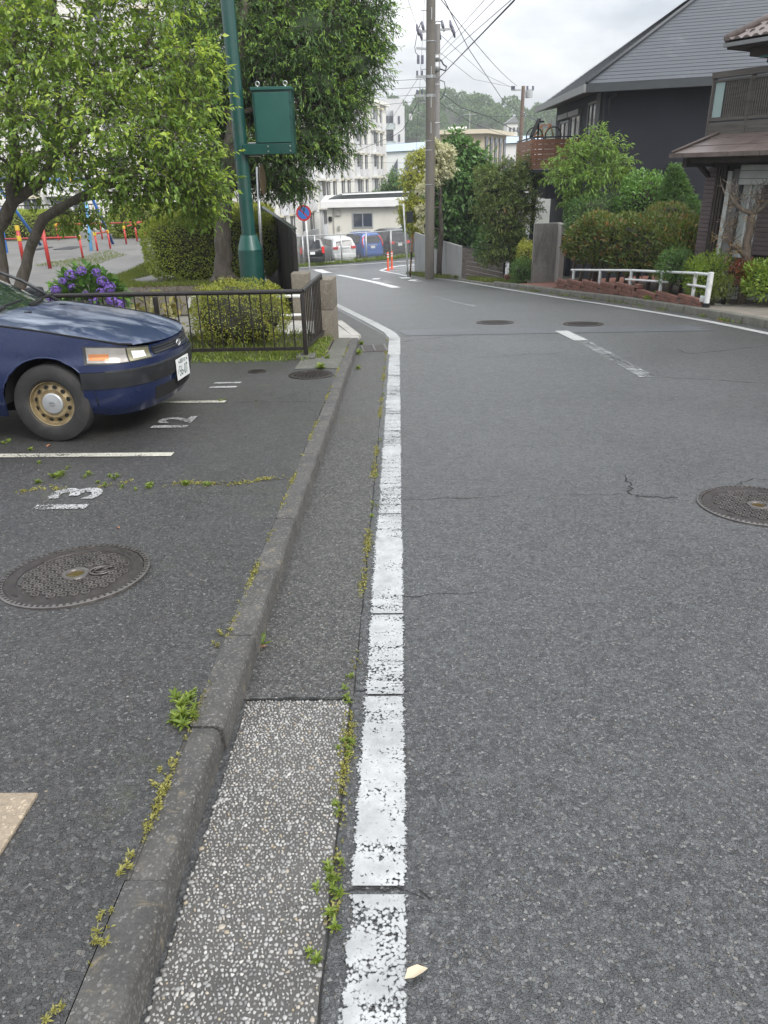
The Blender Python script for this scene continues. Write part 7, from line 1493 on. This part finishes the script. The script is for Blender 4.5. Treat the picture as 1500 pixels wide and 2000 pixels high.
# ---- apartment slabs
M_apt = concrete('white_render', (.76, .75, .70), var=.07, stain=.14, scale=.25, bs=8); M_aptd = simple('window_glass_far', (.10, .105, .12), .2, .2, .6, bmp=0); M_rail = simple('balcony_rail', (.62, .62, .63), .5, .08, 2, bmp=0); M_stair = simple('stair_grey', (.56, .57, .58), .6, .1, 1, bmp=0); M_lint = simple('cream_lintel', (.66, .61, .46), .6, .08, 2, bmp=0)
def slab(label, A0, A1, z0, nst, sh, cols, depth, stairs=(), lintel=True, wsz=(1.0, 1.4), nm='apartment_block', rails=True, last=None):
    """facade from A0 to A1 (ground points), nst storeys of height sh; cols = positions (m) of window pairs"""
    A0, A1 = Vector(A0), Vector(A1); d = (A1-A0).normalized(); nrm = Vector((d.y, -d.x, 0)); L = (A1-A0).length; t = thing(nm, label, 'apartment building', (A0.x, A0.y, z0)); rz = math.atan2(d.y, d.x)
    def bx(n_, m, s0, s1, o0, o1, za, zb_, par=None): b = MB(t.location); c = A0+d*((s0+s1)/2)+nrm*((o0+o1)/2); b.box((c.x, c.y, (za+zb_)/2), (abs(s1-s0), abs(o1-o0), zb_-za), rz=rz); return b.build(n_, m, par or t)
    H_ = nst*sh; bx('wall', M_apt, 0, L, -depth, 0, z0-3, z0+H_+.4); bx('cornice', M_apt, -.2, L+.3, -depth-.3, .45, z0+H_+.41, z0+H_+.75)
    for f in range(nst):
        zf_ = z0+f*sh; bx('floor_band', M_stair, 0, L, 0, .03, zf_+sh-.18, zf_+sh-.12)
        for s in cols:
            w_ = bx('window', M_aptd, s, s+wsz[0], .0, .06, zf_+.9, zf_+.9+wsz[1])
            bx('mullion', M_whitep, s+wsz[0]/2-.05, s+wsz[0]/2+.05, .065, .09, zf_+.9, zf_+.9+wsz[1], w_)
            if lintel: bx('lintel', M_lint, s-.1, s+wsz[0]+.1, .0, .28, zf_+.95+wsz[1], zf_+1.12+wsz[1], w_)
            if rails: bx('rail', M_rail, s-.08, s+wsz[0]+.08, .05, .38, zf_+.05, zf_+.92, w_)
    for s in stairs:
        bx('stair_tower', M_stair, s, s+1.5, .0, .25, z0-2, z0+H_+.5)
        for f in range(nst): bx('stair_opening', M_aptd, s+.3, s+1.2, .26, .30, z0+f*sh+1.2, z0+f*sh+2.3); bx('stair_ledge', M_apt, s-.2, s+1.7, .0, .7, z0+f*sh+2.45, z0+f*sh+2.65)
    return t
A0 = Vector((-9.6, 62, 0)); A1 = Vector((-1.35, 101, 0)); cols = []; sts = []
s = 1.2
while s < 38:
    for k in (0, 2.2): cols.append(s+k)
    s += 5.2
    if int(s/5.2) % 2 == 0 and s < 36: sts.append(s); s += 2.4
slab('long white five-storey apartment block with rows of small balconies', A0, A1, -4.0, 5, 2.42, [c_ for c_ in cols if c_ < 38.3], 10, sts)
slab('white apartment block glimpsed behind the playground and left tree', (-42, 46, 0), (-13.5, 58, 0), -2.0, 5, 2.75, list(np.arange(1, 29, 2.9)), 10, (9, 20))
# grey tower block
def tower():
    a = at(724, 210, 150); c = at(790, 215, 150); zt_ = at(760, 215, 150).z; z0 = zl-1; t = thing('tower_block', 'tall grey tower block with stacked balconies beyond the white apartments', 'apartment building', (c.x, 150, z0)); M_tw = simple('tower_grey', (.50, .50, .50), .7, .06, .3, bmp=0)
    m = at(770, 215, 150); b = MB(t.location); b.box(((a.x+c.x)/2-4, 158, (z0+zt_)/2), (c.x-a.x+8, 14, zt_-z0)); b.build('wall', M_tw, t); b = MB(t.location); b.box((m.x-1.2, 157, zt_+1.0), (5.5, 8, 2.0)); b.build('roof_plant', M_tw, t)
    b = MB(t.location); b.box((at(779, 215, 150).x, 150.6, (z0+zt_)/2+.2), (2.0, 1.6, zt_-z0+.8)); b.build('lift_shaft', simple('tower_pale', (.6, .6, .6), .7, .05, .3, bmp=0), t)
    n = 9; st = 2.9
    for f in range(n):
        z_ = zt_-.4-f*st
        for px in (747, 755, 763): x_ = at(px, 215, 150).x; b = MB(t.location); b.box((x_, 150.9, z_-1.1), (.6, .3, 1.3)); b.build('window', M_aptd, t)
        x0_, x1_ = at(742, 215, 150).x, at(772, 215, 150).x; b = MB(t.location); b.box(((x0_+x1_)/2, 150.4, z_-2.2), (x1_-x0_, 1.2, 1.0)); b.build('balcony', simple('balcony_glass', (.42, .46, .46), .3, .05, 1, bmp=0), t)
        for px in (779, 787): b = MB(t.location); b.box((at(px, 215, 150).x, 149.75 if px < 785 else 150.9, z_-1.2), (.35 if px < 785 else .9, .12, 1.2)); b.build('window', M_aptd, t)
tower()
# halls with blue roofs, beige building, hillside house
def hall(label, x0, x1, yt, ye, yb, Y_, roofc, wallc, nm='hall', win=0):
    a, c = at(x0, ye, Y_), at(x1, ye, Y_); zt_ = at((x0+x1)/2, yt, Y_+6).z; z0 = at((x0+x1)/2, yb, Y_).z-3; t = thing(nm, label, 'building', ((a.x+c.x)/2, Y_, z0)); ze = a.z
    b = MB(t.location); b.box(((a.x+c.x)/2, Y_+5, (z0+ze)/2), (c.x-a.x, 10, ze-z0)); b.build('wall', simple(nm+'_wall_%d' % int(x0), wallc, .7, .06, .4, bmp=0), t)
    b = MB(t.location); b.prism([(a.x-.3, Y_-.4, ze+.01), (a.x-.3, Y_+11, ze+.01), (a.x-.3, Y_+6, zt_)], (c.x-a.x+.6, 0, .2)); b.build('roof', simple(nm+'_roof_%d' % int(x0), roofc, .45, .08, .5, bmp=0), t)
    for k in range(win): u = (k+.5)/win; x_ = a.x+(c.x-a.x)*u; b = MB(t.location); b.box((x_, Y_-.03, ze-2.6), (.9, .1, 1.5)); b.build('window', M_aptd, t)
    return t
h = hall('white school hall with a pale blue metal roof left of the utility pole', 752, 850, 280, 297, 380, 118, (.34, .42, .50), (.66, .66, .64))
for px in (779, 790):
    a = at(px, 345, 117.9); b = MB(h.location); sg = -1 if px < 785 else 1; b.add([a+Vector((sg*1.6, -.1, 0)), a+Vector((sg*.15, -.1, 0)), a+Vector((sg*.15, -.1, 2.4))], [(0, 1, 2)]); b.build('gable_window', M_aptd, h)
b = MB(h.location); a, c = at(768, 356, 114), at(792, 349, 116); b.prism([(a.x, 112, a.z), (c.x+2, 112, a.z), (c.x+2, 117, c.z), (a.x, 117, c.z)], (0, 0, -.2)); b.build('canopy', simple('teal_canopy', (.22, .42, .45), .5), h)
b = MB(h.location); a, c = at(760, 372, 117.5), at(812, 358, 117.5); b.box(((a.x+c.x)/2, 117.6, (a.z+c.z)/2), (c.x-a.x, .4, c.z-a.z)); b.build('glazing', M_aptd, h)
h = hall('blue-roofed white hall seen right of the beige building', 955, 1062, 268, 282, 330, 110, (.34, .42, .50), (.66, .66, .66), win=6)
def beige():
    Yb = 96; a, c = at(858, 260, Yb), at(945, 255, Yb); e = at(962, 268, Yb+14); zt_ = at(930, 252, Yb).z; z0 = zl-1; t = thing('beige_building', 'beige flat-roofed building above the broadleaf tree', 'building', (a.x, Yb, z0)); m = simple('beige_wall', (.46, .40, .29), .7, .06, .5, bmp=0); f = Vector((c.x, Yb, 0)); e = Vector((e.x+1.3, Yb+10, 0))
    b = MB(t.location); b.prism([(a.x, Yb, z0), (f.x, f.y, z0), (e.x, e.y, z0), (a.x, Yb+12, z0)], (0, 0, zt_-.5-z0)); b.build('wall', m, t); b = MB(t.location); b.prism([(a.x-.6, Yb-.7, zt_-.49), (f.x+.6, Yb-.7, zt_-.49), (e.x+1, e.y, zt_-.49), (a.x-.6, Yb+12, zt_-.49)], (0, 0, .45)); b.build('roof_slab', simple('beige_trim', (.56, .50, .38), .6, .06, .5, bmp=0), t)
    b = MB(t.location); b.box((f.x-2.0, Yb-.06, zt_-3), (.25, .12, 5)); b.build('pilaster', m, t)
    for k in range(5): u = (k+.5)/5; q = f.lerp(e, u); b = MB(t.location); d = (e-f).normalized(); b.box((q.x+.05, q.y, zt_-2.6), (1.0, .2, 3.6), rz=math.atan2(d.y, d.x)); b.build('window', M_aptd, t)
    b = MB(t.location); q = at(893, 249, Yb+3); b.box((q.x, Yb+3, zt_+.2), (2.2, 1, .4)); b.build('roof_unit', M_whitep, t)
    q = at(917, 252, Yb+5); b = MB(t.location); b.tube([(q.x, Yb+5, zt_), (q.x, Yb+5, at(917, 219, Yb+5).z)], .05, 5); b.beam((q.x-.8, Yb+5, zt_+1.8), (q.x+.8, Yb+5, zt_+1.8), .04, .04); b.build('antenna', M_galv, t)
beige()
def hillhouse():
    Yh = 170; a, c = at(990, 262, Yh), at(1012, 240, Yh); t = thing('hillside_house', 'small white house at the foot of the wooded hill beside the distant pole', 'house', (a.x, Yh, a.z-4)); b = MB(t.location); b.box(((a.x+c.x)/2, Yh+3, (a.z+c.z)/2-2), (c.x-a.x, 6, c.z-a.z+4)); b.build('wall', M_apt, t)
    b = MB(t.location); b.prism([(a.x-.3, Yh-.3, c.z+.01), (c.x+.3, Yh-.3, c.z+.01), ((a.x+c.x)/2+.4, Yh-.3, c.z+1.2)], (0, 6.6, 0)); b.build('roof', M_fasc, t)
    for k in range(3): b = MB(t.location); b.box((a.x+.6+k*.8, Yh-.05, c.z-1.2), (.45, .1, .8)); b.build('window', M_aptd, t)
hillhouse()
# pine in front of the school hall
yk = 72
lobtree('garden_pine', 'cloud-pruned dark pine above the guard house roof', (772, 380), yk, [(768, 352, 0, .8, 60), (775, 365, -.2, .9, 70), (762, 372, 0, .7, 50), (748, 378, 0, .8, 55), (785, 378, 0, .9, 60), (768, 388, 0, 1.0, 60), (752, 388, 0, .7, 50)], (.28, .10), L_con, 95, tw=(.5, 6), droop=.0, core=.6)
# ---- person and motorbike by the flats
def person():
    q = at(617, 446, 76); z0 = q.z; t = thing('person', 'person in dark clothes standing with back turned near the flats', 'person', (q.x, 76, z0))
    b = MB(t.location); x, y = q.x, 76
    sk = [((x-.11, y, z0), .06), ((x-.11, y-.02, z0+.45), .065), ((x-.09, y, z0+.88), .10), ((x, y, z0+.98), .155), ((x, y, z0+1.2), .165), ((x, y+.01, z0+1.40), .17), ((x, y, z0+1.50), .06), ((x, y, z0+1.56), .065)]
    me = bpy.data.meshes.new('body'); vs = [(x-.11, y, z0+.04), (x-.11, y-.02, z0+.48), (x-.09, y, z0+.88), (x, y, z0+.96), (x+.09, y, z0+.88), (x+.12, y-.02, z0+.48), (x+.12, y, z0+.04), (x, y, z0+1.2), (x, y, z0+1.40), (x-.19, y, z0+1.40), (x-.25, y-.03, z0+1.12), (x-.2, y-.2, z0+1.0), (x+.19, y, z0+1.40), (x+.25, y-.03, z0+1.12), (x+.2, y-.2, z0+1.0), (x, y, z0+1.52), (x, y-.01, z0+1.64), (x-.11, y-.12, z0+.03), (x+.12, y-.12, z0+.03)]
    es = [(3, 2), (2, 1), (1, 0), (3, 4), (4, 5), (5, 6), (3, 7), (7, 8), (8, 9), (9, 10), (10, 11), (8, 12), (12, 13), (13, 14), (8, 15), (15, 16), (0, 17), (6, 18)]
    me.from_pydata([Vector(v)-t.location for v in vs], es, []); o = link('body', me, simple('dark_clothes', (.02, .02, .022), .8), t)
    sm = o.modifiers.new('skin', 'SKIN'); rads = [.05, .065, .09, .15, .09, .065, .05, .14, .15, .08, .055, .04, .08, .055, .04, .055, .10, .04, .04]
    for k, v in enumerate(me.skin_vertices[0].data): v.radius = (rads[k], rads[k]*.85); v.use_root = (k == 3)
    o.modifiers.new('sub', 'SUBSURF').levels = 1; o.modifiers['sub'].render_levels = 1
    b = MB(t.location); b.lathe([(0, .13), (.08, .10), (.105, .02), (.10, -.06)], (x, y+.005, z0+1.66), 'Z', 12, cap=False); b.build('hair', M_dark, t, smooth=True)
person()
q = at(628, 446, 75); t = thing('motor_scooter', 'red and black scooter standing beside the person near the flats', 'scooter', (q.x, 75, q.z))
def mp(nm, m, f): b = MB((q.x, 75, q.z)); f(b); return b.build(nm, m, t, smooth=30)
for yo in (-.6, .6): mp('wheel', M_tyre, lambda b: b.lathe([(.12, -.05), (.24, -.05), (.25, 0), (.24, .05), (.12, .05)], (q.x, 75+yo, q.z+.25), 'X', 16))
mp('body', M_red, lambda b: b.bbox((q.x, 74.7, q.z+.55), (.3, .9, .35), .08)); mp('top_box', M_dark, lambda b: b.bbox((q.x, 74.45, q.z+.95), (.42, .4, .4), .05)); mp('leg_shield', M_red, lambda b: b.bbox((q.x, 75.5, q.z+.65), (.4, .12, .6), .05)); mp('handlebar', M_dark, lambda b: b.tube([(q.x-.32, 75.4, q.z+1.05), (q.x, 75.5, q.z+1.0), (q.x+.32, 75.4, q.z+1.05)], .03, 6))
# ---- wooded hill
def hill():
    def hz(x, y):
        r_ = 19*np.exp(-((x-38)/75)**2-((y-330)/60)**2)+11*np.exp(-((x+10)/50)**2-((y-320)/50)**2)+11*np.exp(-((x-120)/70)**2-((y-330)/80)**2); return zl-1+r_+1.2*np.sin(x*.09)+.8*np.sin(x*.21+y*.13)
    b = MB(); b.grid([[(x, y, float(hz(x, y))) for x in np.arange(-260, 340, 12)] for y in np.arange(215, 480, 15)]); hs = struct(b.build('wooded_hill', concrete('hill_soil', (.05, .06, .03), scale=.05, bs=.5)))
    g = np.random.default_rng(99); LV = leafmat('forest_leaf', (.035, .08, .026), (.07, .14, .042), (.15, .23, .065), clump=.12, trans=.25)
    n = 900; x = g.uniform(-90, 190, n); y = g.uniform(225, 335, n); z = hz(x, y); V, F = [], []; cnt = 0
    for i in range(n):
        r_ = g.uniform(2.0, 4.4); m = 260; d = rdir(m, g); d[:, 2] = np.abs(d[:, 2])*1.15-.25; P = np.array([x[i], y[i], z[i]+r_*.7])+d*np.array([r_, r_, r_*g.uniform(.8, 1.3)])*g.uniform(.75, 1.05, (m, 1)); D = d+g.normal(0, .6, (m, 3)); v, f = leaf_arr(P, D, d+g.normal(0, .5, (m, 3)), r_*.26*g.uniform(.6, 1.2, m), r_*.19*g.uniform(.6, 1.2, m)); V.append(v); F.append(f+cnt); cnt += len(v)
    o = stuff(np_mesh('forest', np.concatenate(V), np.concatenate(F), LV)); tag(o, 'hazy green woodland covering the distant hill', 'forest')
hill()
# trees at the foot of the hill in front of it
# ================================================================== SMALL GROWTH AND LITTER ON THE GROUND
def gpt(px, py, dz=0.): return gr(px, py, dz)
def weed_patch(name, lab, lst, mats=None, sc=1., cat='weeds', seed=0, dz=.1, kind=True):
    """lst: (px, py, size); many small rosettes grown together"""
    g = np.random.default_rng(seed); VV, FF, cnt = [], [], 0; o0 = None
    for (px, py, s) in lst:
        q = gr(px, py, dz(px) if callable(dz) else dz)
        for c_ in range(3):
            cx, cy_ = q.x+g.normal(0, .014*s), q.y+g.normal(0, .022*s); n = int(10+9*s); a_ = g.random(n)*6.28; el = g.random(n); P = np.stack([cx+0*a_, cy_+0*a_, gzv(cy_+0*a_)+q.z-gz(q.y)], 1); P[:, 2] += el*.012*s
            D = np.stack([np.cos(a_), np.sin(a_), .25+1.1*el], 1); V, F = leaf_arr(P, D, np.tile([[0, 0, 1.]], (n, 1))+g.normal(0, .4, (n, 3)), sc*.030*s*g.uniform(.4, 1.2, n), sc*.0085*s*g.uniform(.6, 1.4, n), True, .3, .15); VV.append(V); FF.append(F+cnt); cnt += len(V)
    V = np.concatenate(VV); o_ = V.mean(0); o = np_mesh(name, V-o_, np.concatenate(FF), mats or L_weed); o.location = o_
    if kind: stuff(o)
    return tag(o, lab, cat)
weed_patch('seam_weeds', 'small green weeds sprouting in the seam left of the white edge line', [(686, 1320, .7), (683, 1355, 1.1), (678, 1440, .9), (681, 1466, .9), (663, 1585, .9), (654, 1690, .9), (650, 1715, 1.0), (648, 1738, 1.1), (645, 1785, 1.3), (632, 1870, 1.0), (733, 985, .7), (738, 930, .7), (743, 860, .7), (726, 1010, .8), (749, 770, .8)], sc=.6, seed=200, dz=.005)
weed_patch('kerb_joint_weed', 'bright green weed clump growing at the open kerb joint', [(358, 1400, 1.5), (352, 1385, 1.3), (366, 1372, 1.2), (375, 1357, .9), (345, 1410, 1.0), (360, 1388, 1.5)], sc=.72, seed=230, kind=False, cat='weed')
weed_patch('kerb_seam_tufts', 'yellow moss tufts in the seam between kerb and parking lot', [(430, 1240, .9), (421, 1262, .7), (312, 1508, .6), (306, 1530, .7), (247, 1685, .8), (239, 1703, .9), (204, 1790, .7), (178, 1840, .9), (107, 1990, .8)], L_moss, sc=.55, seed=240, cat='moss')
q = gpt(505, 1262, .004); weed(q.x, q.y, q.z, 1.2, 'upright grass tuft at the foot of the kerb face beyond the slab', None, seed=251, n=9)
weed_patch('lot_crack_weeds', 'small weeds in the crack across the parking lot in front of the car', [(75, 945, 1.0), (110, 932, 1.5), (170, 930, 1.0), (190, 945, .7), (222, 932, 1.1), (205, 948, .8), (292, 950, 1.2), (240, 952, .7), (265, 955, .6), (363, 945, 1.1), (406, 946, .9), (80, 905, .7), (60, 880, .9), (15, 865, 1.0), (435, 783, .9), (500, 783, .5), (130, 915, .6)], sc=.8, seed=260)
weed_patch('kerb_end_weeds', 'weeds at the fence corner end of the kerb and drain grate', [(625, 720, 1.2), (640, 700, .8), (700, 690, 1.2), (705, 672, .9), (700, 720, .8)], sc=2., seed=280, dz=lambda x_: .1 if x_ < 680 else .005)
# moss dust along seams: many tiny cushions
g = np.random.default_rng(300)
def moss(name, pts, s, lab, mat=L_moss):
    P = np.array(pts); P = np.repeat(P, 4, 0)+g.normal(0, .0035, (len(P)*4, 3))*[1, 1, .3]; n = len(P); D = g.normal(0, 1, (n, 3)); D[:, 2] = np.abs(D[:, 2])*.7; V, F = leaf_arr(P, D, rdir(n, g), s*g.uniform(.4, 1.2, n), s*.6*g.uniform(.5, 1.2, n)); return tag(stuff(np_mesh(name, V, F, mat)), lab, 'moss')
ys_ = .8+9.2*g.random(2600)**1.5; ys_ = ys_[np.sin(ys_*5)+np.sin(ys_*13.7)*.8+g.normal(0, .6, len(ys_)) > .75]; moss('seam_moss', np.stack([-.667+g.normal(0, .006, len(ys_)), ys_, gzv(ys_)+.101], 1), .011, 'yellow-green moss line in the seam between kerb and parking lot')
ys_ = 1.0+9.8*g.random(2600)**1.4; ys_ = ys_[np.sin(ys_*4+1)+np.sin(ys_*11.3)*.8+g.normal(0, .6, len(ys_)) > .6]; moss('line_moss', np.stack([-.180+g.normal(0, .010, len(ys_)), ys_, gzv(ys_)+.005], 1), .012, 'moss and tiny weeds in the seam beside the white edge line')
cr = [(-2.3, 4.05), (-1.9, 4.07), (-1.6, 4.19), (-1.2, 4.12), (-.68, 4.22)]; u = g.random(420); u = u[np.sin(u*23)+np.sin(u*9+1)+g.normal(0, .5, 420) > .2]; xs_ = -2.3+1.62*u; ys_ = np.interp(xs_, [c_[0] for c_ in cr], [c_[1] for c_ in cr])+.03*np.sin(xs_*14)+g.normal(0, .02, len(xs_)); moss('crack_moss', np.stack([xs_, ys_, gzv(ys_)+.102], 1), .014, 'moss following the crack across the parking lot')
# fallen leaves
M_fl = leafmat('fallen_leaf', (.16, .05, .03), (.30, .12, .07), (.42, .26, .14), clump=20, trans=.1)
for i, (px, py, dz, s, lab) in enumerate(((300, 1880, .012, .05, 'reddish fallen leaf lying against the near kerb face'), (790, 1912, .010, .06, 'pale fallen leaf on the white line near the camera'), (233, 1032, .105, .03, 'brown fallen leaf on the parking asphalt above the manhole'), (470, 1372, .012, .03, 'small orange fallen leaf at the kerb beside the pebble slab'), (508, 1265, .01, .03, 'small orange fallen leaf beside the grass tuft at the kerb'), (100, 868, .105, .05, 'curled brown fallen leaf under the car wheel'))):
    q = gpt(px, py, dz); a_ = g.uniform(0, 6.28); V, F = leaf_arr(np.zeros((1, 3)), np.array([[math.cos(a_), math.sin(a_), .05]]), np.array([[0, .1, 1.]]), s, s*.5, True, .2, .25); o = np_mesh('fallen_leaf', V, F, M_fl if i != 1 else simple('pale_leaf', (.5, .42, .3), .7)); o.location = q; tag(o, lab, 'leaf')
n = 60; s_ = g.uniform(sB0-1.5, sB1+2, n); P = []
for s in s_: p_, d_, o_ = kfr(s); w_ = p_-o_*abs(g.normal(0, .12)); P.append((w_.x, w_.y, gz(p_.y)+.01))
V, F = leaf_arr(np.array(P), rdir(n, g)*np.array([1, 1, .2]), np.tile([[0, 0, 1.]], (n, 1)), .06, .03); tag(stuff(np_mesh('gutter_leaves', V, F, M_fl)), 'fallen leaves scattered along the right kerb', 'leaf litter')
gp = []
for s in s_[:40]:
    p_, d_, o_ = kfr(s)
    for q_ in range(14): gp.append((p_.x-o_.x*.02+g.normal(0, .05), p_.y+g.normal(0, .05), gz(p_.y)+.005))
tag(grass('kerb_weeds', gp, .07, L_weed, seed=310, blade=.012, lean=.7), 'small weeds along the foot of the right kerb', 'weeds')
# ================================================================== HAZE
def haze():
    b = MB(); x0, x1, y0, y1, z0, z1 = -1300, 1300, -260, 1300, gz(90)-2.2, 48; b.box(((x0+x1)/2, (y0+y1)/2, (z0+z1)/2), (x1-x0, y1-y0, z1-z0)); m = bpy.data.materials.new('haze_air'); m.use_nodes = True; nt = m.node_tree; nt.nodes.clear(); o = nt.nodes.new('ShaderNodeOutputMaterial'); v = nt.nodes.new('ShaderNodeVolumePrincipled'); v.inputs['Color'].default_value = (.93, .96, 1, 1); v.inputs['Density'].default_value = .00075; v.inputs['Anisotropy'].default_value = .1
    nt.links.new(v.outputs[0], o.inputs['Volume']); stuff(b.build('haze', m))
haze()
